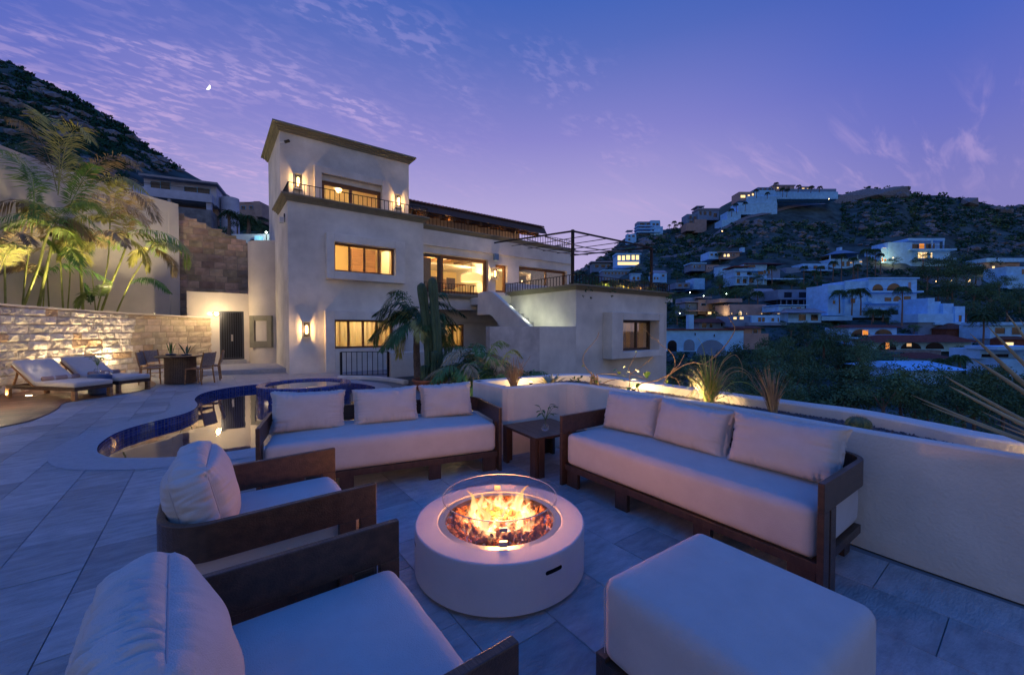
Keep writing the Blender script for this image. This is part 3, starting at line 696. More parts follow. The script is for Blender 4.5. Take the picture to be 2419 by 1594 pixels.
def sconce(label, p, h=.52, w=.26, s=26, nrm=(0, -1), group='glass wall lanterns on the house'):
    x, y, z = p; q = thing('wall_lantern', label, 'wall lantern', p, group=group)
    d = .16
    obj('back_plate', MB().box(x - w / 2, x + w / 2, y - .02, y, z - h / 2, z + h / 2), MT['iron_blue'], q)
    m = MB()
    for zz in (z - h / 2, z + h / 2 - .035): m.box(x - w / 2, x + w / 2, y - d, y - .02, zz, zz + .035)
    for sx in (-1, 1): m.box(x + sx * (w / 2 - .008) - .008, x + sx * (w / 2 - .008) + .008, y - d, y - d + .016, z - h / 2 + .035, z + h / 2 - .035)
    obj('cage', m, MT['steel'], q)
    obj('glass_tube', MB().lathe([(.06, -h / 2 + .04), (.06, h / 2 - .04)], (x, y - d / 2 - .01, z), 16), MT['lamp_glass'], q, smooth=True)
    obj('bulb', MB().lathe([(.001, -h * .28), (.04, -h * .22), (.045, 0), (.04, h * .22), (.001, h * .28)], (x, y - d / 2 - .01, z), 12), MT['bulb_soft'], q, smooth=True)
    light('lantern_light', 'POINT', (x, y - d - .06, z), s, (1, .56, .22), .03); return q

# ---- lower front block
boxw = (3.18, 5.92, 3.17, 4.71)   # projecting surround upstairs
u0, u1, uz0, uz1 = 3.43, 5.555, 3.44, 4.43
l0, l1, lz0, lz1 = 3.42, 5.50, .79, 1.79
m = wall_holes(MB(), 'Y', YA, XA, 6.755, -.3, 5.6, [(u0, u1, uz0, uz1), (l0, l1, lz0, lz1)], .3)
m.box(XA, XA + .3, YA + .3, 19.6, -.3, 5.6).box(6.455, 6.755, YA + .3, YM + .3, -.3, 5.6)
part('front_wall', m, 'plaster')
part('balcony_slab', MB().box(XA + .3, 6.455, YA + .3, YT, 5.4, 5.6), 'plaster')
m = MB(); cornice(m, XA, 6.755, YA, YT + .5, 5.6, 5.81, .19); part('cornice', m, 'cornice')
m = MB(); 
for a in ((boxw[0], u0, boxw[2], boxw[3]), (u1, boxw[1], boxw[2], boxw[3]), (u0, u1, boxw[2], uz0), (u0, u1, uz1, boxw[3])): m.box(a[0], a[1], YA - .22, YA - .002, a[2], a[3])
part('window_surround', m, 'plaster', bevel=.012)
m = MB()
for a in ((3.12, l0, -.3, 2.1), (l1, 5.9, -.3, 2.1), (l0, l1, -.3, lz0), (l0, l1, lz1, 2.1)): m.box(a[0], a[1], YA - .2, YA - .002, a[2], a[3])
part('window_surround', m, 'plaster', bevel=.012)
frame_win(house, u0, u1, uz0, uz1, YA + .0, .07, .1, (.26, .5, .74)); frame_win(house, l0, l1, lz0, lz1, YA, .07, .1, (.24, .48, .72))
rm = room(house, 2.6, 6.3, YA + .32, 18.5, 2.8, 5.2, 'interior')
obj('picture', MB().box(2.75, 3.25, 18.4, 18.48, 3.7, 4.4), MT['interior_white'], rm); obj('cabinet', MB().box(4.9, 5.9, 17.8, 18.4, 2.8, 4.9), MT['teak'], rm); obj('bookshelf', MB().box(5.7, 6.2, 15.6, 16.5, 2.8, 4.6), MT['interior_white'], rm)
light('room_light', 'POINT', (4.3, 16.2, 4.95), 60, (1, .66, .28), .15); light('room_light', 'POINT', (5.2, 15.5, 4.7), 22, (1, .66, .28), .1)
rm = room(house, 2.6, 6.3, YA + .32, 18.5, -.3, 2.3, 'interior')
curtains(rm, l0 - .05, l1 + .05, -.2, 2.0, YA + .4)
light('room_light', 'POINT', (4.4, 16.0, 1.9), 55, (1, .62, .25), .12)
# ---- tower
to = thing('square_tower', 'square white plaster tower with a balcony door and flared brown cornice', 'tower', (4, 17, 5.6))
tz = 8.4
m = wall_holes(MB(), 'Y', YT, XA, 6.81, 5.6, tz, [(3.39, 5.63, 5.6, 6.99)], .3)
m.box(XA, XA + .3, YT + .3, 19.6, 5.6, tz).box(6.51, 6.81, YT + .3, 19.6, 5.6, tz).box(XA + .3, 6.51, 19.3, 19.6, 0, tz).box(XA + .3, 6.51, YT + .3, 19.3, tz - .2, tz)
obj('tower_wall', m, MT['plaster'], to)
m = MB(); cornice(m, XA, 6.81, YT, 19.6, tz, 8.65, .24); obj('cornice', m, MT['cornice'], to)
m = MB()
for a in ((3.14, 3.39, 5.6, 7.45), (5.63, 5.91, 5.6, 7.45), (3.39, 5.63, 7.2, 7.45)): m.box(a[0], a[1], YT - .16, YT - .002, a[2], a[3])
obj('door_surround', m, MT['plaster'], to, bevel=.012)
frame_win(to, 3.39, 5.63, 5.62, 6.985, YT + .06, .12, .1, (.48,), 'wood_frame', 'balcony_door')
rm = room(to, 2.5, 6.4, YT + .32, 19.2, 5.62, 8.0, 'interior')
FG = PY(800, 449, 17.3); fz_ = FG.z + .22
fan = obj('ceiling_fan', MB().tube([(FG.x, 17.3, 8.0), (FG.x, 17.3, fz_)], .02, 6), MT['white_gadget'], rm)
m = MB()
for k in range(5):
    a = k * 1.2566 + .3; m.beam((FG.x + .1 * math.cos(a), 17.3 + .1 * math.sin(a), fz_), (FG.x + .62 * math.cos(a), 17.3 + .62 * math.sin(a), fz_), .12, .012)
fo = obj('fan_blades', m, MT['interior_white'], to); obj('globe', MB().lathe([(.001, -.12), (.09, -.08), (.12, 0), (.08, .07), (.001, .09)], (FG.x, 17.3, FG.z), 16), MT['bulb_soft'], to, smooth=True)
light('room_light', 'POINT', (4.35, 17.6, 6.9), 30, (1, .68, .32), .1)
sconce('glass wall lantern left of the tower balcony door', (2.62, YT, 6.73), .58, .26, 17)
sconce('glass wall lantern right of the tower balcony door', (6.33, YT, 6.73), .58, .26, 17)
sconce('glass wall lantern beside the ground floor curtained window', (2.57, YA, 1.45), .54, .22, 20)
cm = thing('security_camera', 'small dark camera under the tower cornice', 'camera', (2.1, YT, 8.05)); obj('arm', MB().tube([(2.07, YT - .0, 8.0), (2.2, YT - .25, 7.95)], .015, 6), MT['white_gadget'], cm); obj('camera_body', MB().tube([(2.2, YT - .2, 7.97), (2.32, YT - .32, 8.0)], .05, 8), MT['iron'], cm)
fl = thing('floodlight', 'small pale floodlight on the left side of the house under the balcony', 'floodlight', (XA, 15.3, 5.2)); obj('lamp_body', MB().box(XA - .16, XA - .03, 15.2, 15.42, 4.98, 5.16), MT['white_gadget'], fl); obj('bracket', MB().box(XA - .03, XA, 15.28, 15.34, 5.02, 5.3), MT['iron'], fl)
railing('iron_railing', 'black iron railing of the tower balcony', [(XA + .02, YT - .02), (XA + .02, YA - .08), (6.9, YA - .08), (6.9, YM - .1)], 5.81, .36, .155)

# ---- middle wing
zf = 2.95; YB = 15.1
wl1 = (6.76, 10.4, zf + .0, 4.66); wd = (10.8, 11.5, 3.2, 4.5); wl2 = (12.2, 15.5, zf + .0, 4.56)
zs_ = PY(1090, 732, YB).z
m = wall_holes(MB(), 'Y', YM, 6.755, 15.85, zf - .2, 5.6, [wl1, wd, wl2], .3)
m.box(15.55, 15.85, YM + .3, 21, zf - .2, 5.6)
part('middle_wall', m, 'plaster')
m = MB().box(6.755, 15.85, YM - .07, YM - .002, 4.96, 5.6); part('upper_band', m, 'plaster')
m = MB(); cornice(m, 7.0, 15.85, YM, 21, 5.6, 5.8, .16); part('cornice', m, 'cornice')
part('roof_deck', MB().box(6.755, 15.85, YM + .05, 21, 5.45, 5.6), 'plaster')
part('balcony_band', MB().box(6.757, 9.7, YB, YM + .3, zs_, zf - .18), 'plaster')
m = MB(); m.box(6.757, 9.7, YB - .1, YM, zf - .18, zf - .1).box(6.757, 9.7, YB - .16, YM, zf - .1, zf); part('balcony_cornice', m, 'cornice')
part('landing', MB().box(9.09, 9.9, 13.0, 15.1, 2.5, 2.8), 'plaster')
part('landing', MB().box(9.9, 15.8, 9.6, YM, 2.6, 2.78), 'plaster')
YL = 15.98
m = wall_holes(MB(), 'Y', YL, 6.757, 12, -1.5, zs_ + .4, [(7.1, 9.3, PY(1060, 821, YL).z, PY(1060, 766, YL).z)], .3); part('lower_wall', m, 'plaster')
part('lintel_band', MB().box(6.757, 12, YL - .1, YL - .002, PY(1060, 762, YL).z + .02, PY(1060, 747, YL).z), 'plaster')
frame_win(house, 7.1, 9.3, PY(1060, 821, YL).z, PY(1060, 766, YL).z, YL + .05, .07, .1, (.25, .5, .75))
rm = room(house, 6.9, 11.5, YL + .32, 19, -1.0, 2.4); curtains(rm, 7.0, 9.4, -.8, 2.2, YL + .45); light('room_light', 'POINT', (8.2, 17.4, 1.9), 50, (1, .62, .25), .12)
# big windows
frame_win(house, 6.80, 8.0, zf + .05, 4.62, YM + .1, .1, .1, (.93,), 'wood_dark', 'sliding_door')
frame_win(house, 8.0, 10.36, zf + .05, 4.64, YM + .12, .13, .12, (), 'wood_frame', 'window')
frame_win(house, wd[0] + .02, wd[1] - .02, wd[2], wd[3], YM + .16, .1, .1, (), 'wood_frame', 'terrace_door')
frame_win(house, 12.22, 15.46, zf + .05, 4.54, YM + .14, .1, .1, (.58,), 'wood_frame', 'window')
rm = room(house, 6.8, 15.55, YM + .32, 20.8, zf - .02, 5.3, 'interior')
for k in range(12): obj('ceiling_beam', MB().box(6.85 + k * .75, 6.95 + k * .75, YM + .35, 20.7, 5.18, 5.3), MT['teak'], house)
obj('ceiling_cove', MB().box(6.85, 15.5, 18.6, 20.7, 4.72, 4.8), MT['interior_white'], rm)
obj('partition', MB().box(11.55, 11.62, 17.5, 20.7, zf, 5.1), MT['interior_white'], rm); obj('cabinet', MB().box(14.0, 15.4, 16.9, 17.3, zf, 4.45), MT['wood_dark'], rm)
obj('ceiling_boards', MB().box(6.85, 15.5, YM + .34, 18.6, 5.08, 5.17), MT['teak'], rm); obj('dark_screen', MB().box(6.85, 7.75, 16.15, 16.2, zf, 4.55), MT['wood_dark'], rm); obj('sideboard', MB().box(12.6, 13.9, 16.6, 17.1, zf, zf + .75), MT['wood_dark'], rm); obj('wall_art', MB().box(9.9, 10.9, 20.7, 20.78, 3.7, 4.3), MT['teak'], rm)
obj('air_vent', MB().box(8.6, 9.3, 20.72, 20.78, 4.05, 4.3), MT['wall_grey'], rm)
pl = PY(1113, 655, 18.2)
sh = obj('pendant_shade', MB().lathe([(.25, .22), (.52, .12), (.55, -.22), (.53, -.25), (.50, -.22)], pl, 32), MT['lampshade'], rm, smooth=True); obj('pendant_cord', MB().tube([pl + Vector((0, 0, .22)), (pl.x, pl.y, 5.2)], .01, 5), MT['iron'], house)
obj('pendant_lamp', MB().lathe([(.001, -.04), (.035, 0), (.001, .04)], PY(1233, 664, 17.6), 10), MT['bulb_soft'], rm)
for k, x in enumerate((8.5, 9.3, 12.8)):
    ch = obj('dining_chair', MB().box(x - .22, x + .22, 17.2, 17.26, zf + .45, zf + .95).box(x - .22, x + .22, 17.26, 17.65, zf + .4, zf + .46), MT['wood_dark'], rm)
obj('dining_table', MB().box(8.2, 10.4, 17.7, 18.7, zf + .7, zf + .76), MT['teak'], rm)
for p, e in (((8.9, 17.2, 4.4), 48), ((10.9, 18.2, 4.4), 60), ((13.2, 17.6, 4.5), 95), ((7.4, 17.0, 3.9), 12), ((9.4, 19.4, 4.9), 45), ((13.5, 19.4, 4.9), 50)): light('room_light', 'POINT', p, e, (1, .60, .20), .15)
sp = PY(1167, 647, YM); sconce('double glass wall lantern between the first floor windows', (sp.x, YM, sp.z), .55, .34, 26)
spk = thing('outdoor_speaker', 'small grey speaker box above the first floor lantern', 'speaker', (sp.x, YM, 4.8)); obj('speaker_box', MB().box(sp.x - .1, sp.x + .12, YM - .24, YM - .075, 4.66, 4.95), MT['wall_grey'], spk, bevel=.01)
railing('iron_railing', 'black iron railing in front of the tall first floor window', [(6.8, YB - .08), (9.35, YB - .08), (9.35, YM - .1)], zf, .4, .13)
railing('iron_railing', 'long black iron railing along the middle roof terrace', [(7.05, YM - .08), (15.9, YM - .08), (15.9, 20)], 5.8, .42, .17)
# ---- stairs with solid parapet
stq = thing('outdoor_stair', 'white plaster outdoor stair descending beside the bright wall', 'stairs', (9.3, 12, 1.5))
poly = [(14.15, 2.97), (13.35, 2.97), (13.05, 2.9), (10.4, 1.34), (10.4, 1.0), (11.65, 1.0), (12.6, 1.58), (13.1, 1.95), (13.3, 2.03), (14.22, 2.04)]
m = MB(); k = len(poly); m.add([(8.9, a, b) for a, b in poly] + [(9.08, a, b) for a, b in poly], [tuple(range(k)), tuple(range(2 * k - 1, k - 1, -1))] + [(i, k + i, k + (i + 1) % k, (i + 1) % k) for i in range(k)]); obj('parapet', m, MT['plaster'], stq, bevel=.02)
nst = 9
for i in range(nst):
    z1 = 2.55 - (i + 1) * .165; y1 = 13.0 - i * .28; obj('step', MB().box(9.08, XR, y1 - .28, y1, .9, z1), MT['coping'], stq)
obj('stair_base', MB().box(9.0, XR, 9.7, 10.5, 0, 1.3), MT['plaster'], stq)
for y_, z_, e_ in ((10.3, 1.42, 16), (11.1, 1.85, 20), (12.0, 2.3, 18)): light('stair_light', 'POINT', (9.13, y_, z_), e_, (.93, 1, .74), .05)
# ---- right wing with roof terrace
rw = thing('terrace_wing', 'low white plaster wing with a roof terrace, pergola and one deep framed window', 'house', (12, 11, 0))
RX = 15.05; bx = (11.09, 14.2, .42, 2.06); wq = (11.69, 13.9, .66, 1.79)
m = wall_holes(MB(), 'Y', YR, XR, RX, -4, 2.78, [(wq[0], wq[1], wq[2], wq[3])], .3)
m.box(XR, XR + .3, YR + .3, 13.0, -2, 2.78).box(RX - .3, RX, YR + .3, 16, -4, 2.78).box(XR, XR + .3, 13.0, 13.35, 1.9, 2.78)
obj('wing_wall', m, MT['plaster'], rw)
m = MB(); cornice(m, XR, RX, YR, 13.0, 2.78, zf, .2); obj('cornice', m, MT['cornice'], rw)
m = MB()
for a in ((bx[0], wq[0], bx[2], bx[3]), (wq[1], bx[1], bx[2], bx[3]), (wq[0], wq[1], bx[2], wq[2]), (wq[0], wq[1], wq[3], bx[3])): m.box(a[0] , a[1], YR - .42, YR - .002, a[2], a[3])
obj('window_surround', m, MT['plaster'], rw, bevel=.015)
frame_win(rw, wq[0], wq[1], wq[2], wq[3], YR + .0, .09, .1, (.62,), 'wood_dark', 'window')
rm = room(rw, 11.2, 14.4, YR + .32, 12.5, .2, 2.4); curtains(rm, 11.75, 12.9, .3, 2.2, YR + .4); curtains(rm, 13.2, 13.6, .3, 2.2, YR + .4); light('room_light', 'POINT', (12.6, 11.2, 1.6), 5.5, (1, .6, .25), .12)
rl = railing('iron_railing', 'black iron railing around the roof terrace of the right wing', [(XR - .05, 13.3), (XR - .05, YR - .05), (RX + .1, YR - .05), (RX + .1, 12.6)], zf, .33, .155)
tp = thing('terrace_parapet_seat', 'pale built-in seat cushions behind the terrace railing', 'seat', (10.5, 12, zf)); obj('seat', MB().box(10.2, 12.6, 13.2, 13.9, zf - .15, zf + .3), MT['seat_canvas'], tp, bevel=.05); obj('backrest', MB().box(10.2, 12.6, 13.9, 14.05, zf - .15, zf + .5), MT['seat_canvas'], tp, bevel=.04)
pg = thing('steel_pergola', 'dark steel pergola with thin retracted shade bars over the right roof terrace', 'pergola', (10.7, 10.5, zf))
C1, C2, C3, C4 = (10.7, 10.5, 5.05), (10.7, YM, 5.48), (15.6, 10.5, 5.03), (15.7, YM, 5.44)
obj('post', MB().box(C1[0] - .045, C1[0] + .045, C1[1] - .045, C1[1] + .045, zf - .2, C1[2] + .05), MT['iron'], pg); obj('post', MB().box(C3[0] - .045, C3[0] + .045, C3[1] - .045, C3[1] + .045, 1.5, C3[2]), MT['iron'], pg)
for a, b in ((C1, C2), (C1, C3), (C3, C4), (C2, C4)): obj('beam', MB().beam(a, b, .05, .06), MT['iron'], pg)
for k in range(4):
    t = .2 + k * .2; a = Vector(C1).lerp(Vector(C3), t); b = Vector(C2).lerp(Vector(C4), t); mid = (a + b) / 2 - Vector((0, 0, .06)); obj('cross_bar', MB().tube([a, mid, b], .016, 6), MT['iron'], pg)
for k in range(3):
    t = .3 + k * .22; a = Vector(C1).lerp(Vector(C2), t); b = Vector(C3).lerp(Vector(C4), t); pts = [a.lerp(b, s_ / 8) - Vector((0, 0, .14 * math.sin(math.pi * s_ / 8) + .05)) for s_ in range(9)]; obj('shade_cloth', MB().tube(pts, [.022] * 9, 6), MT['sling'], pg)
# stained low garden wall joined to the wing
lw = thing('garden_wall', 'low stained plaster wall between the outdoor stair and the palm bed', 'wall', (8, 9.4, 0))
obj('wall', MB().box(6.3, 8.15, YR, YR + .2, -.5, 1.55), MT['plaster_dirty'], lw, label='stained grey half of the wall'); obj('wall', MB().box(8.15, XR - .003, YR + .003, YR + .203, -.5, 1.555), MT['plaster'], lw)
w2 = thing('stairwell_wall', 'low plaster wall behind the potted cactus', 'wall', (6, 12.2, 0)); obj('wall', MB().box(4.45, 8.0, 12.1, 12.3, -.5, PY(930, 832, 12.1).z), MT['plaster'], w2, bevel=.02)
fz = PY(806, 831, 12.9).z
ra = G(806, 892); rb_ = G(917, 890)
rr = railing('iron_fence', 'short black iron fence panel beside the spa', [(ra.x, ra.y), (rb_.x, rb_.y)], .06, fz - .06, .14, group='iron fence by the pool')
obj('post', MB().box(ra.x - .03, ra.x + .03, ra.y - .03, ra.y + .03, 0, fz), MT['iron'], rr); obj('post', MB().box(rb_.x - .03, rb_.x + .03, rb_.y - .03, rb_.y + .03, 0, fz), MT['iron'], rr); obj('bottom_rail', MB().beam((ra.x, ra.y, .08), (rb_.x, rb_.y, .08), .03, .02), MT['iron'], rr)
# ---- third floor behind the roof terrace, and its tiled eave
tf = thing('top_floor', 'low top floor under a tiled roof with exposed wooden beams', 'house', (10, 18, 5.8))
Y3 = 18.3; ex0, ex1 = 6.85, 15.1; ez0, ez1, EY = 6.72, 7.06, 16.8
m = wall_holes(MB(), 'Y', Y3, 6.81, 14.3, 5.6, 7.5, [(7.2, 8.6, 5.85, 6.6), (9.4, 10.2, 5.85, 6.5), (11.0, 13.6, 5.85, 6.5)], .2); m.box(14.1, 14.3, Y3 + .2, 21, 5.6, 7.5); obj('wall', m, MT['plaster'], tf)
for a in ((7.2, 8.6, 5.85, 6.6), (9.4, 10.2, 5.85, 6.5), (11.0, 13.6, 5.85, 6.5)): frame_win(tf, a[0], a[1], a[2], a[3], Y3 + .05, .08, .08, (.5,), 'wood_frame')
rm = room(tf, 6.9, 14.1, Y3 + .22, 20.8, 5.7, 7.3); 
for x in (7.6, 11.8, 13.4): light('room_light', 'POINT', (x, 19.4, 6.9), 5, (1, .5, .18), .1)
m = MB(); m.add([(ex0, EY, ez0), (ex1, EY, ez0), (ex1 - .15, EY + .06, ez1), (ex0, EY + .06, ez1)] + [(ex0, 21.5, ez0 + 1.2), (ex1, 21.5, ez0 + 1.2), (ex1 - .15, 21.5, ez1 + 1.15), (ex0, 21.5, ez1 + 1.15)], [(0, 1, 2, 3), (7, 6, 5, 4), (0, 4, 5, 1), (3, 2, 6, 7), (1, 5, 6, 2), (0, 3, 7, 4)]); obj('roof', m, MT['wood_dark'], tf)
base = None
nt_ = 46
for i in range(nt_):
    x = ex0 + (ex1 - .2 - ex0) * (i + .5) / nt_
    if base is None:
        m = MB(); pr_ = []
        for yy in (0, 4.4): pr_ += [(.075 * math.cos(a), yy, .075 * math.sin(a) + yy * .25) for a in (math.pi * j / 6 for j in range(7))]
        m.add(pr_, [(j, j + 1, j + 8, j + 7) for j in range(6)] + [tuple(range(7))]); base = obj('roof_tile', m, MT['roof_tile'], tf, world=False); o = base
    else: o = base.copy(); C.objects.link(o); o.parent = tf
    o.location = (x - 10, EY - .03 - 18, ez1 - 5.8 - .01)
for i in range(11):
    x = ex0 + .3 + i * .74; obj('rafter', MB().beam((x, EY + .15, ez0 - .07), (x, Y3 + .1, ez0 + .28), .14, .17), MT['beam_wood'], tf)
for x in (7.6, 9.2, 11.6, 13.3, 14.0): light('eave_light', 'POINT', (x, 17.4, 6.62), .8, (1, .5, .2), .05)
# ================================================================== FURNITURE
def rbox(half, r, bulge=(0, 0, 0), n=(20, 20, 20), wr=0, wf=9, seed=0, pinch=0, flat_bottom=False, sagv=0):
    """rounded, bulging box centred on origin as MB"""
    vs = {}; V = []; F = []
    inner = [max(1e-4, h - r) for h in half]
    def pt(p):
        key = tuple(round(c, 5) for c in p)
        if key in vs: return vs[key]
        P = [p[i] * half[i] for i in range(3)]; q = [max(-inner[i], min(inner[i], P[i])) for i in range(3)]; d = Vector([P[i] - q[i] for i in range(3)])
        if d.length > 1e-9: d = d.normalized() * r
        o = Vector(q) + d
        for i in range(3):
            j, k = (i + 1) % 3, (i + 2) % 3; e = (1 - abs(p[j]) ** 2.6) * (1 - abs(p[k]) ** 2.6)
            if flat_bottom and i == 2 and p[2] < 0: continue
            o[i] += bulge[i] * e * p[i]
        if pinch:
            c = abs(p[0]) ** 6 * abs(p[2]) ** 6; o[0] *= 1 + pinch * c - pinch * .35 * (1 - abs(p[0]) ** 4) * 0; o[2] *= 1 + pinch * .8 * c; o[1] *= 1 - .55 * max(abs(p[0]) ** 10, abs(p[2]) ** 10)
            o[0] -= (1 if p[0] > 0 else -1) * pinch * half[0] * .35 * (1 - p[2] ** 2) * abs(p[0]) ** 5
            if p[2] > 0: o[2] -= pinch * half[2] * .6 * (1 - p[0] ** 2) * p[2] ** 5
        if wr:
            sm = lambda t: max(0, min(1, (abs(t) - .4) / .6)) ** 1.5
            a = noise.noise(Vector((p[0] * wf * half[0] * 4.5 + seed, p[2] * .9, p[1] * .8 + seed))); b = noise.noise(Vector((p[0] * .9 + seed, p[2] * wf * half[2] * 4.5, p[1] * .8 - seed)))
            c = noise.noise(Vector((p[0] * 1.8, p[2] * 1.8, p[1] + seed * 1.7))); sc2 = sorted(abs(q_) for q_ in p)[1]
            am = wr * (sm(p[2]) * (.35 - abs(a) * 1.7) * (.4 + abs(c) * 2) + sm(p[0]) * (.35 - abs(b) * 1.7) * (.4 + abs(c) * 2) + .5 * c) * min(1, (1 - sc2) / .12); nrm = o.normalized(); o = o + Vector((nrm.x * .5, nrm.y * 1.3, nrm.z * .7)) * am
        vs[key] = len(V); V.append(tuple(o)); return vs[key]
    for ax in range(3):
        j, k = (ax + 1) % 3, (ax + 2) % 3
        for sg in (-1, 1):
            for a in range(n[j]):
                for b in range(n[k]):
                    def mk(aa, bb):
                        p = [0, 0, 0]; p[ax] = sg
                        f = lambda t: math.copysign(abs(t) ** .8, t)
                        p[j] = f(-1 + 2 * aa / n[j]); p[k] = f(-1 + 2 * bb / n[k]); return pt(p)
                    q = (mk(a, b), mk(a + 1, b), mk(a + 1, b + 1), mk(a, b + 1)); F.append(q if sg > 0 else q[::-1])
    m = MB(); m.add(V, F); return m
def placed(m, loc, rx=0, rz=0, ry=0): return m.xf(Matrix.Translation(Vector(loc)) @ Matrix.Rotation(rz, 4, 'Z') @ Matrix.Rotation(ry, 4, 'Y') @ Matrix.Rotation(rx, 4, 'X'))
def band(w, d, r, z0, z1, th, y0=0):
    """U shaped bent rail: open at the front"""
    pts = [(-w / 2, y0), (-w / 2, d - r)] + [(-w / 2 + r - r * math.cos(a), d - r + r * math.sin(a)) for a in (math.pi / 2 * i / 10 for i in range(1, 11))]
    pts += [(w / 2 - r + r * math.sin(a), d - r + r * math.cos(a)) for a in (math.pi / 2 * i / 10 for i in range(0, 11))] + [(w / 2, y0)]
    vs = []; k = len(pts)
    for i, p in enumerate(pts):
        a = Vector(pts[max(i - 1, 0)]); b = Vector(pts[min(i + 1, k - 1)]); t = (b - a).normalized(); nx, ny = t.y, -t.x
        q = (p[0] + nx * th, p[1] + ny * th); vs += [(*p, z0), (*p, z1), (*q, z1), (*q, z0)]
    fs = []
    for i in range(k - 1):
        a = i * 4; b = a + 4; fs += [(a, b, b + 1, a + 1), (a + 1, b + 1, b + 2, a + 2), (a + 2, b + 2, b + 3, a + 3), (a + 3, b + 3, b, a)]
    fs += [(0, 1, 2, 3), (4 * k - 1, 4 * k - 2, 4 * k - 3, 4 * k - 4)]
    return MB().add(vs, fs)
def piping(half, r, sy, mat_, par, rad=.0035, tf=None, name='piping'):
    iw = half[0] - r + .74 * r; ih = half[2] - r + .74 * r; pts = []; rc = r * 1.0
    for cxs, czs, a0 in ((1, 1, 0), (-1, 1, 90), (-1, -1, 180), (1, -1, 270)):
        for i in range(6):
            a = R_(a0 + 90 * i / 5); pts.append(Vector((cxs * (iw - rc) + rc * math.cos(a), sy * (half[1] - r + .74 * r), czs * (ih - rc) + rc * math.sin(a))))
    pts.append(pts[0]); m = MB().tube(pts, rad, 5, False)
    if tf: m.xf(tf)
    return obj(name, m, mat_, par, smooth=True, world=False)
def lounge_seat(name, label, cat, loc, rz, w, d, ncush, cush, chair=False):
    t = thing(name, label, cat, loc, rz, 'matching wooden seats around the fire pit')
    th = .032; zt, zb = .665, .50
    obj('arm_rail', band(w, d, .2, zb, zt, th), MT['wood_arm'], t, world=False, bevel=.004)
    for s in (-1, 1):
        x0, x1 = (-w / 2, -w / 2 + th) if s < 0 else (w / 2 - th, w / 2)
        obj('front_post', MB().box(x0, x1, 0, .085, 0, zb), MT['wood_arm'], t, world=False, bevel=.003)
        obj('front_post', MB().box(x0, x1, .107, .19, 0, zb), MT['wood_arm'], t, world=False, bevel=.003)
        obj('rear_leg', MB().box(x0 + (.09 if s < 0 else -.09), x1 + (.09 if s < 0 else -.09), d - .17, d - .06, 0, .15), MT['wood_dark'], t, world=False)
    xi = w / 2 - th - .004
    obj('base_rail', MB().box(-xi, xi, .03, .07, .15, .205), MT['wood_dark'], t, world=False, bevel=.003); obj('base_rail', MB().box(-xi, xi, d - .1, d - .06, .15, .205), MT['wood_dark'], t, world=False)
    obj('base_rail', MB().box(-xi, -xi + .04, .07, d - .1, .15, .205), MT['wood_dark'], t, world=False); obj('base_rail', MB().box(xi - .04, xi, .07, d - .1, .15, .205), MT['wood_dark'], t, world=False)
    if w > 1.5:
        for x in (-w / 2 + .7, w / 2 - .7): obj('middle_leg', MB().box(x - .06, x + .06, .04, .08, 0, .15), MT['wood_dark'], t, world=False)
    if w > 1.5:
        for x in (-w / 2 + .12, w / 2 - .12): obj('front_leg', MB().box(x - .07, x + .07, .05, .085, 0, .15), MT['wood_dark'], t, world=False)
    hs = (xi - .012, (d - .07) / 2, .147)
    sm = rbox(hs, .05, (.0, .012, .02), (44 if w > 1.5 else 28, 26, 10), .008, 3, rnd.uniform(0, 9), flat_bottom=True); placed(sm, (0, d / 2 + .0, .205 + .147))
    sc = obj('seat_cushion', sm, MT['fabric'], t, smooth=True, world=False)
    for (x, y, z, hw_, hh, ht, rx, rzz, ry, seed) in cush:
        if chair:
            half = (hw_, ht, hh); tf = Matrix.Translation((x, y, z)) @ Matrix.Rotation(rzz, 4, 'Z') @ Matrix.Rotation(ry, 4, 'Y') @ Matrix.Rotation(rx, 4, 'X')
            m = rbox(half, .05, (.035, .06, .045), (84, 30, 64), .022, 9, seed); m.xf(tf); c = obj('back_cushion', m, MT['fabric'], t, smooth=True, world=False)
            for sy in (-1, 1): piping(half, .055, sy, MT['fabric_seam'], c, .0024, tf)
        else:
            m = rbox((hw_, ht, hh), .05, (.0, .05, .0), (64, 16, 48), .026, 8, seed, pinch=.09); placed(m, (x, y, z), rx, rzz, ry); obj('back_cushion', m, MT['fabric'], t, smooth=True, world=False)
    return t
TR = Vector((2.446, 3.419)); TL_ = Vector((.293, 3.931)); c = (TR + TL_) / 2
lounge_seat('lounge_sofa', 'long sofa with its back to the pool, three pale back cushions and dark wood arms', 'sofa', (c.x, c.y, 0), R_(-13.4), 2.21, .86, 3,
            [(-.735, .56, .675, .325, .20, .085, R_(-14), R_(2), R_(1.5), 1), (-.0, .57, .67, .325, .195, .085, R_(-15), R_(-1), R_(-1), 5), (.66, .6, .675, .29, .195, .085, R_(-13), R_(-4), R_(-2), 9)])
lounge_seat('lounge_sofa', 'long sofa against the white planter wall, with three creased pale back cushions', 'sofa', (2.645, 1.74, 0), R_(-91.4), 2.09, .86, 3,
            [(-.66, .60, .675, .30, .195, .09, R_(-15), R_(3), R_(-1), 13), (-.04, .58, .67, .32, .19, .09, R_(-17), R_(-2), R_(2), 17), (.64, .57, .675, .34, .195, .1, R_(-17), R_(3), R_(1), 21)])
lounge_seat('lounge_chair', 'armchair nearest the pool, its boxed back cushion seen edge on', 'armchair', (.70, 2.575, 0), R_(91), .85, .90, 1,
            [(.0, .735, .665, .285, .195, .085, R_(-13), R_(-4), 0, 31)], True)
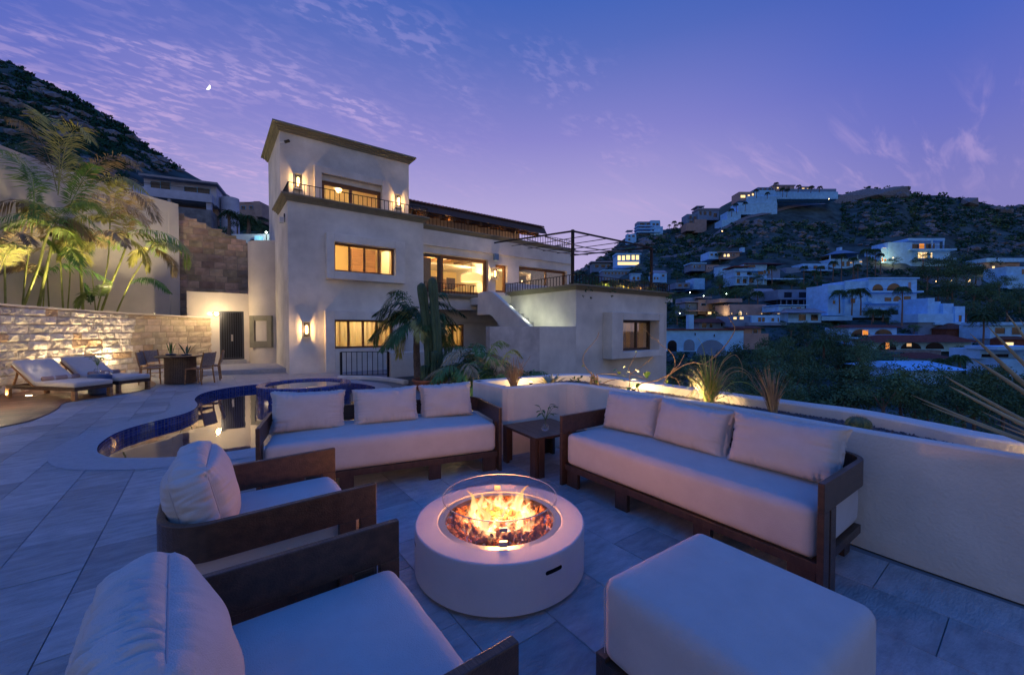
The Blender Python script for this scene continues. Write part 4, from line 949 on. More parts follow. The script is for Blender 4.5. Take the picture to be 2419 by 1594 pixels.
lounge_seat('lounge_chair', 'armchair in the bottom left foreground with a creased bulging back cushion', 'armchair', (.65, 1.27, 0), R_(90), .88, .88, 1,
            [(.0, .75, .65, .30, .195, .088, R_(-19), R_(3), 0, 37)], True)
ot = thing('ottoman', 'large square pale ottoman on a dark wooden frame in the right foreground', 'ottoman', (1.58, .70, 0), R_(-2.5), 'matching wooden seats around the fire pit')
m = rbox((.345, .345, .165), .045, (.006, .006, .02), (30, 30, 10), .003, 4, 3, flat_bottom=True); placed(m, (0, 0, .17 + .165)); oc = obj('seat_cushion', m, MT['fabric'], ot, smooth=True, world=False)
for sx, sy in ((-1, 1), (1, 1), (1, -1), (-1, -1)):
    obj('seam', MB().tube([(sx * .335, sy * .335, .19), (sx * .337, sy * .337, .45), (sx * .325, sy * .325, .485)], .0022, 5), MT['fabric_seam'], oc, world=False)
    obj('leg', MB().box(sx * .335 - .025, sx * .335 + .025, sy * .335 - .025, sy * .335 + .025, 0, .19), MT['wood_dark'], ot, world=False, bevel=.003)
for a in ((-.31, .31, -.355, -.32), (-.31, .31, .32, .355)): obj('frame_rail', MB().box(a[0], a[1], a[2], a[3], .11, .175), MT['wood_dark'], ot, world=False)
for a in ((-.36, -.325, -.31, .31), (.325, .36, -.31, .31)): obj('frame_rail', MB().box(a[0], a[1], a[2], a[3], .11, .175), MT['wood_dark'], ot, world=False)
# side table
stb = thing('side_table', 'square dark wooden side table in the corner between the two sofas', 'side table', (2.93, 3.31, 0), R_(-6))
for k in range(6): obj('top_slat', MB().box(-.33 + k * .11 + .001, -.33 + (k + 1) * .11 - .001, -.33, .33, .385, .41), MT['wood_dark'], stb, world=False, bevel=.0015)
for sx in (-1, 1):
    for sy in (-1, 1):
        obj('leg', MB().box(sx * .315 - .0175, sx * .315 + .0175, sy * .275 - .045, sy * .275 + .045, 0, .385), MT['wood_dark'], stb, world=False, bevel=.002)
        obj('leg', MB().box(sx * .255 - .035, sx * .255 + .035, sy * .315 - .015, sy * .315 + .015, 0, .385), MT['wood_dark'], stb, world=False, bevel=.002)
def vase(label, p, s=1, leaf='leaf_mid', n=9, seed=1, group='small glass vases with green sprigs'):
    v = thing('glass_vase', label, 'vase', p, group=group)
    prof = [(.0, 0), (.028, 0), (.042, .02), (.045, .045), (.036, .075), (.02, .1), (.019, .125), (.026, .14)]
    obj('vase_glass', MB().lathe([(r * s, z * s) for r, z in prof], p, 20), MT['glass_clear'], v, smooth=True)
    obj('vase_water', MB().lathe([(.0, .004 * s), (.038 * s, .02 * s), (.041 * s, .045 * s), (.034 * s, .07 * s), (0, .07 * s)], p, 16), MT['glass'], v, smooth=True)
    r = random.Random(seed); lm = MB(); sm_ = MB(); P_ = Vector(p)
    for i in range(n):
        a = r.uniform(0, 6.28); h = r.uniform(.17, .3) * s; o = r.uniform(.02, .085) * s; tip = P_ + Vector((o * math.cos(a), o * math.sin(a), h)); sm_.tube([P_ + Vector((0, 0, .02 * s)), P_ + Vector((0, 0, .12 * s)), tip], .0022 * s, 4)
        leaf_blade(lm, tip, Vector((math.cos(a), math.sin(a), r.uniform(-.2, .5))), .075 * s, .03 * s)
    obj('stem', sm_, MT['leaf_mid'], v); obj('leaf_sprig', lm, MT[leaf], v, smooth=True)
    return v
def leaf_blade(m, p, d, l, w, droop=.25, n=4):
    d = d.normalized(); sd = d.cross(Vector((0, 0, 1)));
    if sd.length < .1: sd = Vector((1, 0, 0))
    sd.normalize(); up = sd.cross(d); vs = []
    for i in range(n + 1):
        t = i / n; ww = w * .5 * math.sin(math.pi * min(1, .08 + t * .92)) ** .7 if i < n else .0005; q = p + d * l * t - Vector((0, 0, 1)) * droop * l * t * t
        vs += [q - sd * ww + up * ww * .25, q - up * ww * .15, q + sd * ww + up * ww * .25]
    fs = []
    for i in range(n): a = i * 3; fs += [(a, a + 1, a + 4, a + 3), (a + 1, a + 2, a + 5, a + 4)]
    m.add(vs, fs)
vase('small clear glass vase with a green sprig on the wooden side table', tuple(G(1288, 1018, .411)), 1.0, n=12, seed=4)

# ---- fire pit
pc = G(1181, 1218.6, .3); pcx, pcy = pc.x, pc.y
fp = thing('fire_pit', 'round pale concrete fire pit with lava rocks, flames and a glass wind guard', 'fire pit', (pcx, pcy, 0))
pm = MB().lathe([(0.0, 0), (.49, 0), (.49, .012), (.515, .02), (.53, .03), (.53, .292), (.528, .298), (.522, .3), (.395, .3), (.39, .296), (.39, .262), (0.0, .262)], (pcx, pcy, 0), 96)
po = obj('concrete_drum', pm, MT['concrete_pit'], fp)
camdir = math.atan2(-pcy, -pcx)
cut = MB()
for ang in (camdir + R_(33), camdir - R_(76), camdir + R_(150)):
    c_ = Vector((pcx + .53 * math.cos(ang), pcy + .53 * math.sin(ang), .215)); t_ = Vector((-math.sin(ang), math.cos(ang), 0)); n_ = Vector((math.cos(ang), math.sin(ang), 0)); k = 16; ring = []
    for i in range(k):
        a = 2 * math.pi * i / k; ring.append(t_ * (.045 * (1 if math.cos(a) > 0 else -1) + .012 * math.cos(a)) + Vector((0, 0, .012 * math.sin(a))))
    cut.add([tuple(c_ + q + n_ * .03) for q in ring] + [tuple(c_ + q - n_ * .10) for q in ring], [tuple(range(k)), tuple(range(2 * k - 1, k - 1, -1))] + [(i, k + i, k + (i + 1) % k, (i + 1) % k) for i in range(k)])
co = obj('cutter', cut, MT['slot_shade'], None)
b = po.modifiers.new('slots', 'BOOLEAN'); b.object = co; b.operation = 'DIFFERENCE'; b.solver = 'EXACT'; co.parent = None
# move the cutter into place relative to the drum (drum mesh is local to the pit)
bpy.context.view_layer.update()
dg = bpy.context.evaluated_depsgraph_get(); me2 = bpy.data.meshes.new_from_object(po.evaluated_get(dg)); 
if len(me2.polygons) > 50: po.modifiers.clear(); po.data = me2
else: po.modifiers.clear()
bpy.data.objects.remove(co, do_unlink=True)
po.data.materials.append(MT['slot_shade']); si_ = len(po.data.materials) - 1
for p_ in po.data.polygons:
    p_.use_smooth = False; c3 = p_.center; r3 = math.hypot(c3.x, c3.y)
    if .41 < r3 < .5285 and .19 < c3.z < .24: p_.material_index = si_  # slot insides near black: shade of the recess put into the colour
obj('steel_ring', MB().lathe([(.389, .262), (.389, .292), (.345, .292), (.345, .264)], (pcx, pcy, 0), 72), MT['steel'], fp, smooth=False)
obj('burner_ring', MB().lathe([(.185, .27), (.19, .296), (.197, .296), (.2, .27)], (pcx, pcy, 0), 48), MT['steel'], fp)
gd = obj('glass_guard', MB().lathe([(.362, .293), (.362, .44), (.356, .44), (.356, .293)], (pcx, pcy, 0), 96), MT['glass_clear'], fp, smooth=True)
obj('glass_edge', MB().lathe([(.3625, .4395), (.3625, .4425), (.3555, .4425), (.3555, .4395)], (pcx, pcy, 0), 96), MT['steel'], gd, smooth=True)
for ang in (camdir + R_(3), camdir + R_(183)):
    for zz in ((.300, .330), (.385, .405)) if ang < camdir + 1 else ((.325, .36),):
        q = (pcx + .36 * math.cos(ang), pcy + .36 * math.sin(ang)); obj('glass_clip', MB().box(-.009, .009, -.022, .022, zz[0], zz[1], ang, q), MT['steel'], fp)
rock_me = []
for k in range(5):
    bmx = bmesh.new(); bmesh.ops.create_icosphere(bmx, subdivisions=2 if k < 3 else 1, radius=1)
    for v in bmx.verts: v.co *= 1 + .35 * noise.noise(v.co * 1.7 + Vector((k * 9, 0, 0))) + .18 * noise.noise(v.co * 4 + Vector((k * 5, 3, 0)))
    me = bpy.data.meshes.new('lava_rock'); bmx.to_mesh(me); bmx.free(); me.materials.append(MT['lava']); rock_me.append(me)
for i in range(290):
    rr_ = .335 * math.sqrt(rnd.random()); a = rnd.uniform(0, 6.283); o = obj('lava_rock', rock_me[i % 5], None, fp); s = rnd.uniform(.011, .021)
    lay = .266 + s * .5 + (rnd.uniform(0, .022) if rr_ < .3 else rnd.uniform(0, .01)); o.location = (rr_ * math.cos(a), rr_ * math.sin(a), lay); o.scale = (s, s * rnd.uniform(.7, 1.2), s * rnd.uniform(.7, 1)); o.rotation_euler = (rnd.uniform(0, 6), rnd.uniform(0, 6), rnd.uniform(0, 6))
fill = MB(); rf_ = random.Random(5)
for i in range(1500):
    r3 = .34 * math.sqrt(rf_.random()); a = rf_.uniform(0, 6.283); s3 = rf_.uniform(.006, .012); q3 = Matrix.Rotation(rf_.uniform(0, 6), 3, (rf_.random(), rf_.random(), rf_.random() + .1))
    fill.add([tuple(Vector((pcx + r3 * math.cos(a), pcy + r3 * math.sin(a), .268)) + (q3 @ Vector(v)) * s3) for v in ((1, 0, 0), (-1, 0, 0), (0, 1, 0), (0, -1, 0), (0, 0, .8), (0, 0, -.8))], [(0, 2, 4), (2, 1, 4), (1, 3, 4), (3, 0, 4), (2, 0, 5), (1, 2, 5), (3, 1, 5), (0, 3, 5)])
obj('lava_chips', fill, MT['lava'], fp, kind='stuff')
fm = bpy.data.materials.new('flame'); fm.use_nodes = True; N = fm.node_tree.nodes; L = fm.node_tree.links
for n_ in list(N): N.remove(n_)
o_ = N.new('ShaderNodeOutputMaterial'); e_ = N.new('ShaderNodeEmission'); tr = N.new('ShaderNodeBsdfTransparent'); mx = N.new('ShaderNodeMixShader'); tc = N.new('ShaderNodeTexCoord'); sx_ = N.new('ShaderNodeSeparateXYZ'); L.new(tc.outputs['Object'], sx_.inputs[0])
mr = N.new('ShaderNodeMapRange'); L.new(sx_.outputs[2], mr.inputs[0]); mr.inputs[1].default_value = .275; mr.inputs[2].default_value = .46
cr_ = N.new('ShaderNodeValToRGB'); L.new(mr.outputs[0], cr_.inputs[0]); e = cr_.color_ramp.elements; e[0].position = 0; e[0].color = (.18, .22, 1, 1); e[1].position = 1; e[1].color = (1, .42, .09, 1)
for p_, c_ in ((.1, (1, .62, .25, 1)), (.3, (1, .72, .32, 1)), (.6, (1, .58, .18, 1))): q = e.new(p_); q.color = c_
L.new(cr_.outputs[0], e_.inputs[0]); e_.inputs[1].default_value = 1.35
lw_ = N.new('ShaderNodeLayerWeight'); lw_.inputs[0].default_value = .5; nz_ = N.new('ShaderNodeTexNoise'); mpn = N.new('ShaderNodeMapping'); mpn.inputs['Scale'].default_value = (55, 55, 14); L.new(tc.outputs['Object'], mpn.inputs[0]); L.new(mpn.outputs[0], nz_.inputs[0]); nz_.inputs['Scale'].default_value = 1.0
ma = N.new('ShaderNodeMath'); ma.operation = 'MULTIPLY_ADD'; L.new(lw_.outputs['Facing'], ma.inputs[0]); ma.inputs[1].default_value = 1.0; ma.inputs[2].default_value = -.2; mb_ = N.new('ShaderNodeMath'); mb_.operation = 'MULTIPLY_ADD'; L.new(nz_.outputs[0], mb_.inputs[0]); mb_.inputs[1].default_value = 1.0; L.new(ma.outputs[0], mb_.inputs[2]); mb_.use_clamp = True
L.new(mb_.outputs[0], mx.inputs[0]); L.new(e_.outputs[0], mx.inputs[1]); L.new(tr.outputs[0], mx.inputs[2]); L.new(mx.outputs[0], o_.inputs[0])
fr = random.Random(12)
for i in range(26):
    a = fr.uniform(0, 6.283); rr_ = .175 + fr.uniform(-.035, .03) if i % 6 else fr.uniform(.02, .12)
    big = fr.random(); h = .05 + .15 * big ** 1.6; w0 = .010 + .020 * big; p = Vector((pcx + rr_ * math.cos(a), pcy + rr_ * math.sin(a), .272)); pts = []; rad = []
    ph = fr.uniform(0, 6); lean = fr.uniform(-.7, .9); sd = Vector((math.cos(a + 1.57), math.sin(a + 1.57), 0)) * fr.uniform(-.6, .6)
    for j in range(9):
        t = j / 8; pts.append(p + Vector((0, 0, h * t)) + (RT * lean + sd) * h * t * t * .8 + RT * (.02 * math.sin(ph + t * 6) * t)); rad.append(w0 * (math.sin(math.pi * (t * .8 + .14)) ** 1.1) * (1 - t) ** .35 + .0006)
    m = MB().tube(pts, rad, 8); obj('flame', m, fm, fp, smooth=True)
# soft body of the fire: emission-only volume inside the ring
fv = bpy.data.materials.new('fire_volume'); fv.use_nodes = True; N = fv.node_tree.nodes; L = fv.node_tree.links
for n_ in list(N): N.remove(n_)
def MM(op, *a):
    n = N.new('ShaderNodeMath'); n.operation = op
    for i_, x in enumerate(a):
        if isinstance(x, (int, float)): n.inputs[i_].default_value = x
        else: L.new(x, n.inputs[i_])
    return n.outputs[0]
tc = N.new('ShaderNodeTexCoord'); sp_ = N.new('ShaderNodeSeparateXYZ'); L.new(tc.outputs['Object'], sp_.inputs[0]); X_, Y_, Z_ = sp_.outputs
rr2 = MM('SQRT', MM('ADD', MM('MULTIPLY', X_, X_), MM('MULTIPLY', Y_, Y_))); hh_ = MM('DIVIDE', MM('SUBTRACT', Z_, .272), .155)
mp1 = N.new('ShaderNodeMapping'); mp1.inputs['Scale'].default_value = (15, 15, 5.5); mp1.inputs['Rotation'].default_value = (.25, -.3, 0); L.new(tc.outputs['Object'], mp1.inputs[0])
n1 = N.new('ShaderNodeTexNoise'); n1.inputs['Scale'].default_value = 1; n1.inputs['Detail'].default_value = 3; n1.inputs['Roughness'].default_value = .55; n1.inputs['Distortion'].default_value = 1.5; L.new(mp1.outputs[0], n1.inputs[0])
ringd = MM('ABSOLUTE', MM('SUBTRACT', rr2, .165)); val = MM('SUBTRACT', MM('SUBTRACT', n1.outputs[0], MM('MULTIPLY', ringd, 1.5)), MM('MULTIPLY', MM('POWER', MM('MAXIMUM', hh_, 0), 1.1), .30))
mrv = N.new('ShaderNodeMapRange'); mrv.interpolation_type = 'SMOOTHSTEP'; L.new(val, mrv.inputs[0]); mrv.inputs[1].default_value = .36; mrv.inputs[2].default_value = .50
crv = N.new('ShaderNodeValToRGB'); L.new(mrv.outputs[0], crv.inputs[0]); e = crv.color_ramp.elements; e[0].position = 0; e[0].color = (1, .22, .03, 1); e[1].position = 1; e[1].color = (1, .62, .24, 1)
emv = N.new('ShaderNodeEmission'); L.new(crv.outputs[0], emv.inputs[0]); L.new(MM('MULTIPLY', mrv.outputs[0], 32.0), emv.inputs[1]); ov = N.new('ShaderNodeOutputMaterial'); L.new(emv.outputs[0], ov.inputs['Volume'])
obj('flame_body', MB().lathe([(0.001, .268), (.26, .268), (.27, .36), (.2, .45), (0.001, .46)], (pcx, pcy, 0), 32), fv, fp)
light('fire_light', 'POINT', (pcx, pcy, .335), 4, (1, .42, .14), .06)
light('fire_light', 'POINT', (pcx, pcy, .43), 17, (1, .36, .105), .1)

# ---- planter walls on the right
pw = thing('planter_wall', 'long white plaster planter wall running behind the right sofa and round the corner', 'planter', (3.6, 2, 0))
inner = [(3.50, -1.6), (3.515, .06), (3.545, .72), (3.64, 1.42), (3.68, 2.2), (3.70, 3.3), (3.64, 3.64), (3.5, 3.72), (2.86, 3.755), (2.77, 3.84), (2.79, 4.54), (2.9, 4.62)]
nearc = curve(inner[:6], 4) + [Vector((3.675, 3.56, 0)), Vector((3.63, 3.66, 0)), Vector((3.53, 3.70, 0)), Vector((3.2, 3.73, 0)), Vector((2.86, 3.76, 0)), Vector((2.79, 3.79, 0)), Vector((2.765, 3.86, 0)), Vector((2.775, 4.2, 0)), Vector((2.79, 4.56, 0))]
def wall_loop(pts, th, z0, z1, side):
    k = len(pts); vs = []
    for i, p in enumerate(pts):
        a = pts[max(i - 1, 0)]; b = pts[min(i + 1, k - 1)]; t = (b - a).normalized(); q = p + Vector((t.y, -t.x, 0)) * th * side
        e = Vector((t.y, -t.x, 0)) * .012 * side
        vs += [(p.x, p.y, z0), (p.x, p.y, z1 - .014), ((p + e).x, (p + e).y, z1), ((q - e).x, (q - e).y, z1), (q.x, q.y, z1 - .014), (q.x, q.y, z0)]
    fs = []
    for i in range(k - 1):
        a = i * 6; b = a + 6
        for j in range(5): fs.append((a + j, b + j, b + j + 1, a + j + 1))
    fs += [tuple(range(6)), tuple(6 * (k - 1) + j for j in range(5, -1, -1))]
    return MB().add(vs, fs)
obj('near_wall', wall_loop(nearc, .105, 0, .8, 1), MT['plaster'], pw)
outer = curve([(3.86, -1.6), (3.92, .05), (4.12, .55), (4.30, .95), (4.31, 1.3), (4.34, 2.1), (4.41, 2.85), (4.48, 3.9), (4.42, 4.18), (4.2, 4.28), (3.6, 4.36), (2.95, 4.42), (2.80, 4.44)], 4)
obj('far_wall', wall_loop(outer, .2, -1.5, .8, 1), MT['plaster'], pw)
sl = [(p.x, p.y) for p in outer]; sn = [(p.x + .05, p.y) for p in nearc]
gm = MB().prism([(3.56, -1.6), (3.57, .06), (3.6, .72), (3.7, 1.42), (3.74, 2.2), (3.76, 3.3), (3.72, 3.74), (2.85, 3.82), (2.85, 4.40), (3.6, 4.34), (4.2, 4.26), (4.4, 4.15), (4.46, 3.9), (4.39, 2.85), (4.32, 2.1), (4.29, 1.3), (4.28, .95), (4.1, .55), (3.9, .05), (3.84, -1.6)], .5, .715)
tag(obj('planter_gravel_bed', gm, MT['gravel']), kind='structure', label='grey gravel bed of the long planter')
# loose gravel
gm = MB(); tet = [(1, 1, 1), (-1, -1, 1), (-1, 1, -1), (1, -1, -1)]
for i in range(5200):
    y = rnd.uniform(-.6, 4.3); xl_ = 3.63 if y < 1 else 3.78; xr_ = np.interp(y, [-.6, .05, .55, .95, 2.1, 2.85, 4.2], [3.86, 3.9, 4.09, 4.27, 4.31, 4.38, 4.4])
    x = rnd.uniform(xl_, xr_); s = rnd.uniform(.004, .010); q = Matrix.Rotation(rnd.uniform(0, 6), 3, (rnd.random(), rnd.random(), rnd.random() + .1))
    gm.add([tuple(Vector((x, y, .718)) + (q @ Vector(v)) * s) for v in tet], [(0, 1, 2), (0, 3, 1), (0, 2, 3), (1, 3, 2)])
tag(obj('gravel', gm, MT['gravel']), 'loose grey pebbles in the long planter', None, kind='stuff')
for p, e, lab in (((3.42, 4.12, .78), 16, 'planter spotlight under the dry grass in the corner planter'), ((4.18, 3.05, .76), 20, 'planter spotlight beside the leafy vine'), ((3.86, -.12, .76), 9, 'planter spotlight at the foot of the spiky agave'), ((3.96, 2.2, .76), 22, 'planter spotlight under the green grass clump')):
    a = thing('planter_spotlight', lab, 'spotlight', p, group='small spotlights in the planter'); p = Vector(p)
    obj('lamp_body', MB().tube([p - Vector((0, 0, .06)), p], .022, 10), MT['iron'], a); obj('lens', MB().lathe([(0, .001), (.018, .001)], p, 12), MT['spot_glow'], a); light('planter_light', 'POINT', p + Vector((0, 0, .04)), e, (1, .64, .29), .025)

# ---- sun loungers
def lounger(label, p, ang):
    """p = near foot corner (left), axis towards the head at angle ang"""
    t = thing('sun_lounger', label, 'sun lounger', p, ang, 'sun loungers on the wooden deck'); W_, L_ = .66, 1.95
    obj('frame_rail', MB().box(0, L_, 0, .05, .2, .27), MT['wood_dark'], t, world=False); obj('frame_rail', MB().box(0, L_, W_ - .05, W_, .2, .27), MT['wood_dark'], t, world=False); obj('frame_rail', MB().box(0, .04, .05, W_ - .05, .2, .27), MT['wood_dark'], t, world=False); obj('frame_rail', MB().box(L_ - .04, L_, .05, W_ - .05, .2, .27), MT['wood_dark'], t, world=False)
    for x in (0, L_ - .1):
        for y in (0, W_ - .05):
            obj('leg', MB().box(x, x + .045, y, y + .05, 0, .2), MT['teak'], t, world=False); obj('leg', MB().box(x + .055, x + .1, y, y + .05, 0, .2), MT['teak'], t, world=False)
    m = rbox((.56, W_ / 2 + .005, .055), .03, (0, 0, .008), (16, 12, 4), 0); placed(m, (.55, W_ / 2, .325)); obj('seat_mattress', m, MT['fabric'], t, smooth=True, world=False)
    a = R_(34); m = rbox((.40, W_ / 2 + .005, .055), .03, (0, 0, .01), (14, 12, 4), 0); m.xf(Matrix.Translation((1.1, W_ / 2, .325)) @ Matrix.Rotation(-a, 4, 'Y') @ Matrix.Translation((.38, 0, 0))); obj('back_mattress', m, MT['fabric'], t, smooth=True, world=False)
    obj('back_board', MB().box(0, .76, 0, W_, -.09, -.065).xf(Matrix.Translation((1.1, 0, .325)) @ Matrix.Rotation(-a, 4, 'Y')), MT['teak'], t, world=False)
    for y in (.04, W_ - .04): obj('back_strut', MB().beam((1.62, y, .6), (1.78, y, .26), .03, .03), MT['teak'], t, world=False)
    return t
A_ = Vector((-2.19, 11.84, .014)); la = math.atan2(.75, -.66)
# local y must point to the right-back side: mirror by starting at the other corner
def lpos(p): return (p[0], p[1], .014)
lounger('sun lounger nearest the pool, its back raised, a rolled towel across the middle', lpos((-1.70, 12.29)), la)
lounger('sun lounger beside the dining table, its back raised against the stone wall', lpos((-1.16, 13.12)), la)
for (pa, lab) in (((-1.70, 12.29), 'rolled brown towel with a pale band on the near sun lounger'), ((-1.16, 13.12), 'rolled brown towel with a pale band on the far sun lounger')):
    ax = Vector((math.cos(la), math.sin(la), 0)); sy = Vector((-math.sin(la), math.cos(la), 0)); c0 = Vector((*pa, .014)) + ax * .93 + Vector((0, 0, .425)); t = thing('rolled_towel', lab, 'towel', c0, group='rolled towels on the loungers')
    a_, b_ = c0 + sy * .03, c0 + sy * .63; obj('towel_roll', MB().tube([a_.lerp(b_, i / 6) for i in range(7)], .05, 14), MT['towel'], t, smooth=True)
    obj('label_band', MB().tube([a_.lerp(b_, .25), a_.lerp(b_, .36)], .0515, 14, False), MT['towel_band'], t, smooth=True); obj('label_band', MB().tube([a_.lerp(b_, .68), a_.lerp(b_, .74)], .0515, 14, False), MT['towel_band'], t, smooth=True)
q = Vector((-1.98, 12.85, .014)); st_ = thing('ceramic_stool', 'small dark blue drum stool between the two sun loungers', 'stool', q); obj('drum', MB().lathe([(0, 0), (.17, 0), (.2, .03), (.2, .43), (.17, .455), (0, .46)], q, 28), MT['ceramic_blue'], st_, smooth=False)
vase('clear glass vase with green leaves on the blue stool between the loungers', (q.x - .04, q.y, .476), 1.5, 'leaf_dark', 16, 8)
cd = thing('small_candle', 'tiny pale candle beside the vase on the blue stool', 'candle', (q.x + .11, q.y - .02, .475)); obj('wax', MB().lathe([(0, 0), (.03, 0), (.03, .04), (0, .045)], (q.x + .11, q.y - .02, .475), 12), MT['interior_white'], cd); 
# ---- dining set
dc = Vector((-.63, 14.15, 0)); DCm = G(426, 905, 0)
dt = thing('dining_table', 'round dining table with a woven wicker drum base by the stone wall', 'table', dc)
obj('table_top', MB().lathe([(0, .72), (.53, .72), (.54, .73), (.54, .75), (.53, .755), (0, .755)], dc, 40), MT['wood_dark'], dt)
obj('drum_base', MB().lathe([(.32, .02), (.32, .71)], dc, 36), MT['wood_dark'], dt)
wk = MB()
for i in range(56):
    a = 2 * math.pi * i / 56; wk.tube([dc + Vector((0.335 * math.cos(a), 0.335 * math.sin(a), .02)), dc + Vector((0.335 * math.cos(a), 0.335 * math.sin(a), .71))], .006, 4, False)
for k in range(22):
    z = .04 + k * .031; wk.tube([dc + Vector((.345 * math.cos(a), .345 * math.sin(a), z)) for a in (2 * math.pi * j / 36 for j in range(37))], .007, 4, False)
obj('wicker_weave', wk, MT['wicker'], dt, kind='stuff')
def dchair(label, p, rz):
    t = thing('dining_chair', label, 'chair', p, rz, 'sling chairs around the round dining table')
    for x in (-.22, .22): obj('front_leg', MB().tube([(x, -.22, 0), (x * .93, -.2, .43)], [.016, .02], 8), MT['teak'], t, world=False); obj('rear_leg', MB().tube([(x * 1.02, .24, 0), (x * .97, .2, .42), (x * .98, .3, .86)], [.015, .021, .015], 8), MT['teak'], t, world=False)
    for y in (-.2, .2): obj('seat_rail', MB().tube([(-.21, y, .42), (.21, y, .42)], .016, 6), MT['teak'], t, world=False)
    for x in (-.21, .21): obj('seat_rail', MB().tube([(x, -.2, .42), (x, .2, .42)], .016, 6), MT['teak'], t, world=False)
    obj('stretcher', MB().tube([(-.21, .05, .2), (.21, .05, .2)], .011, 6), MT['teak'], t, world=False)
    obj('seat_sling', MB().grid(lambda a, b: (-.21 + .42 * a, -.2 + .42 * b, .435 - .02 * math.sin(math.pi * a)), 6, 6).grid(lambda a, b: (-.21 + .42 * a, -.2 + .42 * b, .42 - .02 * math.sin(math.pi * a)), 6, 6), MT['sling'], t, world=False)
    m = MB(); m.grid(lambda a, b: (-.21 + .42 * a, .225 + .07 * b + .03 * math.sin(math.pi * a), .5 + .34 * b), 8, 6).grid(lambda a, b: (-.21 + .42 * a, .245 + .07 * b + .03 * math.sin(math.pi * a), .5 + .34 * b), 8, 6); obj('back_sling', m, MT['sling'], t, world=False)
    return t
dchair('sling chair on the left of the dining table, facing right, nearest the loungers', (-1.2, 14.42, 0.014), R_(75))
dchair('sling chair behind the left side of the dining table against the stone wall', (-1.25, 15.35, 0.014), R_(30))
dchair('sling chair on the right of the dining table with its back towards the pool', (-.22, 13.72, 0), R_(-128))
dchair('sling chair on the far right of the dining table, partly hidden behind another chair', (.02, 14.5, 0), R_(-95))
def sprig(label, p, n, l, mt, seed, name='potted_plant', cat='plant', spread=.5):
    t = thing(name, label, cat, p); r = random.Random(seed); P_ = Vector(p); obj('pot', MB().lathe([(0, 0), (.1, 0), (.13, .03), (.12, .035), (0, .03)], p, 16), MT['ceramic_blue'], t)
    for i in range(n):
        a = r.uniform(0, 6.28); m = MB(); leaf_blade(m, P_ + Vector((.03 * math.cos(a), .03 * math.sin(a), .02)), Vector((spread * math.cos(a), spread * math.sin(a), 1)), l * r.uniform(.6, 1.1), .035, .12, 6); obj('leaf', m, MT[mt], t, smooth=True)
sprig('branching succulent in a shallow bowl on the dining table', (-.5, 14.2, .756), 9, .42, 'cactus', 3, spread=.6)
sprig('small upright green plant behind the dining table', (-.85, 14.55, .756), 5, .40, 'leaf_mid', 5, spread=.25)
# ================================================================== PLANTS
def frond_mesh(m, pts, ll, n=34, w=.022, droop=.35, fwd=.6, start=.12, jit=.15, r=rnd, rach=.009):
    pts = [Vector(p) for p in pts]; cv = curve([tuple(p) for p in pts], 6) if len(pts) > 2 else pts
    cum = [0]
    for a, b in zip(cv, cv[1:]): cum.append(cum[-1] + (b - a).length)
    m.tube(cv[::2] if len(cv) > 8 else cv, [rach * (1 - .75 * i / max(1, len(cv[::2]) - 1)) for i in range(len(cv[::2]))] if len(cv) > 8 else rach, 4, False)
    T = cum[-1]
    def at(s):
        s = min(max(s, 0), T - 1e-5)
        for i in range(len(cv) - 1):
            if s <= cum[i + 1]: return cv[i].lerp(cv[i + 1], (s - cum[i]) / max(1e-9, cum[i + 1] - cum[i])), (cv[i + 1] - cv[i]).normalized()
    for i in range(n):
        t = start + (1 - start) * i / (n - 1); p, d = at(t * T); sd = d.cross(Vector((0, 0, 1)))
        if sd.length < .15: sd = d.cross(RT * .3 + FW)
        sd.normalize(); up = sd.cross(d)
        l = ll * (math.sin(math.pi * (.12 + .82 * t)) ** .7) 
        for s in (-1, 1):
            q = (sd * s * r.uniform(.75, 1.1) + d * (fwd + .5 * t + r.uniform(-jit, jit)) + up * r.uniform(.0, .35) - Vector((0, 0, droop * r.uniform(.4, 1.5)))).normalized(); L_ = l * r.uniform(.8, 1.15)
            mid = p + q * L_ * .5; tip = p + q * L_ - Vector((0, 0, droop * L_ * .35)); wv = q.cross(up).normalized() * w * .5
            m.add([p, mid + wv, tip, mid - wv], [(0, 1, 2, 3)])
def rand_frond(P_, a, L_, rise, ll, mt, par, n=30, w=.02, droop=.35, r=rnd, name='frond'):
    d = Vector((math.cos(a), math.sin(a), 0)); pts = [P_ + d * (L_ * t * (.35 + .65 * t if rise > .6 else 1)) + Vector((0, 0, L_ * (rise * t * 1.3 - (rise * .6 + .55) * t ** 2.4))) for t in (0, .25, .5, .75, 1)]
    m = MB(); frond_mesh(m, pts, ll, n, w, droop, r=r); return obj(name, m, MT[mt], par)
Dp = lambda u: 9.6 + .0115 * u
stems = [([(40, 745), (38, 590), (35, 430)], .045), ([(170, 765), (200, 520), (230, 350), (262, 60)], .04), ([(168, 770), (300, 480), (340, 320), (392, 190)], .06), ([(290, 782), (340, 600), (372, 450), (425, 235)], .075),
         ([(330, 785), (345, 600), (352, 540)], .03), ([(378, 788), (368, 620), (362, 545)], .035), ([(487, 798), (475, 600), (466, 420)], .045), ([(520, 798), (540, 560), (530, 430)], .035),
         ([(640, 805), (625, 560), (632, 400), (650, 300)], .07), ([(738, 808), (720, 640), (710, 515)], .03), ([(775, 812), (860, 620), (950, 400), (990, 250)], .06), ([(895, 822), (1000, 620), (1070, 500), (1165, 335)], .045),
         ([(745, 810), (800, 620), (835, 430), (850, 130)], .04)]
pr = random.Random(5); crowns = []
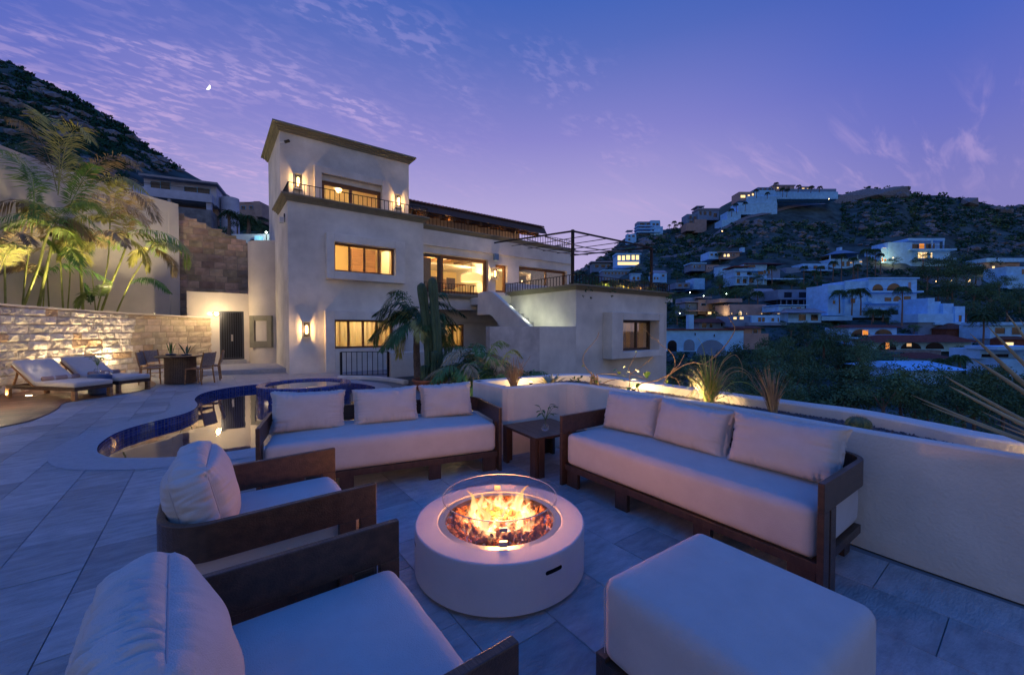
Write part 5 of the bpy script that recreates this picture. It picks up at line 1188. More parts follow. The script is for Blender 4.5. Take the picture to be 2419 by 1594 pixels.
descr = ['short thin areca palm at the far left edge against the plaster wall', 'tall thin areca palm with a high green crown at the left', 'leaning areca palm crossing behind its taller neighbour', 'thick double-trunked looking areca palm left of the middle',
         'short bare young areca stem beside the thick leaning palm', 'second short areca stem right of the thick leaning palm', 'straight slim areca palm with a dry low crown', 'thin areca palm with a small open crown beside the straight slim one',
         'thick upright ringed areca palm in the middle of the row', 'bare cut areca stem without any crown', 'areca palm leaning right with a brown dried crown', 'rightmost areca palm leaning towards the sloping stone wall', 'tall back areca palm with a brown crown above the middle']
for i, (pts, rad) in enumerate(stems):
    us = [(x / 3.266, 480 + y / 3.266) for x, y in pts]; D0 = Dp(us[0][0]) + pr.uniform(0, .35); P_ = [PD(u, v, D0) for u, v in us]; P_[0] = Vector((P_[0].x, P_[0].y, min(P_[0].z, 1.95))); 
    base = Vector((P_[0].x, P_[0].y, 1.8)); t = thing('areca_palm', descr[i], 'palm tree', base, group='areca palms in the raised planter')
    cv = curve([tuple(base)] + [tuple(p) for p in P_], 7); k = len(cv); rr_ = [rad * .55 * (1.0 - .35 * j / k) * (1.12 if j % 3 == 0 else 1) for j in range(k)]; m = MB().tube(cv, rr_, 10); obj('trunk', m, MT['bamboo'], t, smooth=True)
    crowns.append((t, P_[-1], i))
def px_frond(t, poly, D, ll, mt, n=40, w=.022, droop=.35, wob=.25):
    k = len(poly); r = random.Random(int(poly[0][0] * 7 + poly[-1][1])); dd = r.uniform(-wob, wob); pts = [PD(u, v, D + dd * (j / (k - 1))) for j, (u, v) in enumerate(poly)]
    m = MB(); frond_mesh(m, pts, ll, n, w, droop, r=r, rach=.012); obj('frond', m, MT[mt], t)
T = [c[0] for c in crowns]
for poly, D, ll, mt, ti, dr in [
    ([(135, 452), (117, 379), (88, 320), (53, 288), (12, 276)], 10.9, .5, 'leaf_dry', 1, .9), ([(137, 461), (141, 364), (131, 305), (100, 272), (72, 276)], 10.8, .55, 'leaf_yellow', 1, .2),
    ([(137, 461), (150, 370), (165, 320), (190, 300), (215, 330)], 10.9, .55, 'leaf_yellow', 1, .6),
    ([(81, 481), (78, 423), (59, 387), (25, 360), (-8, 350)], 10.2, .5, 'leaf_bright', 1, .7), ([(78, 520), (80, 470), (72, 420), (62, 395)], 10.3, .35, 'leaf_mid', 1, .8),
    ([(165, 470), (180, 420), (182, 385), (168, 360)], 11, .3, 'leaf_bright', 3, .4), ([(182, 452), (205, 408), (243, 379), (293, 370), (325, 395)], 11.3, .5, 'leaf_dry', 3, .6),
    ([(176, 467), (235, 428), (293, 418), (340, 450)], 11.4, .5, 'leaf_yellow', 3, .7), ([(167, 481), (205, 463), (264, 466), (323, 496), (346, 530)], 11.3, .5, 'leaf_dry', 3, .6),
    ([(160, 500), (180, 455), (215, 400), (230, 392)], 11.0, .4, 'leaf_mid', 3, .5), ([(160, 490), (190, 478), (222, 480), (240, 500)], 10.9, .35, 'leaf_bright', 3, .8),
    ([(302, 553), (337, 541), (398, 553), (435, 584), (440, 625)], 12.6, .55, 'leaf_bright', 10, .9), ([(302, 556), (275, 552), (230, 560), (200, 585)], 12.6, .45, 'leaf_yellow', 10, .8),
    ([(303, 560), (300, 520), (320, 480), (352, 470)], 12.7, .45, 'leaf_dry', 10, .5), ([(303, 560), (285, 520), (262, 505), (240, 520)], 12.5, .45, 'leaf_yellow', 10, .6), ([(300, 560), (330, 580), (345, 610), (348, 640)], 12.6, .3, 'leaf_yellow', 10, .9),
    ([(309, 670), (337, 656), (367, 660), (401, 690)], 12.5, .28, 'leaf_mid', 11, .9), ([(357, 584), (383, 593), (404, 612), (411, 648)], 12.7, .35, 'leaf_dry', 11, .9), ([(357, 583), (375, 575), (400, 574), (420, 590)], 12.6, .35, 'leaf_yellow', 11, .8), ([(356, 585), (335, 585), (318, 600), (310, 625)], 12.8, .3, 'leaf_yellow', 11, .9),
    ([(11, 612), (28, 572), (55, 550), (74, 575)], 10.0, .35, 'leaf_dry', 0, .6), ([(0, 640), (18, 596), (42, 579), (66, 585)], 9.8, .3, 'leaf_yellow', 0, .6), ([(11, 612), (5, 580), (-15, 560)], 10.0, .4, 'leaf_mid', 0, .6),
    ([(86, 563), (116, 566), (140, 595)], 10.8, .25, 'leaf_bright', 2, .9), ([(120, 540), (110, 500), (85, 480), (60, 500)], 10.9, .45, 'leaf_yellow', 2, .8), ([(122, 540), (150, 520), (185, 525), (215, 560)], 10.9, .45, 'leaf_dry', 2, .8),
    ([(200, 572), (175, 560), (150, 575), (140, 610)], 11.3, .35, 'leaf_yellow', 8, .8), ([(200, 570), (235, 545), (275, 550), (300, 580)], 11.4, .4, 'leaf_dry', 8, .7), ([(260, 515), (240, 480), (205, 470), (170, 490)], 12.1, .5, 'leaf_yellow', 12, .7), ([(260, 515), (285, 470), (320, 455), (352, 480), (370, 520)], 12.1, .5, 'leaf_dry', 12, .7), ([(260, 515), (265, 460), (290, 430)], 12.1, .45, 'leaf_yellow', 12, .5),
    ([(225, 700), (205, 690), (190, 705), (182, 725)], 11.8, .22, 'leaf_bright', 9, .6), ([(232, 705), (240, 680), (255, 668)], 11.8, .22, 'leaf_bright', 9, .5), ([(215, 720), (208, 690), (200, 670)], 11.8, .2, 'leaf_mid', 9, .5)]:
    px_frond(T[ti], poly, D, ll * 1.15, mt, 64, .030, dr * .8)
for t, p, i in crowns:
    if i == 9: continue
    for k in range(4 if i in (1, 2, 3, 8, 10, 12) else 2): rand_frond(p, pr.uniform(0, 6.28), pr.uniform(.7, 1.25), pr.uniform(.3, .9), .42, pr.choice(['leaf_dry', 'leaf_mid', 'leaf_bright', 'leaf_yellow']), t, 40, .028, pr.uniform(.4, .9), pr)
# ---- palm in front of the house
pt = thing('coconut_palm', 'small dark green palm with drooping fronds behind the potted cactus', 'palm tree', G(988, 904, 0)); b0 = PD(988, 905, 10.7); b0.z = -.05; tpp = PD(985, 757, 10.7)
cv = curve([tuple(b0), tuple(PD(984, 830, 10.7)), tuple(tpp)], 8); obj('trunk', MB().tube(cv, [.10 - .035 * j / len(cv) + (.006 if j % 2 else 0) for j in range(len(cv))], 12), MT['bark'], pt, smooth=True)
pf = random.Random(3)
for k in range(19):
    a = k * 2.4 + pf.uniform(-.2, .2); rise = pf.uniform(.15, 1.0) if k % 4 else -.1
    rand_frond(tpp, a, pf.uniform(.95, 1.3), rise, .36, 'leaf_dark' if k % 7 else 'leaf_yellow', pt, 46, .036, .7, pf)
for poly, mt in (([(985, 757), (940, 695), (900, 735), (886, 815)], 'leaf_dark'), ([(985, 757), (955, 690), (920, 690)], 'leaf_dark'), ([(984, 765), (955, 770), (942, 840)], 'leaf_yellow'), ([(986, 757), (1040, 690), (1062, 715)], 'leaf_dark'), ([(986, 757), (1045, 740), (1056, 825)], 'leaf_dark'), ([(984, 757), (915, 730), (893, 790)], 'leaf_dark')): px_frond(pt, poly, 10.6, .4, mt, 44, .03, .8, .5)
# ---- potted columnar cactus
pp_ = G(1016, 920, 0); cp = thing('potted_cactus', 'tall columnar cactus with several ribbed stems in a wide terracotta bowl', 'cactus', pp_)
obj('pot', MB().lathe([(0, 0), (.30, 0), (.40, .2), (.43, .22), (.43, .27), (.39, .27), (.37, .2), (0, .2)], pp_, 36), MT['terracotta'], cp)
Dc = pp_.dot(FW) - HC * FW.z
def cactus_col(poly, rad, D):
    cv = curve([tuple(PD(u, v, D)) for u, v in poly], 8); k = len(cv); vs = []; nn = 28
    for i, p in enumerate(cv):
        d = (cv[min(i + 1, k - 1)] - cv[max(i - 1, 0)]).normalized(); a_ = d.orthogonal().normalized(); b_ = d.cross(a_); e = i / (k - 1); rr_ = rad * (1 - max(0, (e - .93) / .07) ** 2 * .8) * (.93 + .07 * math.sin(e * 17))
        for j in range(nn): an = 2 * math.pi * j / nn; r2 = rr_ * (1 + .16 * math.cos(an * 7)); vs.append(p + a_ * math.cos(an) * r2 + b_ * math.sin(an) * r2)
    fs = [(i * nn + j, i * nn + (j + 1) % nn, (i + 1) * nn + (j + 1) % nn, (i + 1) * nn + j) for i in range(k - 1) for j in range(nn)] + [tuple((k - 1) * nn + j for j in range(nn))]
    obj('cactus_stem', MB().add(vs, fs), MT['cactus'], cp, smooth=False)
for poly, rd, dd in (([(1014, 912), (1012, 820), (1003, 730), (995, 668)], .108, .05), ([(1034, 912), (1032, 800), (1026, 720), (1022, 655)], .104, -.02), ([(1026, 912), (1028, 870), (1028, 828)], .098, -.14), ([(1003, 914), (1003, 890), (1003, 862)], .098, -.1), ([(1041, 912), (1040, 860), (1036, 790), (1034, 760)], .07, .12)): cactus_col(poly, rd, Dc + dd)
# ---- bed of small palms between pot and planter
tag(obj('garden_bed', MB().prism([(2.9, 4.5), (4.9, 4.5), (9.7, 9.3), (9.7, 15.5), (6.5, 15.5), (4.3, 12.2), (4.0, 8.6), (2.92, 6.4)], -.3, -.02), MT['soil']), kind='structure', label='dark soil garden bed in front of the house')
bedp = [((1090, 905), 8.4, .95, 'dark short palm with a bare pale trunk in the garden bed'), ((1140, 900), 8.6, 1.0, 'bushy areca palm in the middle of the garden bed'), ((1178, 898), 8.0, .9, 'bushy areca palm with a bright green low frond in the garden bed'), ((1120, 905), 9.6, 1.25, 'tallest dark areca palm at the back of the garden bed'), ((1235, 895), 7.6, .8, 'spiky dark palm at the right end of the garden bed')]
for i, ((u, v), D, h, lab) in enumerate(bedp):
    b = PD(u, v, D); b.z = -.03; t = thing('garden_palm', lab, 'palm tree', b, group='small palms in the garden bed'); r = random.Random(40 + i)
    top = b + Vector((0, 0, h * .45)); obj('trunk', MB().tube([b, b + Vector((r.uniform(-.05, .05), 0, h * .25)), top], [.06, .05, .04], 9), MT['bark' if i in (0, 3) else 'bamboo'], t, smooth=True)
    for k in range(18 if i != 0 else 10): rand_frond(top + Vector((0, 0, r.uniform(-.15, .05))), k * 2.4 + r.uniform(-.3, .3), r.uniform(.5, .85) * (h + .1), r.uniform(.4, 1.25), .32, r.choice(['leaf_dark', 'leaf_mid', 'leaf_mid', 'leaf_dry'] if i != 2 else ['leaf_mid', 'leaf_bright', 'leaf_dark']), t, 34, .03, r.uniform(.4, .9), r)
px_frond(bpy.data.objects['garden_palm.002'], [(1150, 850), (1163, 818), (1180, 805), (1200, 812)], 8.1, .25, 'leaf_bright', 30, .02, .9)
px_frond(bpy.data.objects['garden_palm.002'], [(1180, 870), (1195, 838), (1215, 825), (1232, 842)], 7.9, .22, 'leaf_yellow', 30, .02, .7)
px_frond(bpy.data.objects['garden_palm.001'], [(1140, 880), (1150, 855), (1165, 845), (1178, 858)], 8.0, .2, 'leaf_bright', 26, .018, .9)
gp = PD(1150, 897, 7.5); gp.z = .1; a = thing('garden_uplight', 'small spike spotlight at the foot of the bushy palms', 'spotlight', gp); obj('lamp_body', MB().tube([gp - Vector((0, 0, .1)), gp], .03, 8), MT['iron'], a); light('garden_light', 'POINT', gp + Vector((0, 0, .08)), 9, (1, .78, .4), .03)
r = random.Random(77); lit = MB()
for k in range(26):   # low dark succulents at the wall foot
    b = Vector((r.uniform(3.1, 6.5), r.uniform(5.2, 9.0), 0)) 
    if b.y < 4.5 + (b.x - 3) * .9: continue
    for j in range(8): leaf_blade(lit, b, Vector((r.uniform(-1, 1), r.uniform(-1, 1), r.uniform(.5, 1.2))), r.uniform(.15, .35), .04, .3)
tag(obj('undergrowth', lit, MT['leaf_dark'], smooth=True), 'low dark undergrowth covering the garden bed', None, kind='stuff')
ag = thing('dark_agave', 'dark pointed agave behind the right arm of the pool side sofa', 'agave', (2.62, 4.95, 0)); r = random.Random(4)
for k in range(12): m = MB(); leaf_blade(m, Vector((2.62, 4.95, .25)), Vector((math.cos(k * 2.4), math.sin(k * 2.4), r.uniform(.4, 1.3))), .42, .06, .2, 6); obj('leaf', m, MT['leaf_dark'], ag, smooth=True)
obj('pot', MB().lathe([(0, 0), (.14, 0), (.2, .12), (.17, .26), (0, .26)], (2.62, 4.95, 0), 20), MT['wall_grey'], ag, smooth=True)
# ---- planter plants
def grass(name, label, base, n, h, spread, mts, seed, w=.006, cat='grass clump', arch=.5, lean=(0, 0)):
    t = thing(name, label, cat, base); r = random.Random(seed); B = Vector(base); ms = {k: MB() for k in mts}
    for i in range(n):
        a = r.uniform(0, 6.28); o = r.uniform(0, .035); d = Vector((math.cos(a), math.sin(a), 0)); L_ = h * r.uniform(.5, 1.05); sp = spread * r.uniform(.1, 1.0) ; ar = arch * r.uniform(.2, 1.4); p0 = B + d * o; pts = []
        for j in range(7): tt = j / 6; pts.append(p0 + d * (sp * L_ * tt ** 1.6) + Vector((lean[0] * tt * L_, lean[1] * tt * L_, L_ * (tt - ar * tt ** 3 * sp))))
        vs = []; fs = []; sd = Vector((-d.y, d.x, 0))
        for j, p in enumerate(pts): ww = w * (1 - (j / 6) ** 2) + .0006; vs += [p - sd * ww, p + sd * ww]
        ms[r.choice(mts)].add(vs, [(2 * j, 2 * j + 1, 2 * j + 3, 2 * j + 2) for j in range(6)])
    for k, m in ms.items(): obj('blade', m, MT[k], t, kind='stuff')
    return t
gb = G(1215, 906, .74); gb = Vector((3.22, 4.08, .72)); gb = PD(1213, 903, 4.98); gb.z = .70
g = grass('dry_grass', 'bright lit clump of dry straw coloured grass in the corner planter', gb, 150, .42, .38, ['straw', 'straw', 'twig'], 3, .0045, arch=.6)
r = random.Random(8)
for k in range(26):
    a = r.uniform(0, 6.28); d = Vector((math.cos(a), math.sin(a), 0)); p = [gb, gb + d * .06 + Vector((0, 0, .14)), gb + d * .13 + Vector((0, 0, .26)) + Vector((r.uniform(-.03, .03), r.uniform(-.03, .03), 0)), gb + d * r.uniform(.05, .26) + Vector((0, 0, r.uniform(.2, .46)))]; obj('twig', MB().tube(curve([tuple(q) for q in p], 4), .0028, 4), MT['twig'], g)
sr = thing('planter_rock', 'small brown rock beside the dry grass in the corner planter', 'rock', gb + Vector((-.12, .02, 0))); m = MB(); bmx = bmesh.new(); bmesh.ops.create_icosphere(bmx, subdivisions=2, radius=.07); 
for v in bmx.verts: v.co = v.co * (1 + .4 * noise.noise(v.co * 12)) + gb + Vector((-.11, .04, .03))
m.add([tuple(v.co) for v in bmx.verts], [tuple(v.index for v in f.verts) for f in bmx.faces]); bmx.free(); obj('stone_body', m, MT['rock'], sr)
ap = PD(1300, 903, 5.3); ap.z = .72; t = thing('small_agave', 'small green agave rosette in the corner planter right of the dry grass', 'agave', ap); r = random.Random(6)
for k in range(20): a = k * 2.4; m = MB(); leaf_blade(m, ap, Vector((math.cos(a), math.sin(a), r.uniform(.5, 1.6))), r.uniform(.2, .29), .042, .18, 6); obj('leaf', m, MT['agave'], t, smooth=True)
tp_ = PD(1362, 893, 5.35); tp_.z = .72; t = thing('leafy_shrub', 'tiny dark leafy plant at the bend of the planter', 'plant', tp_)
m = MB(); 
for k in range(26): leaf_blade(m, tp_ + Vector((r.uniform(-.06, .06), r.uniform(-.06, .06), r.uniform(0, .12))), Vector((r.uniform(-1, 1), r.uniform(-1, 1), r.uniform(-.1, 1))), .06, .035)
obj('foliage', m, MT['leaf_dark'], t, smooth=True)
vb = PD(1500, 921, 4.7); vb.z = .7; vn = thing('leafy_vine', 'twisting vine with long bare shoots and bright green leaves in the planter', 'vine', vb)
VT = [([(1509, 930), (1509, 908), (1550, 899), (1583, 883), (1611, 864.5), (1638, 856), (1663, 859), (1693, 838), (1719, 809), (1735, 781), (1732, 766), (1720, 748)], 4.68, .0085), ([(1663, 859), (1676, 866), (1691, 873)], 4.62, .005),
      ([(1583, 883), (1594, 864), (1592, 844), (1581, 828), (1562, 815), (1550, 801), (1540, 797), (1520, 771)], 4.68, .005), ([(1589, 875), (1605, 860), (1617, 836)], 4.65, .005), ([(1487, 925), (1488, 904), (1490, 884), (1520, 862), (1543, 842)], 4.8, .006),
      ([(1490, 884), (1485, 870), (1491, 858), (1504, 834)], 4.8, .005), ([(1403, 915), (1402, 890), (1397, 884), (1381, 863), (1377, 845), (1386, 827), (1401, 810), (1411, 796), (1415, 784)], 5.15, .006), ([(1403, 912), (1405, 888), (1425, 883), (1455, 884)], 5.15, .005),
      ([(1425, 905), (1445, 897), (1470, 897), (1500, 903), (1512, 910)], 4.9, .006), ([(1490, 884), (1510, 888), (1530, 897)], 4.8, .004), ([(1585, 890), (1598, 895), (1606, 912)], 4.65, .004), ([(1583, 885), (1572, 895), (1565, 915)], 4.62, .004)]
for poly, D, rd in VT:
    cv = curve([tuple(PD(u, v, D)) for u, v in poly], 6); obj('stem', MB().tube(cv, [rd * (1 - .5 * j / len(cv)) for j in range(len(cv))], 6), MT['twig'], vn, smooth=True)
stm = MB(); r = random.Random(2)
for k in range(11): stm.tube([PD(1404 + r.uniform(-9, 9), 925, 5.15), PD(1404 + r.uniform(-10, 10), 903, 5.15 + r.uniform(-.04, .04)), PD(1402 + r.uniform(-12, 12), 884 + r.uniform(-6, 8), 5.15)], [.011, .009, .005], 5)
obj('stump', stm, MT['twig'], vn)
r = random.Random(9)
for (u, v, D, s) in [(1500, 907, 4.68, .10), (1508, 897, 4.68, .10), (1528, 893, 4.68, .11), (1532, 886, 4.68, .10), (1486, 914, 4.68, .10), (1505, 916, 4.68, .09), (1463, 884, 4.8, .08), (1459, 872, 4.8, .07), (1472, 869, 4.8, .05), (1463, 895, 4.8, .07), (1487, 878, 4.8, .06), (1509, 880, 4.8, .09), (1446, 912, 4.8, .08), (1410, 905, 5.0, .08), (1377, 866, 5.15, .05), (1389, 879, 5.15, .06), (1395, 890, 5.15, .06), (1578, 886, 4.68, .05), (1630, 852, 4.68, .04), (1653, 852, 4.68, .04), (1385, 830, 5.15, .03), (1719, 807, 4.68, .03), (1504, 833, 4.8, .05), (1575, 905, 4.62, .06), (1590, 912, 4.62, .05), (1550, 905, 4.62, .05), (1422, 900, 4.9, .06), (1478, 890, 4.8, .06)]:
    m = MB(); leaf_blade(m, PD(u, v, D), RT * r.uniform(-1, 1) + Vector((0, 0, r.uniform(-.3, .8))) - FW * .4, s * r.uniform(.8, 1.2), s * .55, .2, 4); obj('leaf', m, MT[r.choice(['leaf_bright', 'leaf_bright', 'leaf_mid'])], vn, smooth=True)
g1 = G(1676, 948, .78); g1 = PD(1676, 946, (g1 - Vector((0, 0, HC))).dot(FW) + .12); g1.z = .71
gg = grass('green_grass', 'tall green ornamental grass clump spilling over the planter edge', g1, 360, .60, .85, ['leaf_bright', 'leaf_yellow', 'leaf_bright', 'straw'], 14, .0036, arch=1.15, lean=(.05, .05))
grass('dry_reed', 'brownish red dry reed clump right of the green grass', (g1.x + .05, g1.y - .56, .71), 110, .46, .5, ['twig', 'twig', 'straw'], 21, .0045, arch=.4, lean=(.0, .12))
for k, (poly, mt_) in enumerate([([(1685, 945), (1700, 870), (1733, 838), (1752, 860), (1753, 892)], 'straw'), ([(1690, 945), (1722, 885), (1760, 880), (1786, 918)], 'straw'), ([(1678, 945), (1655, 895), (1641, 900), (1637, 930)], 'straw'), ([(1690, 945), (1728, 905), (1768, 906), (1800, 934)], 'leaf_bright'), ([(1680, 945), (1668, 860), (1660, 818), (1648, 798)], 'leaf_bright'), ([(1686, 945), (1702, 865), (1722, 838), (1732, 832)], 'leaf_yellow'), ([(1682, 945), (1684, 870), (1680, 822)], 'leaf_bright'), ([(1686, 945), (1712, 880), (1745, 868), (1772, 884), (1778, 902)], 'straw'), ([(1676, 945), (1645, 905), (1632, 915)], 'straw'), ([(1690, 945), (1740, 925), (1790, 935)], 'leaf_bright')]):
    cv = curve([tuple(PD(u, v, 4.02)) for u, v in poly], 6); obj('long_blade', MB().tube(cv, [.0042 * (1 - .7 * j / len(cv)) for j in range(len(cv))], 4), MT[mt_], gg)
bc = PD(2028, 1004, 3.15); t = thing('barrel_cactus', 'small round spiny cactus in the gravel of the planter', 'cactus', (bc.x, bc.y, .71)); m = MB(); vs = []; nn, mm_ = 30, 12
for i in range(mm_ + 1):
    for j in range(nn): ph = math.pi * i / mm_ * .62; an = 2 * math.pi * j / nn; rr_ = .075 * (1 + .1 * math.cos(an * 10)) * math.sin(ph * 1.25 + .02); vs.append((bc.x + rr_ * math.cos(an), bc.y + rr_ * math.sin(an), .71 + .085 * (.15 + math.cos(ph))))
m.add(vs, [(i * nn + j, i * nn + (j + 1) % nn, (i + 1) * nn + (j + 1) % nn, (i + 1) * nn + j) for i in range(mm_) for j in range(nn)]); obj('cactus_body', m, MT['cactus'], t)
m = MB()
for k in range(420):
    a = rnd.uniform(0, 6.28); ph = math.acos(rnd.uniform(.0, 1)); d = Vector((math.sin(ph) * math.cos(a), math.sin(ph) * math.sin(a), math.cos(ph))); c_ = Vector((bc.x, bc.y, .725)) + Vector((d.x * .072, d.y * .072, d.z * .08)); m.add([c_ + d.orthogonal() * .0012, c_ - d.orthogonal() * .0012, c_ + d * .022 + Vector((rnd.uniform(-.006, .006), rnd.uniform(-.006, .006), 0))], [(0, 1, 2)])
obj('spine', m, MT['straw'], t, kind='stuff')
# big agave at the right edge
ab = G(2614, 1120, .74); ab = Vector((3.84, -.30, .72)); AD = 2.1
abp = Vector((ab.x, ab.y, .74)); t = thing('spiky_agave', 'large spiky agave with long narrow leaves at the right edge of the planter', 'agave', abp)
def agave_leaf(tip, w, wv=0):
    m = MB(); d = tip - abp; L_ = d.length; dd = d.normalized(); sd = dd.cross(FW).normalized(); up = sd.cross(dd); vs = []; n_ = 14
    for i in range(n_ + 1):
        s = i / n_; ww = w * (.75 + .5 * s) * (1 - s) ** .55 if s > .15 else w * (.6 + s); q = abp + d * s + sd * math.sin(math.pi * s) * L_ * .03 * wv; ww = max(ww, .0006)
        vs += [q - sd * ww, q - sd * ww * .5 - up * ww * .28, q - up * ww * .42, q + sd * ww * .5 - up * ww * .28, q + sd * ww, q + up * ww * .15]
    fs = [(i * 6 + j, i * 6 + (j + 1) % 6, (i + 1) * 6 + (j + 1) % 6, (i + 1) * 6 + j) for i in range(n_) for j in range(6)]; obj('leaf', m.add(vs, fs), MT['agave'], t, smooth=True)
for (u, v, D, w, wv) in [(2377, 739, 2.05, .022, .4), (2331, 768, 2.1, .021, .3), (2291, 787, 2.0, .023, .6), (2295, 845, 1.95, .021, -.4), (2240, 910, 1.95, .018, .5), (2228, 886, 2.15, .017, .6), (2152, 932, 2.15, .014, .8), (2177, 951, 2.05, .011, .6), (2317, 970, 2.3, .012, 1.0), (2408, 752, 2.3, .018, .3), (2500, 700, 2.2, .022, 0), (2600, 690, 2.0, .022, 0), (2440, 720, 1.9, .02, 0), (2350, 1000, 2.5, .014, .4)]:
    agave_leaf(PD(u, v, D), w, wv)
# plants behind the railing of the right wing
r = random.Random(31)
for i, (x, lab, mt) in enumerate(((11.6, 'low green spiky plant on the right terrace near the pergola post', 'leaf_mid'), (12.6, 'yellow lit yucca in the middle of the right terrace edge', 'leaf_yellow'), (13.6, 'golden lit grass on the right terrace', 'straw'), (14.5, 'trailing plant with stems hanging over the corner of the right terrace', 'leaf_mid'), (10.3, 'low leafy plant behind the corner of the terrace railing', 'leaf_dark'))):
    b = Vector((x, YR + .35, zf - .05)); t = thing('terrace_plant', lab, 'plant', b, group='plants on the right roof terrace'); m = MB()
    for k in range(50): leaf_blade(m, b + Vector((r.uniform(-.4, .4), r.uniform(-.1, .2), 0)), Vector((r.uniform(-1, 1), r.uniform(-.5, .5), r.uniform(.5, 1.5))), r.uniform(.2, .5), .035, .35)
    obj('foliage', m, MT[mt], t, smooth=True)
    if i in (1, 2, 0): light('terrace_light', 'POINT', b + Vector((0, -.05, .08)), 5, (1, .7, .3), .03)
for x, n_, mt in ((14.65, 14, 'leaf_mid'), (11.3, 5, 'leaf_dark'), (9.95, 5, 'leaf_dark')):
    m = MB(); b = Vector((x, YR - .28, zf + .05))
    for k in range(n_):
        q = b + Vector((r.uniform(-.25, .25), r.uniform(-.02, .02), -r.uniform(0, .5)))
        for j in range(4): leaf_blade(m, q, Vector((r.uniform(-1, 1), -.6, r.uniform(-.8, .3))), .09, .05)
    obj('hanging_foliage', m, MT[mt], bpy.data.objects['terrace_plant.003'] if x > 14 else bpy.data.objects['terrace_plant.004'])
light('terrace_light', 'POINT', (11.0, 10.5, 3.15), 12, (1, .62, .25), .05)
# ================================================================== HILLS
RIDGE = [(1150, 770), (1250, 720), (1357, 648), (1400, 620), (1433, 602), (1466, 570), (1480, 560), (1510, 545), (1565, 543), (1612, 538), (1640, 535), (1700, 490), (1753, 462), (1800, 452), (1850, 450), (1960, 455), (1985, 461), (2050, 446), (2088, 447), (2110, 444), (2135, 441), (2148, 455), (2172, 463), (2212, 461), (2271, 470), (2312, 476), (2358, 489), (2419, 487), (2600, 500), (2900, 560), (3400, 640)]
ru = [p[0] for p in RIDGE]; rv = [p[1] for p in RIDGE]
FH = Vector((FW.x, FW.y, 0)).normalized()
def HD(u, v):
    vr = float(np.interp(u, ru, rv)); s = min(1.0, max(0, (v - vr) / (1010 - vr))); return 28 + 270 * (1 - s) ** 1.35
def H(u, v): return PD(u, v, HD(u, v))
NU, NV = 150, 90; vs = []; fs = []
for j in range(NV + 1):
    for i in range(NU + 1):
        u = 1150 + 2250 * i / NU; vr = float(np.interp(u, ru, rv)); v = vr + (1010 - vr) * j / NV; D = HD(u, v); p = PD(u, v, D)
        k = noise.noise(Vector((u * .02, v * .03, 3))) * .5 + noise.noise(Vector((u * .07, v * .09, 8))) * .3; p.z += k * D * .009 * min(1, j / 6); vs.append(tuple(p))
back = [tuple(PD(1150 + 2250 * i / NU, float(np.interp(1150 + 2250 * i / NU, ru, rv)) + 60, 380)) for i in range(NU + 1)]; lowr = [(p[0] * .28, p[1] * .28, -9) for p in (vs[NV * (NU + 1) + i] for i in range(NU + 1))]
for j in range(NV):
    for i in range(NU): a = j * (NU + 1) + i; fs.append((a, a + NU + 1, a + NU + 2, a + 1))
n0 = len(vs); vs += back; fs += [(n0 + i, i, i + 1, n0 + i + 1) for i in range(NU)]; n1 = len(vs); vs += lowr; b0_ = NV * (NU + 1); fs += [(b0_ + i, n1 + i, n1 + i + 1, b0_ + i + 1) for i in range(NU)]
tag(obj('hillside', MB().add(vs, fs), MT['hill_ground'], smooth=True), kind='structure', label='steep scrubby hillside with houses across the valley')
tag(obj('ground', MB().add([(-1500, -1500, -14), (1500, -1500, -14), (1500, 1500, -14), (-1500, 1500, -14)], [(0, 1, 2, 3)]), MT['hill_ground']), kind='structure', label='dark valley ground reaching the horizon')
# left hill behind the boundary wall
LR = [(-900, -150), (-500, 20), (-200, 90), (0, 142), (15, 142), (62, 168), (88, 185), (147, 213), (205, 247), (235, 264), (293, 302), (367, 361), (411, 389), (466, 421), (531, 455), (560, 475), (620, 500), (700, 540), (800, 600)]
lu = [p[0] for p in LR]; lv = [p[1] for p in LR]
def LD(u, v): vr = float(np.interp(u, lu, lv)); s = min(1.0, max(0, (v - vr) / (640 - vr))); return 34 + 80 * (1 - s) ** 1.2
def LH(u, v): return PD(u, v, LD(u, v))
NU2, NV2 = 90, 50; vs = []; fs = []
for j in range(NV2 + 1):
    for i in range(NU2 + 1):
        u = -900 + 1700 * i / NU2; vr = float(np.interp(u, lu, lv)); v = vr + (640 - vr) * j / NV2; p = LH(u, v); p.z += (noise.noise(Vector((u * .03, v * .04, 1))) * .8 + noise.noise(Vector((u * .09, v * .1, 5))) * .4) * min(1, j / 4 + .3); vs.append(tuple(p))
for j in range(NV2):
    for i in range(NU2): a = j * (NU2 + 1) + i; fs.append((a, a + NU2 + 1, a + NU2 + 2, a + 1))
n0 = len(vs); vs += [tuple(PD(-900 + 1700 * i / NU2, float(np.interp(-900 + 1700 * i / NU2, lu, lv)) + 50, 170)) for i in range(NU2 + 1)]; fs += [(n0 + i, i, i + 1, n0 + i + 1) for i in range(NU2)]
n1 = len(vs); b0_ = NV2 * (NU2 + 1); vs += [(vs[b0_ + i][0] * .78, vs[b0_ + i][1] * .78, 0) for i in range(NU2 + 1)]; fs += [(b0_ + i, n1 + i, n1 + i + 1, b0_ + i + 1) for i in range(NU2)]
tag(obj('rocky_hill', MB().add(vs, fs), MT['hill_ground'], smooth=True), kind='structure', label='steep rocky hill with dark scrub rising on the left')
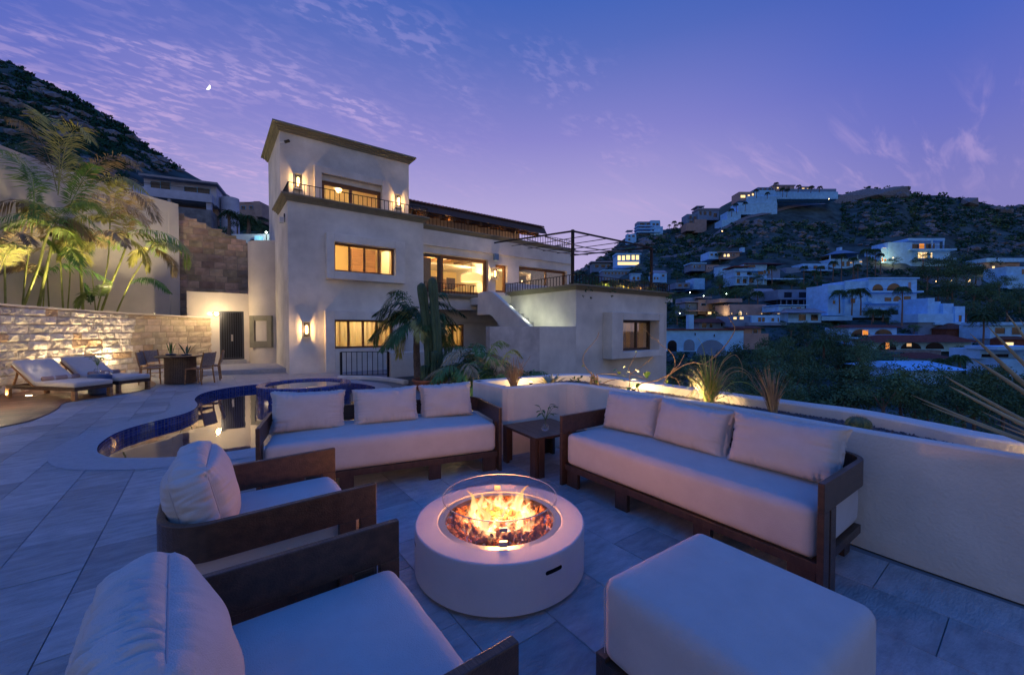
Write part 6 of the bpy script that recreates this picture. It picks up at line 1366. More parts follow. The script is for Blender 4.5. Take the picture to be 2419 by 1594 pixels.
# scrub, rocks: leaf-card clumps merged by numpy
def clump(pos, rad, nq, q, rs, flat=.7):
    """numpy arrays of random quads inside ellipsoids; pos (N,3) rad (N,)"""
    N_ = len(pos); ctr = rs.normal(size=(N_, nq, 3)); ctr /= np.linalg.norm(ctr, axis=2, keepdims=True); ctr *= rs.uniform(.45, 1, (N_, nq, 1)); ctr[:, :, 2] = np.abs(ctr[:, :, 2]) * flat * 1.2
    ctr = pos[:, None, :] + ctr * rad[:, None, None]; a = rs.normal(size=(N_, nq, 3)); a /= np.linalg.norm(a, axis=2, keepdims=True); b = np.cross(a, rs.normal(size=(N_, nq, 3))); b /= np.linalg.norm(b, axis=2, keepdims=True)
    s = (rad[:, None, None] * q * rs.uniform(.5, 1.2, (N_, nq, 1))); v = np.stack([ctr - a * s, ctr - b * s * .7, ctr + a * s, ctr + b * s * .7], axis=2).reshape(-1, 3); return v
def quads_obj(name, v, mt, parent=None, **k):
    me = bpy.data.meshes.new(name); n_ = len(v) // 4; me.vertices.add(len(v)); me.vertices.foreach_set('co', v.astype(np.float32).ravel()); me.loops.add(len(v)); me.loops.foreach_set('vertex_index', np.arange(len(v), dtype=np.int32)); me.polygons.add(n_); me.polygons.foreach_set('loop_start', np.arange(n_, dtype=np.int32) * 4); me.polygons.foreach_set('loop_total', np.full(n_, 4, dtype=np.int32)); me.update(); me.materials.append(mt); return obj(name, me, None, parent, **k)
rs = np.random.RandomState(4)
HN = []; used_l = {}
def short(l):
    import re
    return re.split(r' (?:with|on|in|at|below|under|right|left|and|above|behind|beside|between|cut|showing|among|descending|right|of|off) ', l + ' ')[0].strip()
def rel(u, v, what, size=None):
    h = min(HN, key=lambda q: (q[0] - u) ** 2 + 2 * (q[1] - v) ** 2); du, dv = u - h[0], v - h[1]
    w = ('left of' if du < 0 else 'right of') if abs(du) > abs(dv) * 1.3 else ('above' if dv < 0 else 'below'); l = '%s just %s the %s' % (what, w, h[2]); k = used_l.get(l, 0); used_l[l] = k + 1
    return l if not k else l.replace(what, ('second ', 'third ', 'fourth ', 'fifth ', 'sixth ', 'seventh ', 'eighth ', 'ninth ', 'tenth ', 'eleventh ', 'twelfth ', 'last ')[min(k, 12) - 1] + what, 1)
occ = []   # house rectangles in photo px, kept free of scrub just in front
def scatter(n, u0, u1, fn, ridge_u, ridge_v, vmax, pxs, dens=None):
    out = []; rad = []
    while len(out) < n:
        u = rs.uniform(u0, u1); vr = float(np.interp(u, ridge_u, ridge_v)); v = vr + (vmax - vr) * rs.uniform(0, 1)
        if dens and rs.uniform() > dens(u, v): continue
        if any(a - 3 < u < b + 3 and c < v < d + 4 for a, b, c, d in occ): continue
        p = fn(u, v); D = (p - Vector((0, 0, HC))).dot(FW); out.append(tuple(p)); rad.append(rs.uniform(*pxs) / FOC * D * rs.uniform(.6, 1.2))
    return np.array(out), np.array(rad)
# ---- far houses -----------------------------------------------------------
def hh(label, box, ops, cat='house', D=None, grp=None, name='hillside_house', yaw=0, fn=None):
    u0, u1, vt, vb = box; occ.append((u0, u1, vt - 2, vb)); HN.append(((u0 + u1) / 2, (vt + vb) / 2, short(label))); uc = (u0 + u1) / 2; D = D or (HD(uc, vb) if fn is None else fn(uc, vb)); s = D / FOC; base = PD(uc, vb, D); t = thing(name, label, cat, base, 0, grp)
    ax, ay = RT, FH
    def onp(u, v):
        nrm = -RT * math.sin(yaw) + FH * math.cos(yaw); d = ray(u, v); k = (base - Vector((0, 0, HC))).dot(nrm) / d.dot(nrm); q = Vector((0, 0, HC)) + d * k - base
        return q.dot(RT * math.cos(yaw) + FH * math.sin(yaw)), q.z
    def blk(m, ua, ub, va, vb2, y0, y1):
        c, sn = math.cos(yaw), math.sin(yaw); vs_ = []
        if yaw: x0, z1 = onp(ua, va); x1, _ = onp(ub, va); _, z0 = onp(ua, vb2)
        else: x0, x1, z0, z1 = (ua - uc) * s, (ub - uc) * s, (vb - vb2) * s, (vb - va) * s
        for z in (z0, z1):
            for y in (y0, y1):
                for x in (x0, x1): X_, Y_ = x * c - y * sn, x * sn + y * c; vs_.append(tuple(base + ax * X_ + ay * Y_ + Vector((0, 0, z))))
        m.add(vs_, [(0, 2, 3, 1), (4, 5, 7, 6), (0, 1, 5, 4), (2, 6, 7, 3), (0, 4, 6, 2), (1, 3, 7, 5)]); return m
    def P3(u, v, y): x, z = (u - uc) * s, (vb - v) * s; c, sn = math.cos(yaw), math.sin(yaw); return base + ax * (x * c - y * sn) + ay * (x * sn + y * c) + Vector((0, 0, z))
    dep = max(3.0, min(9, (u1 - u0) * s * .6))
    for o in ops:
        k = o[0]
        if k == 'b':      # block: name, rect, mat, y0, y1
            _, nm, ua, ub, va, v2, mt = o[:7]; y0 = o[7] if len(o) > 7 else 0; y1 = o[8] if len(o) > 8 else y0 + dep; obj(nm, blk(MB(), ua, ub, va, v2, y0, y1), MT[mt], t)
        elif k == 'w':    # windows: list of rects
            _, mt, rects = o[:3]; y = o[3] if len(o) > 3 else 0; fm_ = o[4] if len(o) > 4 else 'wall_white_bluelit'
            for ua, ub, va, v2 in rects:
                e = .35; f = obj('window', blk(blk(blk(blk(MB(), ua - e, ua, va - e, v2 + e, y - .10, y - .004), ub, ub + e, va - e, v2 + e, y - .10, y - .004), ua, ub, va - e, va, y - .10, y - .004), ua, ub, v2, v2 + e, y - .10, y - .004), MT[fm_], t); obj('pane', blk(MB(), ua, ub, va, v2, y - .03, y - .005), MT[mt], f)
        elif k == 'a':    # arches
            _, mt, rects = o[:3]; y = o[3] if len(o) > 3 else 0
            for ua, ub, va, v2 in rects:
                pts = [(ua, v2)] ; c_ = (ua + ub) / 2; rh = min((ub - ua) / 2, (v2 - va)); pts += [(c_ - (ub - ua) / 2 * math.cos(a), va + rh - rh * math.sin(a)) for a in (math.pi * i / 12 for i in range(13))]; pts += [(ub, v2)]
                kk = len(pts); m = MB().add([tuple(P3(u, v, y - .03)) for u, v in pts] + [tuple(P3(u, v, y - .005)) for u, v in pts], [tuple(range(kk))] + [(i, kk + i, kk + (i + 1) % kk, (i + 1) % kk) for i in range(kk)]); f = obj('arch', m, MT[mt], t)
                rim = MB().tube([P3(u, v, y - .05) for u, v in pts], .6 * s, 5); obj('arch_rim', rim, MT['wall_white_bluelit'], f)
        elif k == 'g':    # gable / hip roof: ua ub veave vridge mat y0 y1 inset
            _, ua, ub, ve, vr_, mt, y0, y1, ins = o; ym = (y0 + y1) / 2; q = [P3(ua, ve, y0), P3(ub, ve, y0), P3(ub, ve, y1), P3(ua, ve, y1), P3(ua + ins, vr_, ym), P3(ub - ins, vr_, ym)]
            obj('roof', MB().add([tuple(p) for p in q], [(0, 1, 5, 4), (2, 3, 4, 5), (1, 2, 5), (3, 0, 4), (3, 2, 1, 0)]), MT[mt], t)
        elif k == 'c':    # columns
            _, mt, xs, va, v2, w_ = o[:6]; y = o[6] if len(o) > 6 else -.3
            for x in xs: obj('column', blk(MB(), x - w_ / 2, x + w_ / 2, va, v2, y, y + w_ * s), MT[mt], t)
        elif k == 'cyl':
            _, nm, u_, rpx, va, v2, mt, y = o; c0 = P3(u_, v2, y); obj(nm, MB().lathe([(0, 0), (rpx * s, 0), (rpx * s, (v2 - va) * s), (0, (v2 - va) * s)], c0, 28), MT[mt], t, smooth=False)
        elif k == 'cone': _, nm, u_, rpx, va, v2, mt, y = o; c0 = P3(u_, v2, y); obj(nm, MB().lathe([(rpx * s, 0), (rpx * s * .25, (v2 - va) * s * .9), (0, (v2 - va) * s)], c0, 24), MT[mt], t)
        elif k == 'rail': _, ua, ub, va, v2, y = o; m = blk(MB(), ua, ub, va, va + .6, y, y + .05); n_ = int((ub - ua) / 2.2); [blk(m, ua + (ub - ua) * i / n_, ua + (ub - ua) * i / n_ + .45, va, v2, y, y + .03) for i in range(n_ + 1)]; obj('balcony_rail', m, MT['iron'], t)
    return t
Wh, Tn, Gy = 'wall_white_bluelit', 'wall_tan', 'wall_grey'; LIT, DK = 'win_lit', 'window_dark'
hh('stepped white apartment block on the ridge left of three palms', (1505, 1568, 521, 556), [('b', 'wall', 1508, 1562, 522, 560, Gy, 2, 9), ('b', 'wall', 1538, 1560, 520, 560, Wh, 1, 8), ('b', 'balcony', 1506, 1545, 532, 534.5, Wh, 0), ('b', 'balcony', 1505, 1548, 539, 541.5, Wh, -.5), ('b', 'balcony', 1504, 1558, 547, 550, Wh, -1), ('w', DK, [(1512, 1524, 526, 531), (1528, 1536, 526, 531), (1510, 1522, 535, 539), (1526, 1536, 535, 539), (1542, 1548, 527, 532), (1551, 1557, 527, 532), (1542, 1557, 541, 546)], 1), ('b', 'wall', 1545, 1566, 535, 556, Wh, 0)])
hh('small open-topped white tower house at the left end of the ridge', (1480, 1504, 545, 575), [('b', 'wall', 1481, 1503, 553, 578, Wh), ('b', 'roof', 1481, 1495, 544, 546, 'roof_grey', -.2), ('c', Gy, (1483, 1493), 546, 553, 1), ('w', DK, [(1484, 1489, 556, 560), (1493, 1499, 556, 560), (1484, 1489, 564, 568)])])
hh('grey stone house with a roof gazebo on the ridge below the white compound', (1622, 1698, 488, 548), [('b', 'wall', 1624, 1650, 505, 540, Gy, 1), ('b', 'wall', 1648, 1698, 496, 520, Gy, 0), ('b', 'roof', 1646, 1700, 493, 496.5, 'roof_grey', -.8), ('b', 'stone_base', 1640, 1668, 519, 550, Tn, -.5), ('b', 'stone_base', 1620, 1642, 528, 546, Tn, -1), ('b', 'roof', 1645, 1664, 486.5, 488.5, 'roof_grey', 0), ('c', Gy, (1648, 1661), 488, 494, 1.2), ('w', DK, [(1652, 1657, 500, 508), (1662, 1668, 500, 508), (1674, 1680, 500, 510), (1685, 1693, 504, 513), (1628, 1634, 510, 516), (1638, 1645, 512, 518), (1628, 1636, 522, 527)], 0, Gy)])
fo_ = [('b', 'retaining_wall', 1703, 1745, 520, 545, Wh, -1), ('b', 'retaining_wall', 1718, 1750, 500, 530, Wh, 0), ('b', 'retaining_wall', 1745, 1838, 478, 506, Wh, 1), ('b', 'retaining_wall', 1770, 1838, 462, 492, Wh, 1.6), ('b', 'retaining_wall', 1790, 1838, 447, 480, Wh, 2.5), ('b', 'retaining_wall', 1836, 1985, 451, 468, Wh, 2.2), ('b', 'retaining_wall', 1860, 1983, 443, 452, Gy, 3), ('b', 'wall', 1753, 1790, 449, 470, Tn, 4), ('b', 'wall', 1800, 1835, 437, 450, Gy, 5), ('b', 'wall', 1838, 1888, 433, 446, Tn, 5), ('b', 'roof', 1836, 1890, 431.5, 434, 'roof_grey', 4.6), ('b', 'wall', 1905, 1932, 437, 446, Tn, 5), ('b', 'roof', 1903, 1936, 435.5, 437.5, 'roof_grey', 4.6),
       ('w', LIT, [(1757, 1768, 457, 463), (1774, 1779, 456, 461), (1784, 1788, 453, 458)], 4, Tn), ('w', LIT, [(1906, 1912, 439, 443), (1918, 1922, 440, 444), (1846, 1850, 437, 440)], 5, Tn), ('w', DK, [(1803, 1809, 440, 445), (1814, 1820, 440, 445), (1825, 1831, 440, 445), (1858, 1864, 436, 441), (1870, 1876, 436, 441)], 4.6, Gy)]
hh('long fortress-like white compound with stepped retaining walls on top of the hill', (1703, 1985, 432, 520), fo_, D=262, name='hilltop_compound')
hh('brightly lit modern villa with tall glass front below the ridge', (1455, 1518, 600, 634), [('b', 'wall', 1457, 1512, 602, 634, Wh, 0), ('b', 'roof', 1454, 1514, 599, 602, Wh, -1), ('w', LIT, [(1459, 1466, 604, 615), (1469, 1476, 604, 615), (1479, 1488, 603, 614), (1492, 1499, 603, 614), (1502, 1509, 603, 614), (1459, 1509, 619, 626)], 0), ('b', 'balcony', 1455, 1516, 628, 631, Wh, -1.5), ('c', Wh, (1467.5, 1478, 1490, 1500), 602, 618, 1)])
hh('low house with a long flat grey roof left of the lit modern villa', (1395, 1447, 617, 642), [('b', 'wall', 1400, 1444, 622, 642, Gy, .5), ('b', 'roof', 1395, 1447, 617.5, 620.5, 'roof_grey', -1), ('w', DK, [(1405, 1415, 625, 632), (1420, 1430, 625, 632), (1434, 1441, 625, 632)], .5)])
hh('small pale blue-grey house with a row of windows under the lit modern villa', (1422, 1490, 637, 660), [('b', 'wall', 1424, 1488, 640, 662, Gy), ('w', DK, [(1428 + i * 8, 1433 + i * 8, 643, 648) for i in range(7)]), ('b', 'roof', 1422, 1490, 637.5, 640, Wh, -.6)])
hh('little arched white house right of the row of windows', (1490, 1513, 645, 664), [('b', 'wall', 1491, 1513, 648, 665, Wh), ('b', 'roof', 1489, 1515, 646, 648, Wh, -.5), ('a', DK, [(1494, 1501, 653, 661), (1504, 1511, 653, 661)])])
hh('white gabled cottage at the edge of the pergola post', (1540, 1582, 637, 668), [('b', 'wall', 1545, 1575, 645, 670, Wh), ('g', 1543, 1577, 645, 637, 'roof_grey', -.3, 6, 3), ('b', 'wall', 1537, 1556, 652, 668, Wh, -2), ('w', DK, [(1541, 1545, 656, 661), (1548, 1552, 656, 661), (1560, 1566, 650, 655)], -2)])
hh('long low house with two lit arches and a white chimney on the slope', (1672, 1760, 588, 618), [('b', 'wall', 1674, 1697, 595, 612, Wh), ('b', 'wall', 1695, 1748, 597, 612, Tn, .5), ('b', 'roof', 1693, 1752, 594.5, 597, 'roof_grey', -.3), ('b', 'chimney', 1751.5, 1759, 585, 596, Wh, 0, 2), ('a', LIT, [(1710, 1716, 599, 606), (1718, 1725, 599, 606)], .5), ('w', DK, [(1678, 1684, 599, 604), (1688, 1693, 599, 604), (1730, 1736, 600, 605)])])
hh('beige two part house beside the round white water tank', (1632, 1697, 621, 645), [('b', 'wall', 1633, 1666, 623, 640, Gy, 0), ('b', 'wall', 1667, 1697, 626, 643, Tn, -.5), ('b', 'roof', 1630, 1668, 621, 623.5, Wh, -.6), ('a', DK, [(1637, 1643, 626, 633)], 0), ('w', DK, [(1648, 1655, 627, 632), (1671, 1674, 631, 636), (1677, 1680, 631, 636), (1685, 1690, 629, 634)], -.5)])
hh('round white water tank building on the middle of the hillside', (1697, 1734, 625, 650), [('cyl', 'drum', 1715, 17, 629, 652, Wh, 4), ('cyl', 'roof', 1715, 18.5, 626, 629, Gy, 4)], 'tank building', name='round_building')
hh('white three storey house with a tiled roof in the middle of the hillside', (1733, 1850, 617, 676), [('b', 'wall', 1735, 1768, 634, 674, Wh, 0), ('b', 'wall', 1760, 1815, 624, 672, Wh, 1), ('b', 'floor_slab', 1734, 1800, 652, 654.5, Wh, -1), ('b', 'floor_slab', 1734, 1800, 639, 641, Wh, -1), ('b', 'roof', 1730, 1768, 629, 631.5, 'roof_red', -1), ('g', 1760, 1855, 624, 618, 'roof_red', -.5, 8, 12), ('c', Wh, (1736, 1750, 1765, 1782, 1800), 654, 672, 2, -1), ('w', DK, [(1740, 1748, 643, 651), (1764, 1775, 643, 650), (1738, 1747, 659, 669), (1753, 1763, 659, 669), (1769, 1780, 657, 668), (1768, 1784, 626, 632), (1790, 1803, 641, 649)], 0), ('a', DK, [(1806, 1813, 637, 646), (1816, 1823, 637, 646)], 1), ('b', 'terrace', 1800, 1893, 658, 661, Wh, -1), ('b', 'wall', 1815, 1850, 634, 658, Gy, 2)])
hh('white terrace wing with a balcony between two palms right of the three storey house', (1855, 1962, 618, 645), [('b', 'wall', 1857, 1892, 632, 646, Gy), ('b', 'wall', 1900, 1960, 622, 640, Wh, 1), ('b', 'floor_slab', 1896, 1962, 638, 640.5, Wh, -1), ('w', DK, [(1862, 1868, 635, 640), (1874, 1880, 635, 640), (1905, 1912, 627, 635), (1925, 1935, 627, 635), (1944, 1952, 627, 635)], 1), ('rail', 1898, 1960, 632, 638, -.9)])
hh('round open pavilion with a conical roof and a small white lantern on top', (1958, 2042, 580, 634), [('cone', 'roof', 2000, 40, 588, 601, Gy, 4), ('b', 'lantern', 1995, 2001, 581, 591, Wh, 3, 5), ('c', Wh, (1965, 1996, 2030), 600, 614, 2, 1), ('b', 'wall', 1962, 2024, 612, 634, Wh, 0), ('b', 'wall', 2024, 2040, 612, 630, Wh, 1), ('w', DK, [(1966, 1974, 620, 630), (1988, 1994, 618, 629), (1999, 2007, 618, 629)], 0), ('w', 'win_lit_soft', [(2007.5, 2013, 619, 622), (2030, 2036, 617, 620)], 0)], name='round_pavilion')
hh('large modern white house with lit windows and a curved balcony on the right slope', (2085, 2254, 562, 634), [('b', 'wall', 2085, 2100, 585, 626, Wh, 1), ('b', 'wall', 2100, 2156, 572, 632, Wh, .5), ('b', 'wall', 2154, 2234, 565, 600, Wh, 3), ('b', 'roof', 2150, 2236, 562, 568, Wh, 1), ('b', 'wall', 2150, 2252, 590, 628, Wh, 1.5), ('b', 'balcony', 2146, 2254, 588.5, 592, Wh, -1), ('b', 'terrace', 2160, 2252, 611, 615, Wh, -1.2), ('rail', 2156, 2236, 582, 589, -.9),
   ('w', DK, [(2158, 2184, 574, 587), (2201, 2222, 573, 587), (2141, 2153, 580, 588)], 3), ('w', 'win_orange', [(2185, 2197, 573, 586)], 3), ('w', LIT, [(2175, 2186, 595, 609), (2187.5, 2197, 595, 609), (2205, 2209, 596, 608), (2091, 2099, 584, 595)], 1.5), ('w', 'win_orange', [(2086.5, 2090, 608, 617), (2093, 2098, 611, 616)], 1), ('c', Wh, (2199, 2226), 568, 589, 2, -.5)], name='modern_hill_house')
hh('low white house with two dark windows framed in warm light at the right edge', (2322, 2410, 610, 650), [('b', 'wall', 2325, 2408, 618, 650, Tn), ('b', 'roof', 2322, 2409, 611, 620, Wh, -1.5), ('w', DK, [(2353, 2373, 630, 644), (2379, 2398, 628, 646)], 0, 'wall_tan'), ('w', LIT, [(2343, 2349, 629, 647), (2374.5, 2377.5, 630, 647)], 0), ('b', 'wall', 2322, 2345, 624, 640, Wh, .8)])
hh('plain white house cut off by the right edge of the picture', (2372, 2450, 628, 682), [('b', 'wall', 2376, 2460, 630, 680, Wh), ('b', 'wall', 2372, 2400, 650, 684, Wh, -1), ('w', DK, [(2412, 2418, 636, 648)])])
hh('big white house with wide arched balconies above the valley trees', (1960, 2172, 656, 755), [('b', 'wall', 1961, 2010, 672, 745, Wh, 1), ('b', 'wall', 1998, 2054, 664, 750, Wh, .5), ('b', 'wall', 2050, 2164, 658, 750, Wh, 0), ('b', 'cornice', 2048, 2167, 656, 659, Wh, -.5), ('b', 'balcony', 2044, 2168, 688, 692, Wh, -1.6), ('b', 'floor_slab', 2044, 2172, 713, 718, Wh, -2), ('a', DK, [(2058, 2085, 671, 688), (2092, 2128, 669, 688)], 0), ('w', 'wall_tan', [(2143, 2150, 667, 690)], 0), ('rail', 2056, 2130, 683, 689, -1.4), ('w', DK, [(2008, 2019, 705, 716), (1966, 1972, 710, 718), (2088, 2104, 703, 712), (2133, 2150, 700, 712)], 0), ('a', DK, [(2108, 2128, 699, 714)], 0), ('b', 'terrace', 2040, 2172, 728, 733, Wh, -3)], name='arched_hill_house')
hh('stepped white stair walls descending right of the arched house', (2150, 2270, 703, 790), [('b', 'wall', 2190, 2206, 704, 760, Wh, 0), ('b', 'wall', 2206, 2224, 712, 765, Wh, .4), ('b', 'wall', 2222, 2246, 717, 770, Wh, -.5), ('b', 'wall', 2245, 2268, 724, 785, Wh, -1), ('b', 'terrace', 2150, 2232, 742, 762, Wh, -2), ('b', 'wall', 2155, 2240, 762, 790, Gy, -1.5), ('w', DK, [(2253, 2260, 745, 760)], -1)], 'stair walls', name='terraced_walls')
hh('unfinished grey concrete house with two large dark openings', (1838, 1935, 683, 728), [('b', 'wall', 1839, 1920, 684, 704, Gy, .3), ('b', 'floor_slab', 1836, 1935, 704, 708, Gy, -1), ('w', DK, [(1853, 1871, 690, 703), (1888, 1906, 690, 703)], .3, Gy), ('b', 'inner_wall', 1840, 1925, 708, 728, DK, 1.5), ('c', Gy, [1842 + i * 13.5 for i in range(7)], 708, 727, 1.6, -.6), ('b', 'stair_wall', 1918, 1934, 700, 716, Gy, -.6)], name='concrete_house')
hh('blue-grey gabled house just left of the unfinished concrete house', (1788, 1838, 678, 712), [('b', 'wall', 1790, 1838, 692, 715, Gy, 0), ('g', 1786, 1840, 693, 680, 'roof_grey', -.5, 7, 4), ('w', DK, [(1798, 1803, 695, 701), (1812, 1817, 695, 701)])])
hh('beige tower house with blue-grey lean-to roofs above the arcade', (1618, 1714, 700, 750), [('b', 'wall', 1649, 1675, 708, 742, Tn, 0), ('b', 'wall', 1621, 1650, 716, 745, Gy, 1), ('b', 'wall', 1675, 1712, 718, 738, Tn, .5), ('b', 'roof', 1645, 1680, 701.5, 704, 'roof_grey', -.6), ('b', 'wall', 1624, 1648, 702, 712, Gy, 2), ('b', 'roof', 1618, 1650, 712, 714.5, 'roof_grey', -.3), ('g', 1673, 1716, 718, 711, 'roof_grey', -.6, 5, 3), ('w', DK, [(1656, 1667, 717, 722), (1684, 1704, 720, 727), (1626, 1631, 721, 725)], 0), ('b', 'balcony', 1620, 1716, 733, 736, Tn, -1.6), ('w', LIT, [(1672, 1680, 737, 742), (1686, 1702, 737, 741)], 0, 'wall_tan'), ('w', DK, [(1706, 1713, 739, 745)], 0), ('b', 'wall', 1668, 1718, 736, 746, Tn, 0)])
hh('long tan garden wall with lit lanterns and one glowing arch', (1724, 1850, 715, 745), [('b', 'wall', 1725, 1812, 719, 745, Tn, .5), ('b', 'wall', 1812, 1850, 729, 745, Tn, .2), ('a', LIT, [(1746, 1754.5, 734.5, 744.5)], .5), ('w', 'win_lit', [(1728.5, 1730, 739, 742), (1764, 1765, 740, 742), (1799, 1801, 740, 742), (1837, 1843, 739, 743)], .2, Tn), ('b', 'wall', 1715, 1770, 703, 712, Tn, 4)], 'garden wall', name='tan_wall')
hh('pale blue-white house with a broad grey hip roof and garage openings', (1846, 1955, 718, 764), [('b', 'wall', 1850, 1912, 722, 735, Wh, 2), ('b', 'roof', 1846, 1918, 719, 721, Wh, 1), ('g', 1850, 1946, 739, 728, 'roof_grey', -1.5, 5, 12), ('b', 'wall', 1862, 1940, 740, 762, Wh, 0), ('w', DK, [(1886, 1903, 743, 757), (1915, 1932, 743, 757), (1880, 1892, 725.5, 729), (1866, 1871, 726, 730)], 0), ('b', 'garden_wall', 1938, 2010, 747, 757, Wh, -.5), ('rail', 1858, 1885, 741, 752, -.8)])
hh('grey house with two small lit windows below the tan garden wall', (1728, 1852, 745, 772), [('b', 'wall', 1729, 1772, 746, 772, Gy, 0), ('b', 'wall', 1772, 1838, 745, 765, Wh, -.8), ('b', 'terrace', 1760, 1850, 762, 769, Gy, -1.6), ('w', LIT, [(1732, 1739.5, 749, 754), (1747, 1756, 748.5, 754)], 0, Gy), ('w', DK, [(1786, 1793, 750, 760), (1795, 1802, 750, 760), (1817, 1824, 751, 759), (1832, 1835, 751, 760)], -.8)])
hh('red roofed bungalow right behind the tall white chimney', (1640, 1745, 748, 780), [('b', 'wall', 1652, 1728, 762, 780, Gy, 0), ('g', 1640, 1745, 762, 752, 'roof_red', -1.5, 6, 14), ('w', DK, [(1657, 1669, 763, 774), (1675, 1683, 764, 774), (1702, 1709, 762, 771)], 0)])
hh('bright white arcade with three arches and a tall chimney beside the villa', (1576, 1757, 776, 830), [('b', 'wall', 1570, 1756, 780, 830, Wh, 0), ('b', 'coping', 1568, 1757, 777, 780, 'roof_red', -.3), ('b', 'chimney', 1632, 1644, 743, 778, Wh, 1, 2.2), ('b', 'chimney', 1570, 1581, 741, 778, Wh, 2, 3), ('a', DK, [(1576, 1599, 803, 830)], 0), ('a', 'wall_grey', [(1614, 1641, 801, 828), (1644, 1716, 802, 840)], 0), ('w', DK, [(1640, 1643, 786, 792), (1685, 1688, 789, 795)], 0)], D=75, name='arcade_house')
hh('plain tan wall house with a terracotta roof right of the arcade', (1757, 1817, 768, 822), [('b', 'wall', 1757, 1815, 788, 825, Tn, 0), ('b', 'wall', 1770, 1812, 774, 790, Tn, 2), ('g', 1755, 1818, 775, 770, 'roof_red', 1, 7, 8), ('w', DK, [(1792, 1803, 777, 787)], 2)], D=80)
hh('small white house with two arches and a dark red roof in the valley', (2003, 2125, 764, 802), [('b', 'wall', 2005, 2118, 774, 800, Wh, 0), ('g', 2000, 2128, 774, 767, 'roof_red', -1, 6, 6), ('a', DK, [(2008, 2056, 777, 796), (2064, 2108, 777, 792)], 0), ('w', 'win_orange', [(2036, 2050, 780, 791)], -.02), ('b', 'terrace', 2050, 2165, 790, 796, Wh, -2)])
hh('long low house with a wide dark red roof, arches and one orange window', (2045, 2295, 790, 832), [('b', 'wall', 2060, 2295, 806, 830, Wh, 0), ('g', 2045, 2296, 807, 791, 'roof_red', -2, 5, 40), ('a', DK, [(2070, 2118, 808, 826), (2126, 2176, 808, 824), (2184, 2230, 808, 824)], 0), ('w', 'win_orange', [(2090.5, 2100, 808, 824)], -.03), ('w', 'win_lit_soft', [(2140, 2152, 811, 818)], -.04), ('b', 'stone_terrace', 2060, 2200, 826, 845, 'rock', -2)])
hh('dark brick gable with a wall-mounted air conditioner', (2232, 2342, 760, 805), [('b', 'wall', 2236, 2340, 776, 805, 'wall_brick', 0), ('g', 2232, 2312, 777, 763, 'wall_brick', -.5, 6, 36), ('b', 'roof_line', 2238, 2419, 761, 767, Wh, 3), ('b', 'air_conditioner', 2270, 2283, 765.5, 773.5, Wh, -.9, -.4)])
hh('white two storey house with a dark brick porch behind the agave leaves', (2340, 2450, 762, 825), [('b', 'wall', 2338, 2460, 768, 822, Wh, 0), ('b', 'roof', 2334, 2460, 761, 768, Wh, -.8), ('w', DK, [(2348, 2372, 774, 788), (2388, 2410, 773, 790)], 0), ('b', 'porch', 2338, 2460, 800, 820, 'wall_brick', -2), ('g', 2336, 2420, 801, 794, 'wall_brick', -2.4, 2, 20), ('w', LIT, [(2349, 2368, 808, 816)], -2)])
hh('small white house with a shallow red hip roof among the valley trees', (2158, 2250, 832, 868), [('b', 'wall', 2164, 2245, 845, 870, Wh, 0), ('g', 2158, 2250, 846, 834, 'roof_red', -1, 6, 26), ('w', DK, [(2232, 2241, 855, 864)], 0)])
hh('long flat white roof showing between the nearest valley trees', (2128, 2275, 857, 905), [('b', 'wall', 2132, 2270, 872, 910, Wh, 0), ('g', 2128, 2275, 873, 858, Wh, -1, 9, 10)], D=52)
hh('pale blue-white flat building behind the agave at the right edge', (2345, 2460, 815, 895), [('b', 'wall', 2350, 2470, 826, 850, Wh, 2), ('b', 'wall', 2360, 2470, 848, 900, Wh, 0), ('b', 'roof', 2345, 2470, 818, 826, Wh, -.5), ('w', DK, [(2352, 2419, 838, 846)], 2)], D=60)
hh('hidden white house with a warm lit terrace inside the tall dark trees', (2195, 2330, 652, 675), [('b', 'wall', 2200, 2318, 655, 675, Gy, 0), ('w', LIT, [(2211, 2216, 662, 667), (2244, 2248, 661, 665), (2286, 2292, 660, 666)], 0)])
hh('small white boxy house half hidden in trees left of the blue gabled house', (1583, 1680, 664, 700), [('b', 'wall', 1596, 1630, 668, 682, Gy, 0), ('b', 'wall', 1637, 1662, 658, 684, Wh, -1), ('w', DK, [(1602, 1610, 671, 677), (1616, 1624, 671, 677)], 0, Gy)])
# rock tops and the pale road on the ridge
def ridge_rock(label, poly, D):
    c = PD(sum(p[0] for p in poly) / len(poly), sum(p[1] for p in poly) / len(poly), D); t = thing('ridge_rock', label, 'rock outcrop', c); n_ = len(poly); m = MB(); q = [PD(u, v, D) for u, v in poly]; q2 = [PD(u, v + 4, D + 14) for u, v in poly]; cc_ = PD(sum(p[0] for p in poly) / n_, sum(p[1] for p in poly) / n_, D - 5); m.add([tuple(p) for p in q] + [tuple(p) for p in q2] + [tuple(cc_)], [(i, (i + 1) % n_, 2 * n_) for i in range(n_)] + [(i, n_ + i, n_ + (i + 1) % n_, (i + 1) % n_) for i in range(n_)]); obj('rock_body', m, MT['rock'], t)
ridge_rock('long smooth bare rock crest right of the white hilltop compound', [(1960, 487), (1985, 462), (2015, 453), (2050, 444.5), (2085, 447), (2112, 441), (2143, 440), (2148, 452), (2152, 464), (2120, 474), (2080, 473), (2030, 479)], 285)
ridge_rock('small flat topped rock stump on the far right ridge', [(2268, 486), (2272, 470), (2290, 467), (2311, 467), (2312, 484), (2290, 490)], 288)
rp = [(1560, 608), (1640, 592), (1700, 545), (1760, 514), (1820, 500), (1880, 485), (1950, 478)]
